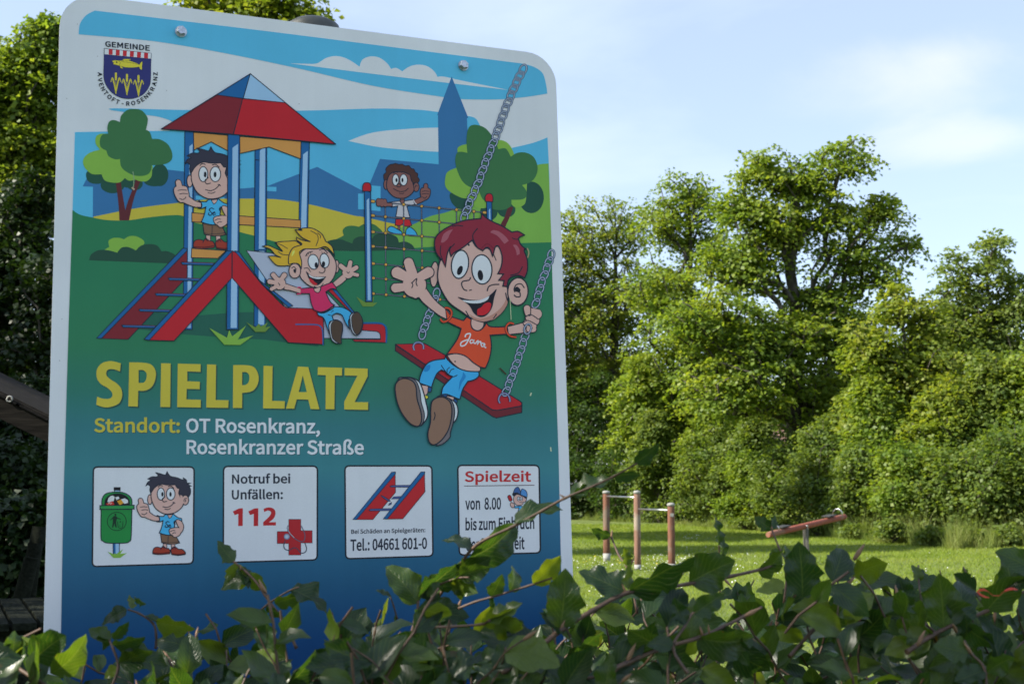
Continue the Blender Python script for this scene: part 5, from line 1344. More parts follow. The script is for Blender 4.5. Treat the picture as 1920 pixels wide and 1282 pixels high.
for i, (px, py, rx, ry, D, mt, lab) in enumerate(SH):
    rg = np.random.default_rng(100 + i)
    bl = blobs_px(D, [(px, py, rx, ry), (px - rx * 0.5, py + 35, rx * 0.7, ry * 0.5), (px + rx * 0.5, py + 30, rx * 0.7, ry * 0.55), (px + rg.uniform(-20, 20), py - ry * 0.6, rx * 0.6, ry * 0.5)], 1.1)
    tree('shrub', lab, 'shrub', base_px(px, D), bl, 190, mt, leaf=0.13, per=40, spread=0.34, flat=0.3, r0=0.05, seed=200 + i, group=SG, trunk_name='stems', crown='foliage', surf=0.4)

MG = 'young trees and tall bushes filling in under the big crowns'
MID = [(1100, 800, 60, 90, 58, GREEN_C, 'dark bushy young tree close to the sign edge, under the pale tree'), (1205, 760, 55, 80, 52, GREEN_A, 'young tree under the bright tree, its lit foliage hanging in layers'),
       (1235, 840, 50, 55, 50, GREEN_D, 'pale green bush above and behind the right pull up post'), (1345, 780, 60, 80, 49, GREEN_A, 'young tree below the left side of the big maple'),
       (1410, 840, 50, 60, 46.5, GREEN_D, 'light bush left of the big maple trunk'), (1575, 830, 55, 50, 41, GREEN_D, 'loose bush just right of the big maple trunk'),
       (1655, 800, 58, 85, 38, GREEN_A, 'tall bush at the left foot of the chestnut'), (1765, 810, 62, 85, 36.6, GREEN_B, 'yellow green tall bush right of the chestnut'),
       (1835, 770, 55, 95, 36.3, GREEN_D, 'tall bush below the spiky tree'), (1905, 790, 60, 110, 36, GREEN_A, 'tall bush touching the right edge of the photo')]
for i, (px, py, rx, ry, D, mt, lab) in enumerate(MID):
    rg = np.random.default_rng(150 + i)
    bl = blobs_px(D, [(px, py, rx, ry * 0.6), (px - rx * 0.5, py + ry * 0.7, rx * 0.8, ry * 0.5), (px + rx * 0.5, py + ry * 0.5, rx * 0.8, ry * 0.5), (px + rg.uniform(-25, 25), py - ry * 0.6, rx * 0.55, ry * 0.5), (px + rg.uniform(-25, 25), py - ry * 0.9, rx * 0.3, ry * 0.4)], 0.9)
    tree('young_tree', lab, 'tree', base_px(px, D), bl, 230, mt, leaf=0.15, per=38, spread=0.42, flat=0.14, r0=0.07, seed=260 + i, group=MG, surf=0.5)

# trees on the left side
LG = 'trees on the left side of the playground'
tree('left_tree', 'big dark tree at the left edge of the photo with sunlit top', 'tree', base_px(20, 36),
     blobs_px(36, [(92, 62, 40, 40), (110, 130, 45, 60), (20, 120, 40, 40), (60, 150, 75, 90), (10, 240, 110, 110), (-120, 160, 120, 120), (70, 330, 60, 100), (150, 330, 60, 90), (-60, 480, 120, 110)], 0.8),
     900, GREEN_A, leaf=0.17, per=44, spread=0.5, r0=0.3, seed=31, group=LG, surf=0.5)
tree('left_tree_lower', 'lower part of the left tree below the sunlit top, shade painted into its near-black leaves', 'tree', base_px(60, 33),  # lower half of the left tree, split off to carry painted shade
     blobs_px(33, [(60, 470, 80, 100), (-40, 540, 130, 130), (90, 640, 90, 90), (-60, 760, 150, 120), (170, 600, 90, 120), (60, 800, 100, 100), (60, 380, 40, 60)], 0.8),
     620, GREEN_SHADE, leaf=0.17, per=42, spread=0.5, r0=0.22, seed=41, group=LG)
tree('left_tree', 'bright topped tree peeking out above the top edge of the sign', 'tree', base_px(470, 29),
     blobs_px(29, [(400, 12, 70, 40), (500, 12, 70, 42), (575, 38, 42, 26), (460, 120, 150, 90), (560, 220, 140, 110), (400, 300, 150, 130), (500, 450, 160, 120)], 0.8),
     700, GREEN_B, leaf=0.17, per=40, spread=0.5, r0=0.25, seed=32, group=LG)
tree('left_tree', 'tall tree behind the sign that throws the long shadow across the lawn', 'tree', base_px(430, 35),
     blobs_px(35, [(380, 90, 120, 60), (500, 110, 110, 70), (420, 260, 150, 130), (540, 280, 100, 110)], 1.0),
     520, GREEN_A, leaf=0.19, per=40, spread=0.6, r0=0.25, seed=36, group=LG)
for x_, y_, sd_, lab_ in ((-23, 33, 37, 'tall tree left of the photo beside the dark tree'), (-21, 26, 38, 'tall tree left of the photo behind the shelter')):
    tree('left_tree', lab_, 'tree', (x_, y_, 0), [(x_, y_, 11.5, 4, 4, 3), (x_ + 1, y_, 7, 4.6, 4.6, 4), (x_ - 1, y_ + 1, 5, 4.6, 4.6, 3.5)], 420, GREEN_A, leaf=0.22, per=40, spread=0.7, r0=0.28, seed=sd_, group=LG)
tree('left_tree', 'tree with shade painted into its leaves behind the shelter, hidden mostly by the sign', 'tree', base_px(170, 30),
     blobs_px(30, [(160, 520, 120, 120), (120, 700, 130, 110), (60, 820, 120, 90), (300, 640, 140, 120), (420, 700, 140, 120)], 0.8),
     520, GREEN_SHADE, leaf=0.17, per=42, spread=0.5, r0=0.2, seed=33, group=LG)  # shade on this tree comes from the darkened leaf colour
for i, (x, y, h, r, lab) in enumerate([(-12.5, 3.2, 10.2, 4.6, 'leafy tree left of the camera that shades the hedge'), (-13.5, 11, 10.0, 4.4, 'leafy tree beside the shelter, left of the photo'),
                                  (-16, 20, 10.5, 4.6, 'leafy tree left of the photo behind the shelter'), (-9.0, -3.8, 10.5, 4.4, 'leafy tree behind the left shoulder of the camera')]):
    rg = np.random.default_rng(300 + i)
    bl = [(x, y, h - 2.6, r * 0.8, r * 0.8, 2.4), (x - 1, y + 1, h * 0.5, r, r, h * 0.3), (x + 1.5, y - 1, h * 0.52, r * 0.8, r * 0.8, h * 0.28), (x + 0.5, y + 1.6, h * 0.7, r * 0.8, r * 0.7, 2.4)]
    tree('left_tree', lab, 'tree', (x, y, 0), bl, 480, GREEN_A, leaf=0.19, per=40, spread=0.6, r0=0.24, seed=310 + i, group=LG)
# undergrowth behind the shelter, its shade painted into near-black leaves
UG = 'dark undergrowth at the left edge'
for i, (px, py, rx, ry, D, lab) in enumerate([(50, 1020, 60, 45, 17, 'added low bush with painted shade between the log fence and the back bushes'), (-60, 1020, 70, 50, 17, 'added low bush with painted shade left of the log fence'), (150, 1010, 70, 55, 17.5, 'added low bush with painted shade behind the lower left rim of the sign'), (70, 930, 70, 70, 22, 'low dark bush behind the log fence'), (-30, 930, 80, 80, 21, 'low dark bush behind the picnic table'), (190, 940, 90, 70, 23, 'low dark bush hidden behind the sign'), (30, 830, 70, 110, 27, 'dark undergrowth bush at the left edge of the photo'), (160, 850, 80, 110, 27.5, 'dark undergrowth bush hidden behind the left rim of the sign'), (-110, 830, 90, 130, 26, 'dark undergrowth bush beyond the left edge'),  # nearest low bushes are added to cover sunlit grass with darkness
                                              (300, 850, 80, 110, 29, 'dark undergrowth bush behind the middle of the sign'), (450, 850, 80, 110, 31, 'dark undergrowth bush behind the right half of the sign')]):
    tree('undergrowth_bush', lab, 'bush', base_px(px, D), blobs_px(D, [(px, py, rx, ry), (px + 30, py - 60, rx * 0.7, ry * 0.6), (px - 20, py + 50, rx, ry * 0.5)], 1.0), 240, GREEN_SHADE, leaf=0.14, per=40, spread=0.4, r0=0.05, seed=400 + i, group=UG, trunk_name='stems', crown='foliage', surf=0.4)

# ================================================================== GRASS, DAISIES
def blades(xy, h, w, rg, lean=0.45):
    N = len(xy)
    z = gz(xy[:, 0], xy[:, 1])
    a = rg.uniform(0, 2 * math.pi, N); d = np.stack([np.cos(a), np.sin(a)], 1)
    b = rg.uniform(0, 2 * math.pi, N); l = np.stack([np.cos(b), np.sin(b)], 1) * (h * lean * rg.random(N))[:, None]
    v = np.empty((N, 3, 3))
    v[:, 0, :2] = xy - d * w[:, None] / 2; v[:, 0, 2] = z
    v[:, 1, :2] = xy + d * w[:, None] / 2; v[:, 1, 2] = z
    v[:, 2, :2] = xy + l; v[:, 2, 2] = z + h
    return v.reshape(-1, 3), np.arange(N * 3).reshape(N, 3)
GR = leaf_mat('grass_blades', [(0.130, 0.200, 0.022), (0.190, 0.260, 0.034), (0.270, 0.310, 0.065)], trans=0.4, rough=0.6, pos_scale=0.7, spec=0.2)
N = 270000
D = rng.uniform(0, 1, N) ** 0.8 * 42 + 6
X = D * rng.uniform(-0.20, 0.46, N)
xy = np.stack([X, D], 1)
k = 0.6 + D / 22
v, f = blades(xy, rng.uniform(0.02, 0.055, N) * (0.8 + D / 60), 0.008 * k * rng.uniform(0.7, 1.4, N), rng, 1.2)
tag(link('lawn_grass', np_mesh('lawn_grass', v, f, GR)), 'short mown grass of the lawn', kind='stuff')
# longer grass along the foot of the shrubs
GT = leaf_mat('tall_grass_blades', [(0.100, 0.155, 0.030), (0.165, 0.215, 0.050), (0.270, 0.285, 0.105)], trans=0.4, rough=0.6, pos_scale=0.4, spec=0.2)
def edge_D(px): return np.interp(px, [1040, 1100, 1300, 1500, 1650, 1750, 1900, 2100], [60, 56, 47, 39.5, 34.5, 32.2, 31.3, 30.5])
N = 52000
PX = rng.uniform(1040, 2100, N); E = edge_D(PX) + rng.gamma(2.0, 0.55, N) - 0.4
E = E + 0.5 * np.sin(PX / 37.0) + 0.3 * np.sin(PX / 11.0)
xy = np.stack([(PX - 960) / 2420 * E, E], 1)
cl_ = rng.random(220); hh = rng.gamma(3.0, 0.095, N) * (0.45 + 1.0 * cl_[((PX - 1040) / 1060 * 219).astype(int)] ** 1.5)
hh = np.maximum(hh * np.interp(PX, [1040, 1450, 1620], [0.55, 0.55, 1.0]), 0.08)
v, f = blades(xy, hh, rng.uniform(0.010, 0.022, N), rng, 0.6)
tag(link('tall_grass', np_mesh('tall_grass', v, f, GT)), 'fringe of long unmown grass along the foot of the shrubs', kind='stuff')
# shaded rough grass on the left
N = 22000
xy = np.stack([rng.uniform(-14, -1.0, N), rng.uniform(6, 28, N)], 1)
v, f = blades(xy, rng.uniform(0.05, 0.28, N), rng.uniform(0.006, 0.014, N), rng, 0.8)
tag(link('rough_grass', np_mesh('rough_grass', v, f, GR)), 'rough shaded grass round the shelter', kind='stuff')

for i, (px, D_, w_, h_) in enumerate([(1395, 43.2, 22, 14), (1460, 40.8, 20, 20), (1530, 38.3, 24, 18), (1600, 36, 18, 14), (1668, 34, 26, 26), (1745, 32.6, 20, 16), (1810, 32, 26, 22), (1885, 31.6, 22, 26)]):
    py_ = 905 + EYE * 2420 / D_ - h_ * 0.9
    lab_ = ['beside the foot of the maple', 'below the lower see-saw end', 'behind the see-saw post', 'below the raised see-saw end', 'under the chestnut', 'right of the chestnut', 'below the broad pale shrub', 'at the right edge of the lawn'][i]
    tree('weed_clump', 'low clump of leafy weeds in the long grass ' + lab_, 'weeds', base_px(px, D_), blobs_px(D_, [(px, py_, w_, h_), (px + w_ * 0.8, py_ + 6, w_ * 0.7, h_ * 0.6)], 0.8), 36, GREEN_D, leaf=0.10, per=26, spread=0.22, r0=0.015, seed=500 + i, group='leafy weeds in the long grass', trunk_name='stems', crown='foliage', surf=0.4)

def petals(n_xy, r, z0, mat, name, lab, rg):
    N = len(n_xy); z = gz(n_xy[:, 0], n_xy[:, 1]) + z0
    n = 6; V = np.empty((N, n + 1, 3)); tilt = rg.normal(size=(N, 2)) * 0.35
    V[:, 0, :2] = n_xy; V[:, 0, 2] = z
    for kk in range(n):
        a = 2 * math.pi * kk / n
        ox = np.cos(a) * r; oy = np.sin(a) * r
        V[:, kk + 1, 0] = n_xy[:, 0] + ox; V[:, kk + 1, 1] = n_xy[:, 1] + oy
        V[:, kk + 1, 2] = z + ox * tilt[:, 0] + oy * tilt[:, 1] - 0.4 * r
    b = (np.arange(N) * (n + 1))[:, None]
    F = np.concatenate([np.concatenate([b, b + 1 + kk, b + 1 + (kk + 1) % n], 1) for kk in range(n)], 0)
    tag(link(name, np_mesh(name, V.reshape(-1, 3), F, mat)), lab, kind='stuff')
def patches(lst, rg):
    out = []
    for (px, py, sx, sy, n) in lst:
        x = rg.normal(px, sx, n); y = rg.normal(py, sy, n)
        y = np.clip(y, 975, 1250)
        Dd = EYE * 2420 / (y - 905 + 0.0)
        out.append(np.stack([(x - 960) / 2420 * Dd, Dd], 1))
    return np.concatenate(out)
PET = simple_mat('white_petals', (0.75, 0.75, 0.72), (0.85, 0.85, 0.82), 5, rough=0.7)
YEL = simple_mat('yellow_petals', (0.65, 0.48, 0.02), (0.8, 0.6, 0.04), 5, rough=0.6)
pp = patches([(1260, 1056, 28, 9, 170), (1190, 1050, 40, 12, 130), (1310, 1045, 45, 12, 90), (1110, 1055, 30, 12, 60), (1300, 1008, 16, 2.5, 30), (1380, 1050, 60, 20, 60), (1150, 1120, 60, 22, 40), (1500, 1100, 250, 40, 110), (1700, 1060, 110, 22, 40), (1110, 985, 40, 5, 30)], rng)
petals(pp, rng.uniform(0.008, 0.014, len(pp)), 0.055, PET, 'daisies', 'white daisies scattered over the lawn', rng)
pp = patches([(1270, 1052, 40, 10, 40), (1170, 1048, 50, 8, 45), (1120, 1055, 40, 10, 20), (1400, 1090, 200, 40, 20)], rng)
petals(pp, rng.uniform(0.007, 0.012, len(pp)), 0.07, YEL, 'buttercups', 'yellow buttercups among the daisies', rng)

# ================================================================== PLAY EQUIPMENT
def wood_mat(name, c1, c2, c3):
    m, nt, b = new_mat(name)
    col, fac = noise_mix(nt, c1, c2, 6, vec=(6, 6, 0.6), lo=0.3, hi=0.7)
    col2, f2 = noise_mix(nt, (0, 0, 0), (1, 1, 1), 2.2, lo=0.52, hi=0.62, detail=6)
    mx = nt.nodes.new('ShaderNodeMixRGB'); mx.inputs['Color2'].default_value = (*c3, 1)
    sp = nt.nodes.new('ShaderNodeMath'); sp.operation = 'MULTIPLY'; sp.inputs[1].default_value = 0.7
    nt.links.new(col2, sp.inputs[0]); nt.links.new(sp.outputs[0], mx.inputs['Fac']); nt.links.new(col, mx.inputs['Color1'])
    nt.links.new(mx.outputs[0], b.inputs['Base Color']); b.inputs['Roughness'].default_value = 0.8
    bp = nt.nodes.new('ShaderNodeBump'); bp.inputs['Strength'].default_value = 0.5; bp.inputs['Distance'].default_value = 0.01
    nt.links.new(fac, bp.inputs['Height']); nt.links.new(bp.outputs[0], b.inputs['Normal'])
    return m
REDW = wood_mat('worn_red_wood', (0.085, 0.034, 0.020), (0.19, 0.078, 0.044), (0.15, 0.12, 0.09))
GREYW = simple_mat('weathered_wood', (0.07, 0.065, 0.06), (0.15, 0.14, 0.125), 6, rough=0.9, bump=0.5, vec=(6, 6, 0.6))
STEEL = simple_mat('bar_steel', (0.35, 0.36, 0.38), (0.5, 0.51, 0.53), 30, rough=0.3, metallic=0.9)
PALE = simple_mat('pale_sleeve', (0.20, 0.20, 0.19), (0.34, 0.34, 0.32), 20, rough=0.7)
bars = empty('pull_up_bars', base_px(1194, 25.2)); tag(bars, 'three red wooden posts on the lawn joined by two steel pull up bars', 'climbing frame')
bo = bars.location.copy()
posts = []
for px, ptop, pbase, w in ((1136.5, 922, 1049, 13), (1194, 922, 1062, 12.5), (1257.5, 945, 1070, 13.5)):
    Dp = EYE * 2420 / (pbase - 905); c = Vector((gx(px, Dp), Dp, 0)); zt = hz(ptop, Dp); r = w / 2420 * Dp / 2
    c0 = Vector((c.x - bo.x, c.y - bo.y, -bo.z)); posts.append((c0, zt, r))
    bm = bmesh.new(); prof = [(r * 1.02, -0.2), (r, 0.3), (r * 0.98, zt - 0.02), (r * 0.9, zt)]
    tube(bm, [(c0.x, c0.y, c0.z + z) for _, z in prof], [q for q, _ in prof], 16)
    p = link('post', bm_mesh('post', bm, REDW if px != 1194 else wood_mat('worn_grey_red_wood', (0.14, 0.07, 0.05), (0.24, 0.13, 0.09), (0.30, 0.26, 0.21))), bars)
    bm = bmesh.new(); prof = [(r * 1.08, -0.03), (r * 1.08, 0.0), (r * 0.95, 0.018), (r * 0.5, 0.026), (0.004, 0.028)]
    tube(bm, [(c0.x, c0.y, c0.z + zt + z) for _, z in prof], [q for q, _ in prof], 16)
    link('cap', bm_mesh('cap', bm, PALE), p)
    bm = bmesh.new(); hs = 0.15 if px != 1194 else 0.06
    tube(bm, [(c0.x, c0.y, c0.z - 0.05), (c0.x, c0.y, c0.z + hs)], r * 1.05, 16)
    link('ground_sleeve', bm_mesh('ground_sleeve', bm, PALE), p)
    if px > 1250:
        bm = bmesh.new(); box(bm, (c0.x + r * 0.1, c0.y - r * 1.0, c0.z + zt - 0.19), (0.06, 0.012, 0.06)); link('plate', bm_mesh('plate', bm, PALE), p)
(a0, za, ra), (b0, zb, rb), (c0_, zc_, rc) = posts
for p, q, z in ((a0, b0, hz(930, 27)), (b0, c0_, hz(955, 24.2))):
    dd = (q - p); dd.z = 0; dd.normalize()
    bm = bmesh.new(); tube(bm, [(p.x, p.y, z - bo.z), (q.x, q.y, z - bo.z)], 0.019, 10); link('bar', bm_mesh('bar', bm, STEEL), bars)

# see-saw
lo = at_y(1440, 1002, 26.0); hi = at_y(1584, 968, 28.2)
pv_ = at_y(1507, 985, 27.0)
ss = empty('see_saw', (pv_.x, pv_.y, 0)); tag(ss, 'tilted red log see-saw on a short grey post, end raised towards the right', 'see-saw')
L0 = lo - Vector((pv_.x, pv_.y, 0)); L1 = hi - Vector((pv_.x, pv_.y, 0))
bm = bmesh.new(); tube(bm, [L0, L0.lerp(L1, 0.02), L0.lerp(L1, 0.5), L0.lerp(L1, 0.98), L1], [0.054, 0.062, 0.065, 0.062, 0.055], 16)
link('beam', bm_mesh('beam', bm, wood_mat('red_log', (0.16, 0.040, 0.022), (0.32, 0.088, 0.050), (0.22, 0.12, 0.08))), ss)
for t in (0.07, 0.9):
    c = L0.lerp(L1, t); d = (L1 - L0).normalized(); s = d.cross(Vector((0, 0, 1))).normalized(); u = s.cross(d).normalized()
    u = Vector((0, 0, 1))
    bm = bmesh.new()
    pts = [c + s * 0.12 * math.cos(a) + u * (0.07 + 0.13 * math.sin(a)) for a in np.linspace(0, math.pi, 10)]
    tube(bm, pts, 0.013, 8); link('handle', bm_mesh('handle', bm, STEEL), ss)
    c2 = c - d * (0.35 if t > 0.5 else -0.35)
    M_ = Matrix.Translation(c2 + Vector((0, 0, 0.095))) @ Matrix((d, s, d.cross(s))).transposed().to_4x4()
    bm = bmesh.new(); box(bm, (0, 0, 0), (0.30, 0.2, 0.025), M_); link('seat', bm_mesh('seat', bm, simple_mat('black_rubber', (0.02, 0.02, 0.02), (0.04, 0.04, 0.04), 20, rough=0.7), bevel=0.004), ss)
cpv = L0.lerp(L1, 0.47)
bm = bmesh.new(); box(bm, (cpv.x + 0.0, cpv.y + 0.13, 0.32), (0.055, 0.03, 0.70)); box(bm, (cpv.x, cpv.y - 0.13, 0.32), (0.055, 0.03, 0.70))
link('support', bm_mesh('support', bm, GREYW, bevel=0.004), ss)
bm = bmesh.new(); tube(bm, [(cpv.x, cpv.y - 0.17, cpv.z), (cpv.x, cpv.y + 0.17, cpv.z)], 0.016, 8); link('axle', bm_mesh('axle', bm, STEEL), ss)

# ================================================================== SHELTER AND TABLE (left edge)
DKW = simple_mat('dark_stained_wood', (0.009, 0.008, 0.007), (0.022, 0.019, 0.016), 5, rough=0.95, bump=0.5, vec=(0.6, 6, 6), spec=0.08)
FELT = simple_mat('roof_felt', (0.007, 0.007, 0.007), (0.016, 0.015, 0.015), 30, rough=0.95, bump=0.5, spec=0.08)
sh = empty('shelter', (-5.6, 10.28, 0)); tag(sh, 'dark wooden shelter with a sloping roof at the left edge of the photo', 'shelter')
# gable end towards the camera: slope falls to the right through the photo's left edge
pA = at_y(0, 728, 9.6); pB = at_y(90, 772, 9.6)
slope = (pB.z - pA.z) / (pB.x - pA.x)
xr = -5.6; zr = pA.z + slope * (xr - pA.x); xe = -2.7; ze = pA.z + slope * (xe - pA.x)
for sgn in (1, -1):
    ex = xe if sgn > 0 else 2 * xr - xe
    d = Vector((ex - xr, 0, ze - zr)); Ln = d.length; d.normalize(); nrm = Vector((0, 1, 0)).cross(d) * 1.0
    if nrm.z < 0: nrm = -nrm
    # boarding
    M_ = Matrix((d, Vector((0, 1, 0)), nrm)).transposed().to_4x4(); M_.translation = Vector((xr + 5.6, 0, zr))
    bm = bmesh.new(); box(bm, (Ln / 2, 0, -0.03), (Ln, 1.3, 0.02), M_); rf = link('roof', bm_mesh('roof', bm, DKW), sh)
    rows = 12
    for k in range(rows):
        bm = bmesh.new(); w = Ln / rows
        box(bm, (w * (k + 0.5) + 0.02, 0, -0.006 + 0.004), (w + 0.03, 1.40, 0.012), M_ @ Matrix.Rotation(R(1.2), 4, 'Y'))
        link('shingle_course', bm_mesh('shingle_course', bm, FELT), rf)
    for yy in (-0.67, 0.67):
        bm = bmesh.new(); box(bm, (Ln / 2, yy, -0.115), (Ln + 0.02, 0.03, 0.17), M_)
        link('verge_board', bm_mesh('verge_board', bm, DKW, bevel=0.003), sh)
c = at_y(19, 748, 9.594)
bm = bmesh.new()
pts = [(c.x + 5.6 + 0.020 * math.cos(a), c.y - 10.28 - 0.012, c.z + 0.020 * math.sin(a)) for a in np.linspace(0, 2 * math.pi, 17)]
tube(bm, pts, 0.006, 6, False); link('metal_ring', bm_mesh('metal_ring', bm, PALE), sh)
for x in (xe - 0.35, 2 * xr - xe + 0.35):
    for y in (-0.5, 0.5):
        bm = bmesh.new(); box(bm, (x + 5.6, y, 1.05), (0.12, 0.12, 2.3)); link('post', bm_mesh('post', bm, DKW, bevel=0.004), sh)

tb = empty('picnic_table', (-3.25, 8.6, 0)); tag(tb, 'weathered dark wooden picnic table at the lower left edge of the photo', 'table')
tb.rotation_euler = (0, 0, R(24))
for k in range(5):
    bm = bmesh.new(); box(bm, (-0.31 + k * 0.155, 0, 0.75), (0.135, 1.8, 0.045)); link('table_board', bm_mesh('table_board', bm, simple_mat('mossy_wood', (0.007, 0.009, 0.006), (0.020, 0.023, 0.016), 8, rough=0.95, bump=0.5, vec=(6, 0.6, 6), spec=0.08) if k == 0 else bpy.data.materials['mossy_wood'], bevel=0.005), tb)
MW = bpy.data.materials['mossy_wood']
for sx in (-1, 1):
    for k in range(2):
        bm = bmesh.new(); box(bm, (sx * (0.62 + k * 0.14), 0, 0.45), (0.125, 1.8, 0.04)); link('bench_board', bm_mesh('bench_board', bm, MW, bevel=0.005), tb)
for y in (-0.65, 0.65):
    bm = bmesh.new(); box(bm, (0, y, 0.405), (1.55, 0.05, 0.10)); box(bm, (0, y, 0.70), (0.72, 0.05, 0.08)); link('cross_beam', bm_mesh('cross_beam', bm, MW, bevel=0.004), tb)
    for sx in (-1, 1):
        bm = bmesh.new(); M_ = Matrix.Translation((sx * 0.42, y + 0.05, 0.35)) @ Matrix.Rotation(sx * R(-28), 4, 'Y'); box(bm, (0, 0, 0), (0.09, 0.045, 0.86), M_); link('leg', bm_mesh('leg', bm, MW, bevel=0.004), tb)
# rough log seat standing behind the table
lg = empty('log_fence', (-4.0, 11.6, 0)); tag(lg, 'dark upright logs leaning together behind the picnic table', 'logs')
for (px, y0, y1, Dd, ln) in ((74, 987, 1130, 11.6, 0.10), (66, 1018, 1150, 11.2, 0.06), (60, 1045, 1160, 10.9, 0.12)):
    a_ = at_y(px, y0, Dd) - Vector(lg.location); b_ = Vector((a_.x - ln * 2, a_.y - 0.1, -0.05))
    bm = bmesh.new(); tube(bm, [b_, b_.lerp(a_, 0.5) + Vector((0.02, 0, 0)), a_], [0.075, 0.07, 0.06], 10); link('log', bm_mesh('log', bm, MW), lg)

# ================================================================== HOUSE behind the trees
hs_ = empty('house', (gx(1560, 64), 66, 0)); tag(hs_, 'house with a red grey tiled roof glimpsed between the trees', 'house')
TILE = simple_mat('clay_tiles', (0.16, 0.085, 0.065), (0.34, 0.21, 0.17), 1.5, rough=0.85)
BRK = simple_mat('brick_wall', (0.18, 0.08, 0.055), (0.28, 0.14, 0.10), 3, rough=0.9)
zt = hz(788, 66); zb_ = 1.9
bm = bmesh.new(); box(bm, (0, 4, 1.0), (14, 7, 2.2)); link('wall', bm_mesh('wall', bm, BRK), hs_)
me_t = None
rowN = 12; colN = 24
sl_len = math.hypot(4.0, zt - zb_); ang = math.atan2(zt - zb_, 4.0)
M0 = Matrix.Translation((-7.2, 0.2, zb_)) @ Matrix.Rotation(ang, 4, 'X')
bm = bmesh.new(); box(bm, (7.2, sl_len / 2, -0.06), (14.4, sl_len, 0.08), M0); rf = link('roof', bm_mesh('roof', bm, TILE), hs_)
bm = bmesh.new(); M1 = Matrix.Translation((-7.2, 7.8, zb_)) @ Matrix.Rotation(math.pi - ang, 4, 'X'); box(bm, (7.2, sl_len / 2, 0.06), (14.4, sl_len, 0.08), M1); link('roof', bm_mesh('roof', bm, TILE), hs_)
bm = bmesh.new(); box(bm, (0, 0, 0.0), (0.57, sl_len / rowN + 0.05, 0.03)); me_t = bm_mesh('roof_tile', bm, TILE)
for i in range(rowN):
    for j in range(colN):
        o = link('roof_tile', me_t, rf); o.matrix_local = M0 @ Matrix.Translation((0.3 + j * 0.6 + (0.0), sl_len * (i + 0.5) / rowN, 0.02 + 0.01 * ((i + j) % 2))) @ Matrix.Rotation(R(2.5), 4, 'X')
for x in (-4, 0, 4):
    bm = bmesh.new(); box(bm, (x, 0.48, 1.25), (1.2, 0.06, 1.1)); w_ = link('window', bm_mesh('window', bm, PALE), hs_)
    bm = bmesh.new(); box(bm, (x, 0.44, 1.25), (1.0, 0.02, 0.9)); link('pane', bm_mesh('pane', bm, simple_mat('dark_glass', (0.02, 0.025, 0.03), (0.03, 0.035, 0.04), 3, rough=0.1)), w_)
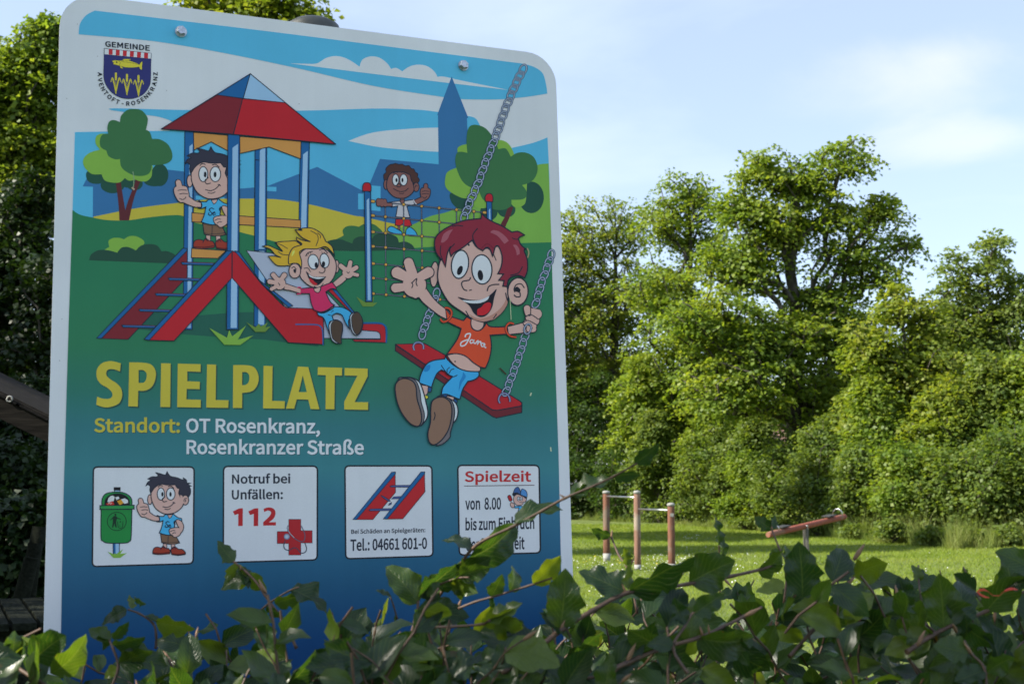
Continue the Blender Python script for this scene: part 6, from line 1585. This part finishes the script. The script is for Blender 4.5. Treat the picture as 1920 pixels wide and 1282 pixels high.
# ================================================================== BEECH HEDGE (foreground)
def beech_mat():
    m, nt, b = new_mat('beech_leaf')
    uvn = nt.nodes.new('ShaderNodeTexCoord'); sp = nt.nodes.new('ShaderNodeSeparateXYZ')
    nt.links.new(uvn.outputs['UV'], sp.inputs[0])
    def math_(op, a, b_=None, c_=None):
        n = nt.nodes.new('ShaderNodeMath'); n.operation = op
        for k, v in enumerate((a, b_, c_)):
            if v is None: continue
            if isinstance(v, (int, float)): n.inputs[k].default_value = v
            else: nt.links.new(v, n.inputs[k])
        return n.outputs[0]
    au = math_('ABSOLUTE', math_('SUBTRACT', sp.outputs['X'], 0.5))          # distance from midrib
    t = math_('SUBTRACT', math_('MULTIPLY', sp.outputs['Y'], 9.0), math_('MULTIPLY', au, 7.0))
    fr = math_('ABSOLUTE', math_('SUBTRACT', math_('FRACT', t), 0.5))        # side veins
    vein = math_('MAXIMUM', math_('SMOOTH_MIN', 1.0, math_('DIVIDE', math_('SUBTRACT', 0.09, fr), 0.09), 0.05), math_('DIVIDE', math_('SUBTRACT', 0.022, au), 0.012))
    vein = math_('MINIMUM', math_('MAXIMUM', vein, 0.0), 1.0)
    oi = nt.nodes.new('ShaderNodeNewGeometry')
    r = nt.nodes.new('ShaderNodeValToRGB'); e = r.color_ramp.elements
    cols = [(0.010, 0.034, 0.012), (0.018, 0.050, 0.013), (0.038, 0.078, 0.012), (0.095, 0.145, 0.016)]
    for k, c in enumerate(cols):
        el = e[k] if k < 2 else e.new(k / 3); el.position = (0, 0.45, 0.85, 1.0)[k]
    for k, c in enumerate(cols): e[k].color = (*c, 1)
    ob = nt.nodes.new('ShaderNodeObjectInfo')
    rr = math_('FRACT', math_('ADD', oi.outputs['Random Per Island'], ob.outputs['Random']))
    nt.links.new(rr, r.inputs['Fac'])
    blot, bf = noise_mix(nt, (0.75, 0.75, 0.75), (1.2, 1.2, 1.1), 60, detail=5)
    mu = nt.nodes.new('ShaderNodeMixRGB'); mu.blend_type = 'MULTIPLY'; mu.inputs['Fac'].default_value = 1
    nt.links.new(r.outputs[0], mu.inputs['Color1']); nt.links.new(blot, mu.inputs['Color2'])
    mv = nt.nodes.new('ShaderNodeMixRGB'); mv.inputs['Color2'].default_value = (0.10, 0.15, 0.04, 1)
    nt.links.new(math_('MULTIPLY', vein, 0.5), mv.inputs['Fac']); nt.links.new(mu.outputs[0], mv.inputs['Color1'])
    # brown nibbled patches towards the margin on some leaves
    rust, rf = noise_mix(nt, (0, 0, 0), (1, 1, 1), 22, detail=3, lo=0.66, hi=0.72)
    ru = nt.nodes.new('ShaderNodeMixRGB'); ru.inputs['Color2'].default_value = (0.12, 0.045, 0.015, 1)
    edge = math_('MULTIPLY', rust, math_('MINIMUM', math_('MULTIPLY', au, 2.2), 1.0))
    nt.links.new(edge, ru.inputs['Fac']); nt.links.new(mv.outputs[0], ru.inputs['Color1'])
    nt.links.new(ru.outputs[0], b.inputs['Base Color'])
    b.inputs['Roughness'].default_value = 0.34; b.inputs['Specular IOR Level'].default_value = 0.6
    bp = nt.nodes.new('ShaderNodeBump'); bp.inputs['Strength'].default_value = 0.5; bp.inputs['Distance'].default_value = 0.001; bp.invert = True
    nt.links.new(vein, bp.inputs['Height']); nt.links.new(bp.outputs[0], b.inputs['Normal'])
    tr = nt.nodes.new('ShaderNodeBsdfTranslucent')
    sc = nt.nodes.new('ShaderNodeVectorMath'); sc.operation = 'MULTIPLY'; sc.inputs[1].default_value = (3.2, 2.6, 0.7)
    nt.links.new(ru.outputs[0], sc.inputs[0]); nt.links.new(sc.outputs[0], tr.inputs['Color'])
    mx = nt.nodes.new('ShaderNodeMixShader'); mx.inputs['Fac'].default_value = 0.45
    nt.links.new(b.outputs[0], mx.inputs[1]); nt.links.new(tr.outputs[0], mx.inputs[2])
    nt.links.new(mx.outputs[0], nt.nodes['Material Output'].inputs['Surface'])
    return m
BEECH = beech_mat()
TWIG = simple_mat('twig_bark', (0.060, 0.034, 0.022), (0.130, 0.075, 0.048), 90, rough=0.6, bump=0.3, bdist=0.001)
BUD = simple_mat('bud_scales', (0.16, 0.085, 0.045), (0.34, 0.20, 0.11), 400, rough=0.55, bump=0.3, bdist=0.0005)

def beech_leaf(rg, nu=7, nv=7):
    """unit leaf: base at origin, tip at +X, face up +Z; wavy toothed margin, folded along the midrib, curled"""
    fold = rg.uniform(0.0, 0.5); curl = rg.uniform(-1.2, 1.6); twist = rg.uniform(-0.7, 0.7); wav = rg.uniform(0.04, 0.12); ph = rg.uniform(0, 6); wd = rg.uniform(0.30, 0.38); side = rg.uniform(-0.12, 0.12)
    V = []; UV = []
    for i in range(nu + 1):
        t = i / nu
        w = wd * (math.sin(math.pi * min(1, t ** 0.85)) ** 0.75) * (1.08 - 0.35 * t) if 0 < t < 1 else 0.0
        if i == nu: w = 0.004
        if i == 0: w = 0.012
        w *= 1 + (0.07 * math.sin(t * 31 + ph) if 0 < i < nu else 0)
        for j in range(nv + 1):
            s = j / nv * 2 - 1
            ww = w * (1 + (0.10 * rg.standard_normal() if abs(s) == 1 and 0 < i < nu else 0))
            y = s * ww + side * t * t
            x = t + (0.05 * abs(s) if 0 < i < nu else 0)
            z = fold * abs(s * ww) + wav * math.sin(t * 15 + ph + (1.5 if s > 0 else 0)) * abs(s) ** 1.5 * math.sin(math.pi * t)
            a = twist * (t - 0.3); y, z = y * math.cos(a) - z * math.sin(a), y * math.sin(a) + z * math.cos(a)
            ca = curl * (t - 0.0) * 0.8
            xx = (x if abs(curl) < 1e-3 else math.sin(ca * 1.0) / (curl * 0.8 + 1e-6)) if True else x
            zz = -(1 - math.cos(ca)) / (curl * 0.8 + 1e-6)
            nx_, nz_ = math.sin(ca), math.cos(ca)
            V.append((xx + z * nx_, y, zz + z * nz_)); UV.append((0.5 + s * 0.5, t))
    V = np.array(V); L = np.linalg.norm(V[nu * (nv + 1) + nv // 2]); V /= L
    F = [(i * (nv + 1) + j, (i + 1) * (nv + 1) + j, (i + 1) * (nv + 1) + j + 1, i * (nv + 1) + j + 1) for i in range(nu) for j in range(nv)]
    return V, np.array(F), np.array(UV)
rgh = np.random.default_rng(5)
LEAFS = [beech_leaf(rgh, 11, 6) for _ in range(12)]
LEAF_ME = [np_mesh('leaf', v, f, BEECH, smooth=True, uv=uv) for v, f, uv in LEAFS]
LOW = [beech_leaf(rgh, 4, 4) for _ in range(6)]

hedge = empty('beech_hedge', (0.25, 1.35, 0)); tag(hedge, 'dark green beech hedge with long shoots in front of the sign and lawn', 'hedge')
HO = Vector(hedge.location)
nleaf = [0]
def leaf_frame(B, T, nrm, width=1.0):
    x = (T - B); L = x.length; x.normalize()
    n = (nrm - x * nrm.dot(x)).normalized(); y = n.cross(x)
    M = Matrix((x * L, y * L * width, n * L)).transposed().to_4x4(); M.translation = B
    return M
def put_leaf(B, T, nrm, k=None, width=1.0):
    k = rgh.integers(len(LEAF_ME)) if k is None else k % len(LEAF_ME)
    o = link('leaf', LEAF_ME[int(k)], hedge)
    o.matrix_local = Matrix.Translation(-HO) @ leaf_frame(B, T, nrm, width)
    nleaf[0] += 1
    return o
# bud: slender pointed spindle, unit length along +X
bmb = bmesh.new(); tube(bmb, [(0, 0, 0), (0.15, 0, 0.01), (0.45, 0, 0), (0.8, 0, -0.01), (1.0, 0, 0)], [0.05, 0.10, 0.125, 0.06, 0.008], 7)
BUD_ME = bm_mesh('bud', bmb, BUD)
def put_bud(B, D_, L=0.016):
    T = B + D_.normalized() * L
    o = link('bud', BUD_ME, hedge); o.matrix_local = Matrix.Translation(-HO) @ leaf_frame(B, T, Vector((0.1, -1, 0.3)))
def put_twig(pts, r0, r1):
    n = len(pts); r0 *= 0.78; r1 *= 0.78
    # rounded path with slight knees at the nodes
    P3 = []
    for i in range(n - 1):
        p0 = pts[max(i - 1, 0)]; p1 = pts[i]; p2 = pts[i + 1]; p3 = pts[min(i + 2, n - 1)]
        for k in range(4):
            t = k / 4
            P3.append(0.5 * (2 * p1 + (p2 - p0) * t + (2 * p0 - 5 * p1 + 4 * p2 - p3) * t * t + (3 * p1 - p0 - 3 * p2 + p3) * t ** 3))
    P3.append(pts[-1])
    rad = [r0 + (r1 - r0) * i / (len(P3) - 1) * (1 + 0.0) for i in range(len(P3))]
    for i in range(0, len(P3), 4): rad[i] *= 1.25
    bm = bmesh.new(); tube(bm, [p - HO for p in P3], rad, 7)
    link('twig', bm_mesh('twig', bm, TWIG), hedge)

def TW(pts, d0, d1, r0, r1, lv=(), buds=()):
    """twig through photo positions at the given distances; lv: (bx,by,tx,ty,facing,kind[,width])"""
    n = len(pts); q = [at_depth(p[0], p[1], d0 + (d1 - d0) * i / (n - 1)) for i, p in enumerate(pts)]
    put_twig(q, r0, r1)
    ar = np.array([p[0] for p in pts]); 
    def dep(x, y):
        i = int(np.argmin([(p[0] - x) ** 2 + (p[1] - y) ** 2 for p in pts])); return d0 + (d1 - d0) * i / (n - 1)
    for l in lv:
        bx, by, tx, ty, rl, k = l[:6]; wd = l[6] if len(l) > 6 else 1.0
        d = dep(bx, by); B = at_depth(bx, by, d); T = at_depth(tx, ty, d + rgh.uniform(-0.012, 0.012))
        view = (Vector((0, 0, EYE)) - B).normalized(); ax = (T - B).normalized()
        nrm = Matrix.Rotation(R(rl), 3, ax) @ (view - ax * view.dot(ax)).normalized()
        put_leaf(B, T, nrm, k, wd)
    for bx, by, tx, ty in buds:
        d = dep(bx, by); B = at_depth(bx, by, d); T = at_depth(tx, ty, d); put_bud(B, T - B, (T - B).length)

# --- the shoots one can follow in the photo
TW([(800, 1150), (838, 1095), (860, 1062), (895, 1020), (965, 985), (1020, 955), (1060, 933), (1110, 912), (1150, 893), (1195, 868)], 1.22, 1.12, 0.0022, 0.0011,
   [(965, 982, 1042, 928, -50, 0, 0.8), (880, 1046, 985, 1004, 35, 1), (884, 1030, 843, 988, 60, 2), (1068, 930, 1150, 898, -55, 3), (1075, 928, 1108, 905, 40, 8), (1150, 893, 1198, 882, 50, 4), (1190, 868, 1242, 838, 40, 5), (850, 1078, 922, 1052, 20, 6)],
   [(862, 1060, 850, 1075), (1060, 933, 1048, 926), (868, 1056, 884, 1068)])
TW([(940, 1262), (1000, 1222), (1050, 1182), (1110, 1145), (1175, 1111), (1240, 1103), (1292, 1094), (1370, 1080), (1430, 1066), (1452, 1056)], 1.06, 1.16, 0.0030, 0.0016,
   [(1050, 1180, 1068, 1066, 15, 7, 1.1), (1180, 1108, 1302, 1032, 55, 8), (1292, 1092, 1372, 1045, 10, 9, 1.25), (1170, 1108, 1084, 1066, 30, 10), (1178, 1105, 1170, 1050, 50, 11), (1060, 1185, 1010, 1150, 40, 3), (1420, 1068, 1500, 1050, 45, 2), (990, 1225, 950, 1150, 30, 6), (1000, 1225, 900, 1170, 20, 0)],
   [(1175, 1111, 1166, 1094), (962, 1240, 972, 1205), (1050, 1182, 1060, 1160)])
TW([(1130, 1262), (1180, 1240), (1240, 1215), (1310, 1195), (1355, 1175), (1395, 1155), (1428, 1138)], 1.02, 1.10, 0.0026, 0.0014,
   [(1310, 1195, 1420, 1225, 35, 1), (1240, 1215, 1170, 1170, -30, 4, 1.1), (1290, 1205, 1310, 1120, 25, 5), (1360, 1172, 1400, 1250, 30, 7)],
   [(1318, 1192, 1312, 1172), (1330, 1188, 1328, 1170), (1175, 1240, 1192, 1205), (1395, 1155, 1428, 1138)])
TW([(1290, 1262), (1262, 1215), (1283, 1175), (1296, 1152), (1302, 1145)], 1.0, 1.04, 0.0018, 0.0010, [(1285, 1172, 1255, 1125, 25, 9), (1300, 1150, 1360, 1110, 15, 10), (1262, 1215, 1215, 1190, 30, 2)], [(1296, 1152, 1305, 1145)])
TW([(556, 1215), (540, 1180), (522, 1150), (497, 1115), (480, 1090), (462, 1072), (438, 1052)], 1.25, 1.28, 0.0019, 0.0012,
   [(440, 1052, 403, 1022, 20, 11, 1.1), (440, 1055, 448, 1110, 20, 0, 1.2), (450, 1060, 462, 1108, -40, 4), (470, 1072, 487, 1117, 30, 2), (470, 1080, 408, 1098, 35, 6)],
   [(450, 1070, 452, 1058), (497, 1110, 485, 1085), (500, 1112, 487, 1092)])
TW([(470, 1160), (505, 1130), (540, 1108), (560, 1100)], 1.26, 1.24, 0.0014, 0.0009, [(545, 1105, 622, 1124, -45, 1), (515, 1130, 572, 1112, 40, 3), (500, 1135, 530, 1160, 50, 7), (480, 1155, 452, 1180, 30, 9)])
TW([(292, 1215), (293, 1190), (287, 1168), (262, 1150), (240, 1142)], 1.22, 1.22, 0.0016, 0.0011, [(238, 1142, 185, 1165, 35, 5), (292, 1165, 362, 1182, 40, 10), (295, 1166, 278, 1142, 50, 2), (245, 1140, 248, 1112, 40, 6), (252, 1120, 278, 1130, 60, 8)], [(293, 1166, 300, 1158)])
TW([(208, 1290), (222, 1250), (212, 1215), (205, 1200)], 1.15, 1.17, 0.0018, 0.0012, [(208, 1200, 168, 1175, 20, 7), (208, 1200, 168, 1205, -40, 1), (212, 1198, 238, 1160, 35, 4), (225, 1245, 285, 1205, 20, 11), (222, 1240, 312, 1228, -30, 0), (214, 1210, 272, 1190, 45, 3), (220, 1250, 190, 1270, 20, 5)])
TW([(-20, 1225), (30, 1250), (70, 1275), (110, 1300)], 1.08, 1.02, 0.0020, 0.0022, [(20, 1240, 35, 1180, 25, 6, 1.2), (60, 1238, 135, 1170, 10, 9, 1.15), (95, 1262, 178, 1222, 45, 2), (15, 1250, -30, 1195, 20, 8)])
TW([(748, 1230), (768, 1195), (778, 1160), (784, 1128), (776, 1103)], 1.14, 1.20, 0.0019, 0.0013, [(790, 1175, 828, 1125, -25, 10, 1.2), (795, 1172, 770, 1142, 30, 4), (784, 1130, 735, 1055, 25, 0, 1.1), (786, 1115, 845, 1075, 20, 5), (784, 1140, 880, 1160, -20, 7), (785, 1118, 860, 1050, 45, 3), (770, 1190, 820, 1225, 20, 11)], [(780, 1108, 774, 1098)])
TW([(735, 1204), (770, 1190), (797, 1177), (850, 1174), (900, 1170), (918, 1162)], 1.10, 1.06, 0.0016, 0.0012, [(905, 1170, 965, 1150, 45, 6), (915, 1168, 985, 1140, -55, 8), (930, 1165, 985, 1205, 15, 2, 1.1)], [(740, 1200, 752, 1182), (905, 1172, 920, 1160)])
TW([(786, 1120), (825, 1095), (860, 1083), (880, 1082)], 1.19, 1.17, 0.0013, 0.0009, [(830, 1095, 800, 1110, 30, 1), (840, 1090, 905, 1095, 35, 9), (855, 1085, 870, 1120, 40, 4), (862, 1080, 920, 1060, 20, 3)], [(862, 1083, 876, 1082)])
TW([(860, 1140), (890, 1128), (925, 1118), (990, 1098), (1035, 1083)], 1.16, 1.14, 0.0015, 0.0010, [(920, 1118, 945, 1082, 25, 5), (1000, 1095, 1055, 1045, 35, 7), (925, 1120, 925, 1155, 60, 0), (955, 1108, 985, 1060, 40, 2)], [(1005, 1092, 1012, 1082)])
TW([(745, 1160), (738, 1135), (732, 1118)], 1.2, 1.2, 0.0011, 0.0008, [(734, 1118, 702, 1112, 60, 4), (745, 1158, 735, 1165, 40, 6)])
TW([(1195, 1150), (1178, 1070), (1160, 1040), (1146, 1005)], 1.30, 1.34, 0.0015, 0.0012, [(1144, 1005, 1108, 990, -35, 3), (1176, 1060, 1170, 1025, 30, 8), (1178, 1072, 1155, 1090, 25, 9)], [(1146, 1010, 1148, 992), (1182, 1060, 1190, 1042)])
TW([(1350, 1120), (1350, 1080), (1349, 1045), (1348, 1022)], 1.28, 1.28, 0.0012, 0.0009, [(1348, 1022, 1346, 968, 62, 10, 0.8), (1352, 1045, 1366, 1010, 65, 1)])
TW([(1470, 1130), (1475, 1060), (1460, 1025), (1447, 992)], 1.22, 1.26, 0.0014, 0.0010, [(1447, 992, 1412, 968, -20, 5), (1462, 1030, 1440, 1050, 20, 2), (1475, 1058, 1478, 1020, 45, 6), (1470, 1090, 1420, 1120, 20, 11), (1447, 990, 1452, 968, 35, 8)], [(1448, 996, 1446, 982), (1472, 1068, 1478, 1052)])
TW([(1480, 1230), (1520, 1185), (1560, 1140), (1575, 1105), (1600, 1082)], 1.12, 1.20, 0.0022, 0.0013, [(1505, 1120, 1505, 1015, 10, 7, 1.15), (1560, 1090, 1590, 1020, 15, 0, 1.2), (1600, 1082, 1665, 1035, 25, 9), (1560, 1140, 1480, 1150, 20, 4), (1540, 1160, 1640, 1120, 45, 1), (1590, 1085, 1545, 1050, 60, 3)], [(1575, 1108, 1604, 1080), (1600, 1050, 1622, 1018)])
TW([(1760, 1190), (1700, 1140), (1640, 1090), (1590, 1045)], 1.2, 1.26, 0.0018, 0.0010, [(1700, 1140, 1690, 1080, 15, 6, 1.1), (1640, 1088, 1570, 1060, 45, 10), (1735, 1165, 1770, 1090, 15, 5, 1.2)])
TW([(1700, 1222), (1745, 1192), (1790, 1170), (1850, 1145), (1900, 1118), (1960, 1090)], 1.08, 1.16, 0.0026, 0.0016, [(1770, 1178, 1765, 1072, 20, 8, 1.2), (1790, 1170, 1828, 1085, 25, 2), (1850, 1145, 1912, 1060, 20, 11, 1.1), (1745, 1190, 1660, 1230, 20, 3, 1.1), (1800, 1168, 1862, 1215, 30, 7), (1900, 1118, 1890, 1035, 20, 5)], [(1878, 1130, 1890, 1102), (1720, 1210, 1735, 1180)])
TW([(1845, 1135), (1828, 1110), (1815, 1080), (1806, 1062)], 1.18, 1.22, 0.0010, 0.0008, [(1806, 1062, 1822, 1078, 55, 9), (1830, 1108, 1778, 1078, 25, 4)])
TW([(1738, 1190), (1728, 1130), (1722, 1085), (1722, 1060)], 1.16, 1.2, 0.0012, 0.0009, [(1722, 1095, 1738, 1060, 30, 1), (1724, 1090, 1722, 1058, 40, 2)])
TW([(1990, 1120), (1950, 1070), (1925, 1040), (1905, 1028)], 1.1, 1.12, 0.0014, 0.0010, [(1940, 1070, 1880, 1030, 25, 0, 1.1), (1960, 1080, 1880, 1100, 30, 10)])
TW([(1850, 1290), (1845, 1250), (1822, 1225), (1808, 1200)], 1.02, 1.04, 0.0016, 0.0010, [(1815, 1225, 1755, 1205, 20, 6, 1.2), (1845, 1255, 1790, 1280, 25, 3), (1850, 1260, 1900, 1220, 20, 9)], [(1822, 1225, 1807, 1203)])

# --- the body of the hedge: short shoots carrying leaves
def ytop(px):
    return float(np.interp(px, [-700, 0, 90, 180, 300, 430, 560, 700, 820, 950, 1040, 1150, 1300, 1400, 1520, 1650, 1800, 1920, 2700],
                           [1190, 1212, 1232, 1236, 1226, 1198, 1172, 1158, 1150, 1166, 1140, 1130, 1130, 1116, 1105, 1122, 1136, 1088, 1080]))
leafpos = []
def shoot(px, py, d, rg):
    B0 = at_depth(px, py, d)
    up = Vector((rg.normal() * 0.7, rg.normal() * 0.35 - 0.1, 0.55 + rg.random())).normalized()
    n = rg.integers(3, 7); step = rg.uniform(0.014, 0.024); pts = [B0 - up * step]; cur = B0.copy(); dirn = up.copy()
    lv = []
    for i in range(n):
        pts.append(cur.copy())
        side = Vector((0, -1, 0.2)).cross(dirn).normalized() * (1 if i % 2 else -1)
        L = rg.uniform(0.026, 0.050)
        td = (dirn * rg.uniform(0.3, 0.9) + side * rg.uniform(0.5, 1.1) + Vector((rg.normal() * 0.3, rg.normal() * 0.35, rg.normal() * 0.3 - 0.1))).normalized()
        nm = (Vector((rg.normal() * 0.5, -0.75 + rg.normal() * 0.4, 0.75 + rg.normal() * 0.4))).normalized()
        lv.append((cur.copy(), cur + td * L, nm))
        dirn = (dirn + side * 0.22 + Vector((rg.normal() * 0.1, rg.normal() * 0.1, 0))).normalized()
        cur = cur + dirn * step
    pts.append(cur)
    return pts, lv
CMI = CAMM.inverted()
def topy(p):
    q = CMI @ p
    return 641 - q.y / -q.z * 2420
rg = np.random.default_rng(77)
cand = []
for k in range(760):
    px = rg.uniform(-650, 2650); d = rg.uniform(1.0, 1.40) if px < 1050 else rg.uniform(1.02, 1.75)
    depthrow = rg.random() ** 1.5 * 420
    # the top of the hedge recedes, so farther shoots sit higher in the picture
    py = ytop(px) + (1.25 - d) * 90 + depthrow + abs(rg.normal()) * 12
    if k % 9 == 0: py = ytop(px) - rg.uniform(5, 38)
    cand.append((px, py, d))
infr = []; outfr = []
for (px, py, d) in cand:
    pts, lv = shoot(px, 1200, d, rg)
    top_ = min(topy(q) for l in lv for q in (l[0], l[1]))
    dz = Vector((0, 0, -(py - top_) / 2420 * d))
    pts = [p + dz for p in pts]; lv = [(a_ + dz, b_ + dz, c_) for a_, b_, c_ in lv]
    vis = (-40 < px < 1960 and py < 1285)
    if vis and len(infr) < 85: infr.append((pts, lv))
    else: outfr.append((pts, lv))
for pts, lv in infr:
    put_twig(pts, 0.0013, 0.0008)
    for B, T, nm in lv:
        if nleaf[0] < 300: put_leaf(B, T, nm)
        else: leafpos.append((B, T, nm))
    if rg.random() < 0.6: put_bud(pts[-1], pts[-1] - pts[-2], rg.uniform(0.008, 0.016))
bmt = bmesh.new()
for pts, lv in outfr:
    tube(bmt, [p - HO for p in pts], 0.0011, 4, False)
    leafpos += lv
# hedge interior: woody stems down to the ground and darker inner leaves
for k in range(90):
    x = rg.uniform(-1.4, 2.9); y = rg.uniform(1.0, 1.35) + max(0, x - 0.3) * 0.08
    a = Vector((x, y, 0)); b = Vector((x + rg.normal() * 0.15, y + rg.normal() * 0.08, rg.uniform(1.1, 1.42)))
    tube(bmt, [a - HO, (a.lerp(b, 0.5) + Vector((rg.normal() * 0.04, rg.normal() * 0.04, 0))) - HO, b - HO], [0.009, 0.006, 0.003], 5, False)
tw = link('inner_twigs', bm_mesh('inner_twigs', bmt, TWIG), hedge); tag(tw, kind='stuff')
for k in range(7000):
    x = rg.uniform(-1.4, 3.0); zz = rg.random() ** 0.7 * 1.44
    y = 0.98 + rg.random() * 0.42 + max(0, x - 0.3) * 0.08
    px = 960 + x / y * 2420; lim = EYE - (ytop(px) + 30 - 905) / 2420 * y
    zz = min(zz, lim - 0.02 - rg.random() * 0.2)
    B = Vector((x, y, zz)); td = Vector(rg.normal(size=3)); td.z -= 0.4; td.normalize(); L = rg.uniform(0.030, 0.055)
    nm = Vector((rg.normal() * 0.6, -0.7 + rg.normal() * 0.5, 0.6 + rg.normal() * 0.5)).normalized()
    leafpos.append((B, B + td * L, nm))
V = []; F = []; U = []; base = 0
for (B, T, nm) in leafpos:
    v, f, uv = LOW[rg.integers(len(LOW))]
    M = np.array(Matrix.Translation(-HO) @ leaf_frame(B, T, nm))
    V.append(v @ M[:3, :3].T + M[:3, 3]); F.append(f + base); U.append(uv); base += len(v)
hl = link('inner_leaves', np_mesh('inner_leaves', np.concatenate(V), np.concatenate(F), BEECH, smooth=True, uv=np.concatenate(U)), hedge); tag(hl, kind='stuff')

# red ribbon knotted round a shoot at the right
RIB = simple_mat('red_ribbon', (0.55, 0.035, 0.02), (0.70, 0.06, 0.03), 50, rough=0.5)
bm = bmesh.new()
def strip(pts, w):
    prev = None
    for i, (px, py, d) in enumerate(pts):
        c = at_depth(px, py, d); off = Vector((0.2, 0.1, 1)).normalized() * w * (0.6 + 0.4 * math.sin(i * 1.3))
        cur = (bm.verts.new(c + off), bm.verts.new(c - off), bm.verts.new(c - off + Vector((0, 0.0006, 0))), bm.verts.new(c + off + Vector((0, 0.0006, 0))))
        if prev:
            for k in range(4): bm.faces.new((prev[k], prev[(k + 1) % 4], cur[(k + 1) % 4], cur[k]))
        else: bm.faces.new(cur)
        prev = cur
    bm.faces.new(tuple(reversed(prev)))
strip([(1833, 1108, 1.06), (1839, 1105, 1.055), (1846, 1105, 1.06), (1852, 1108, 1.065)], 0.0010)
strip([(1884, 1107, 1.07), (1892, 1104, 1.07), (1900, 1103, 1.07), (1908, 1105, 1.075)], 0.0011)
strip([(1852, 1108, 1.065), (1862, 1116, 1.08), (1874, 1116, 1.08), (1884, 1107, 1.07)], 0.0003)
strip([(1832, 1108, 1.06), (1838, 1114, 1.058), (1846, 1118, 1.06), (1855, 1120, 1.06)], 0.0009)
tag(link('ribbon', bm_mesh('ribbon', bm, RIB)), 'orange red ribbon tied round a hedge shoot at the right', 'ribbon')
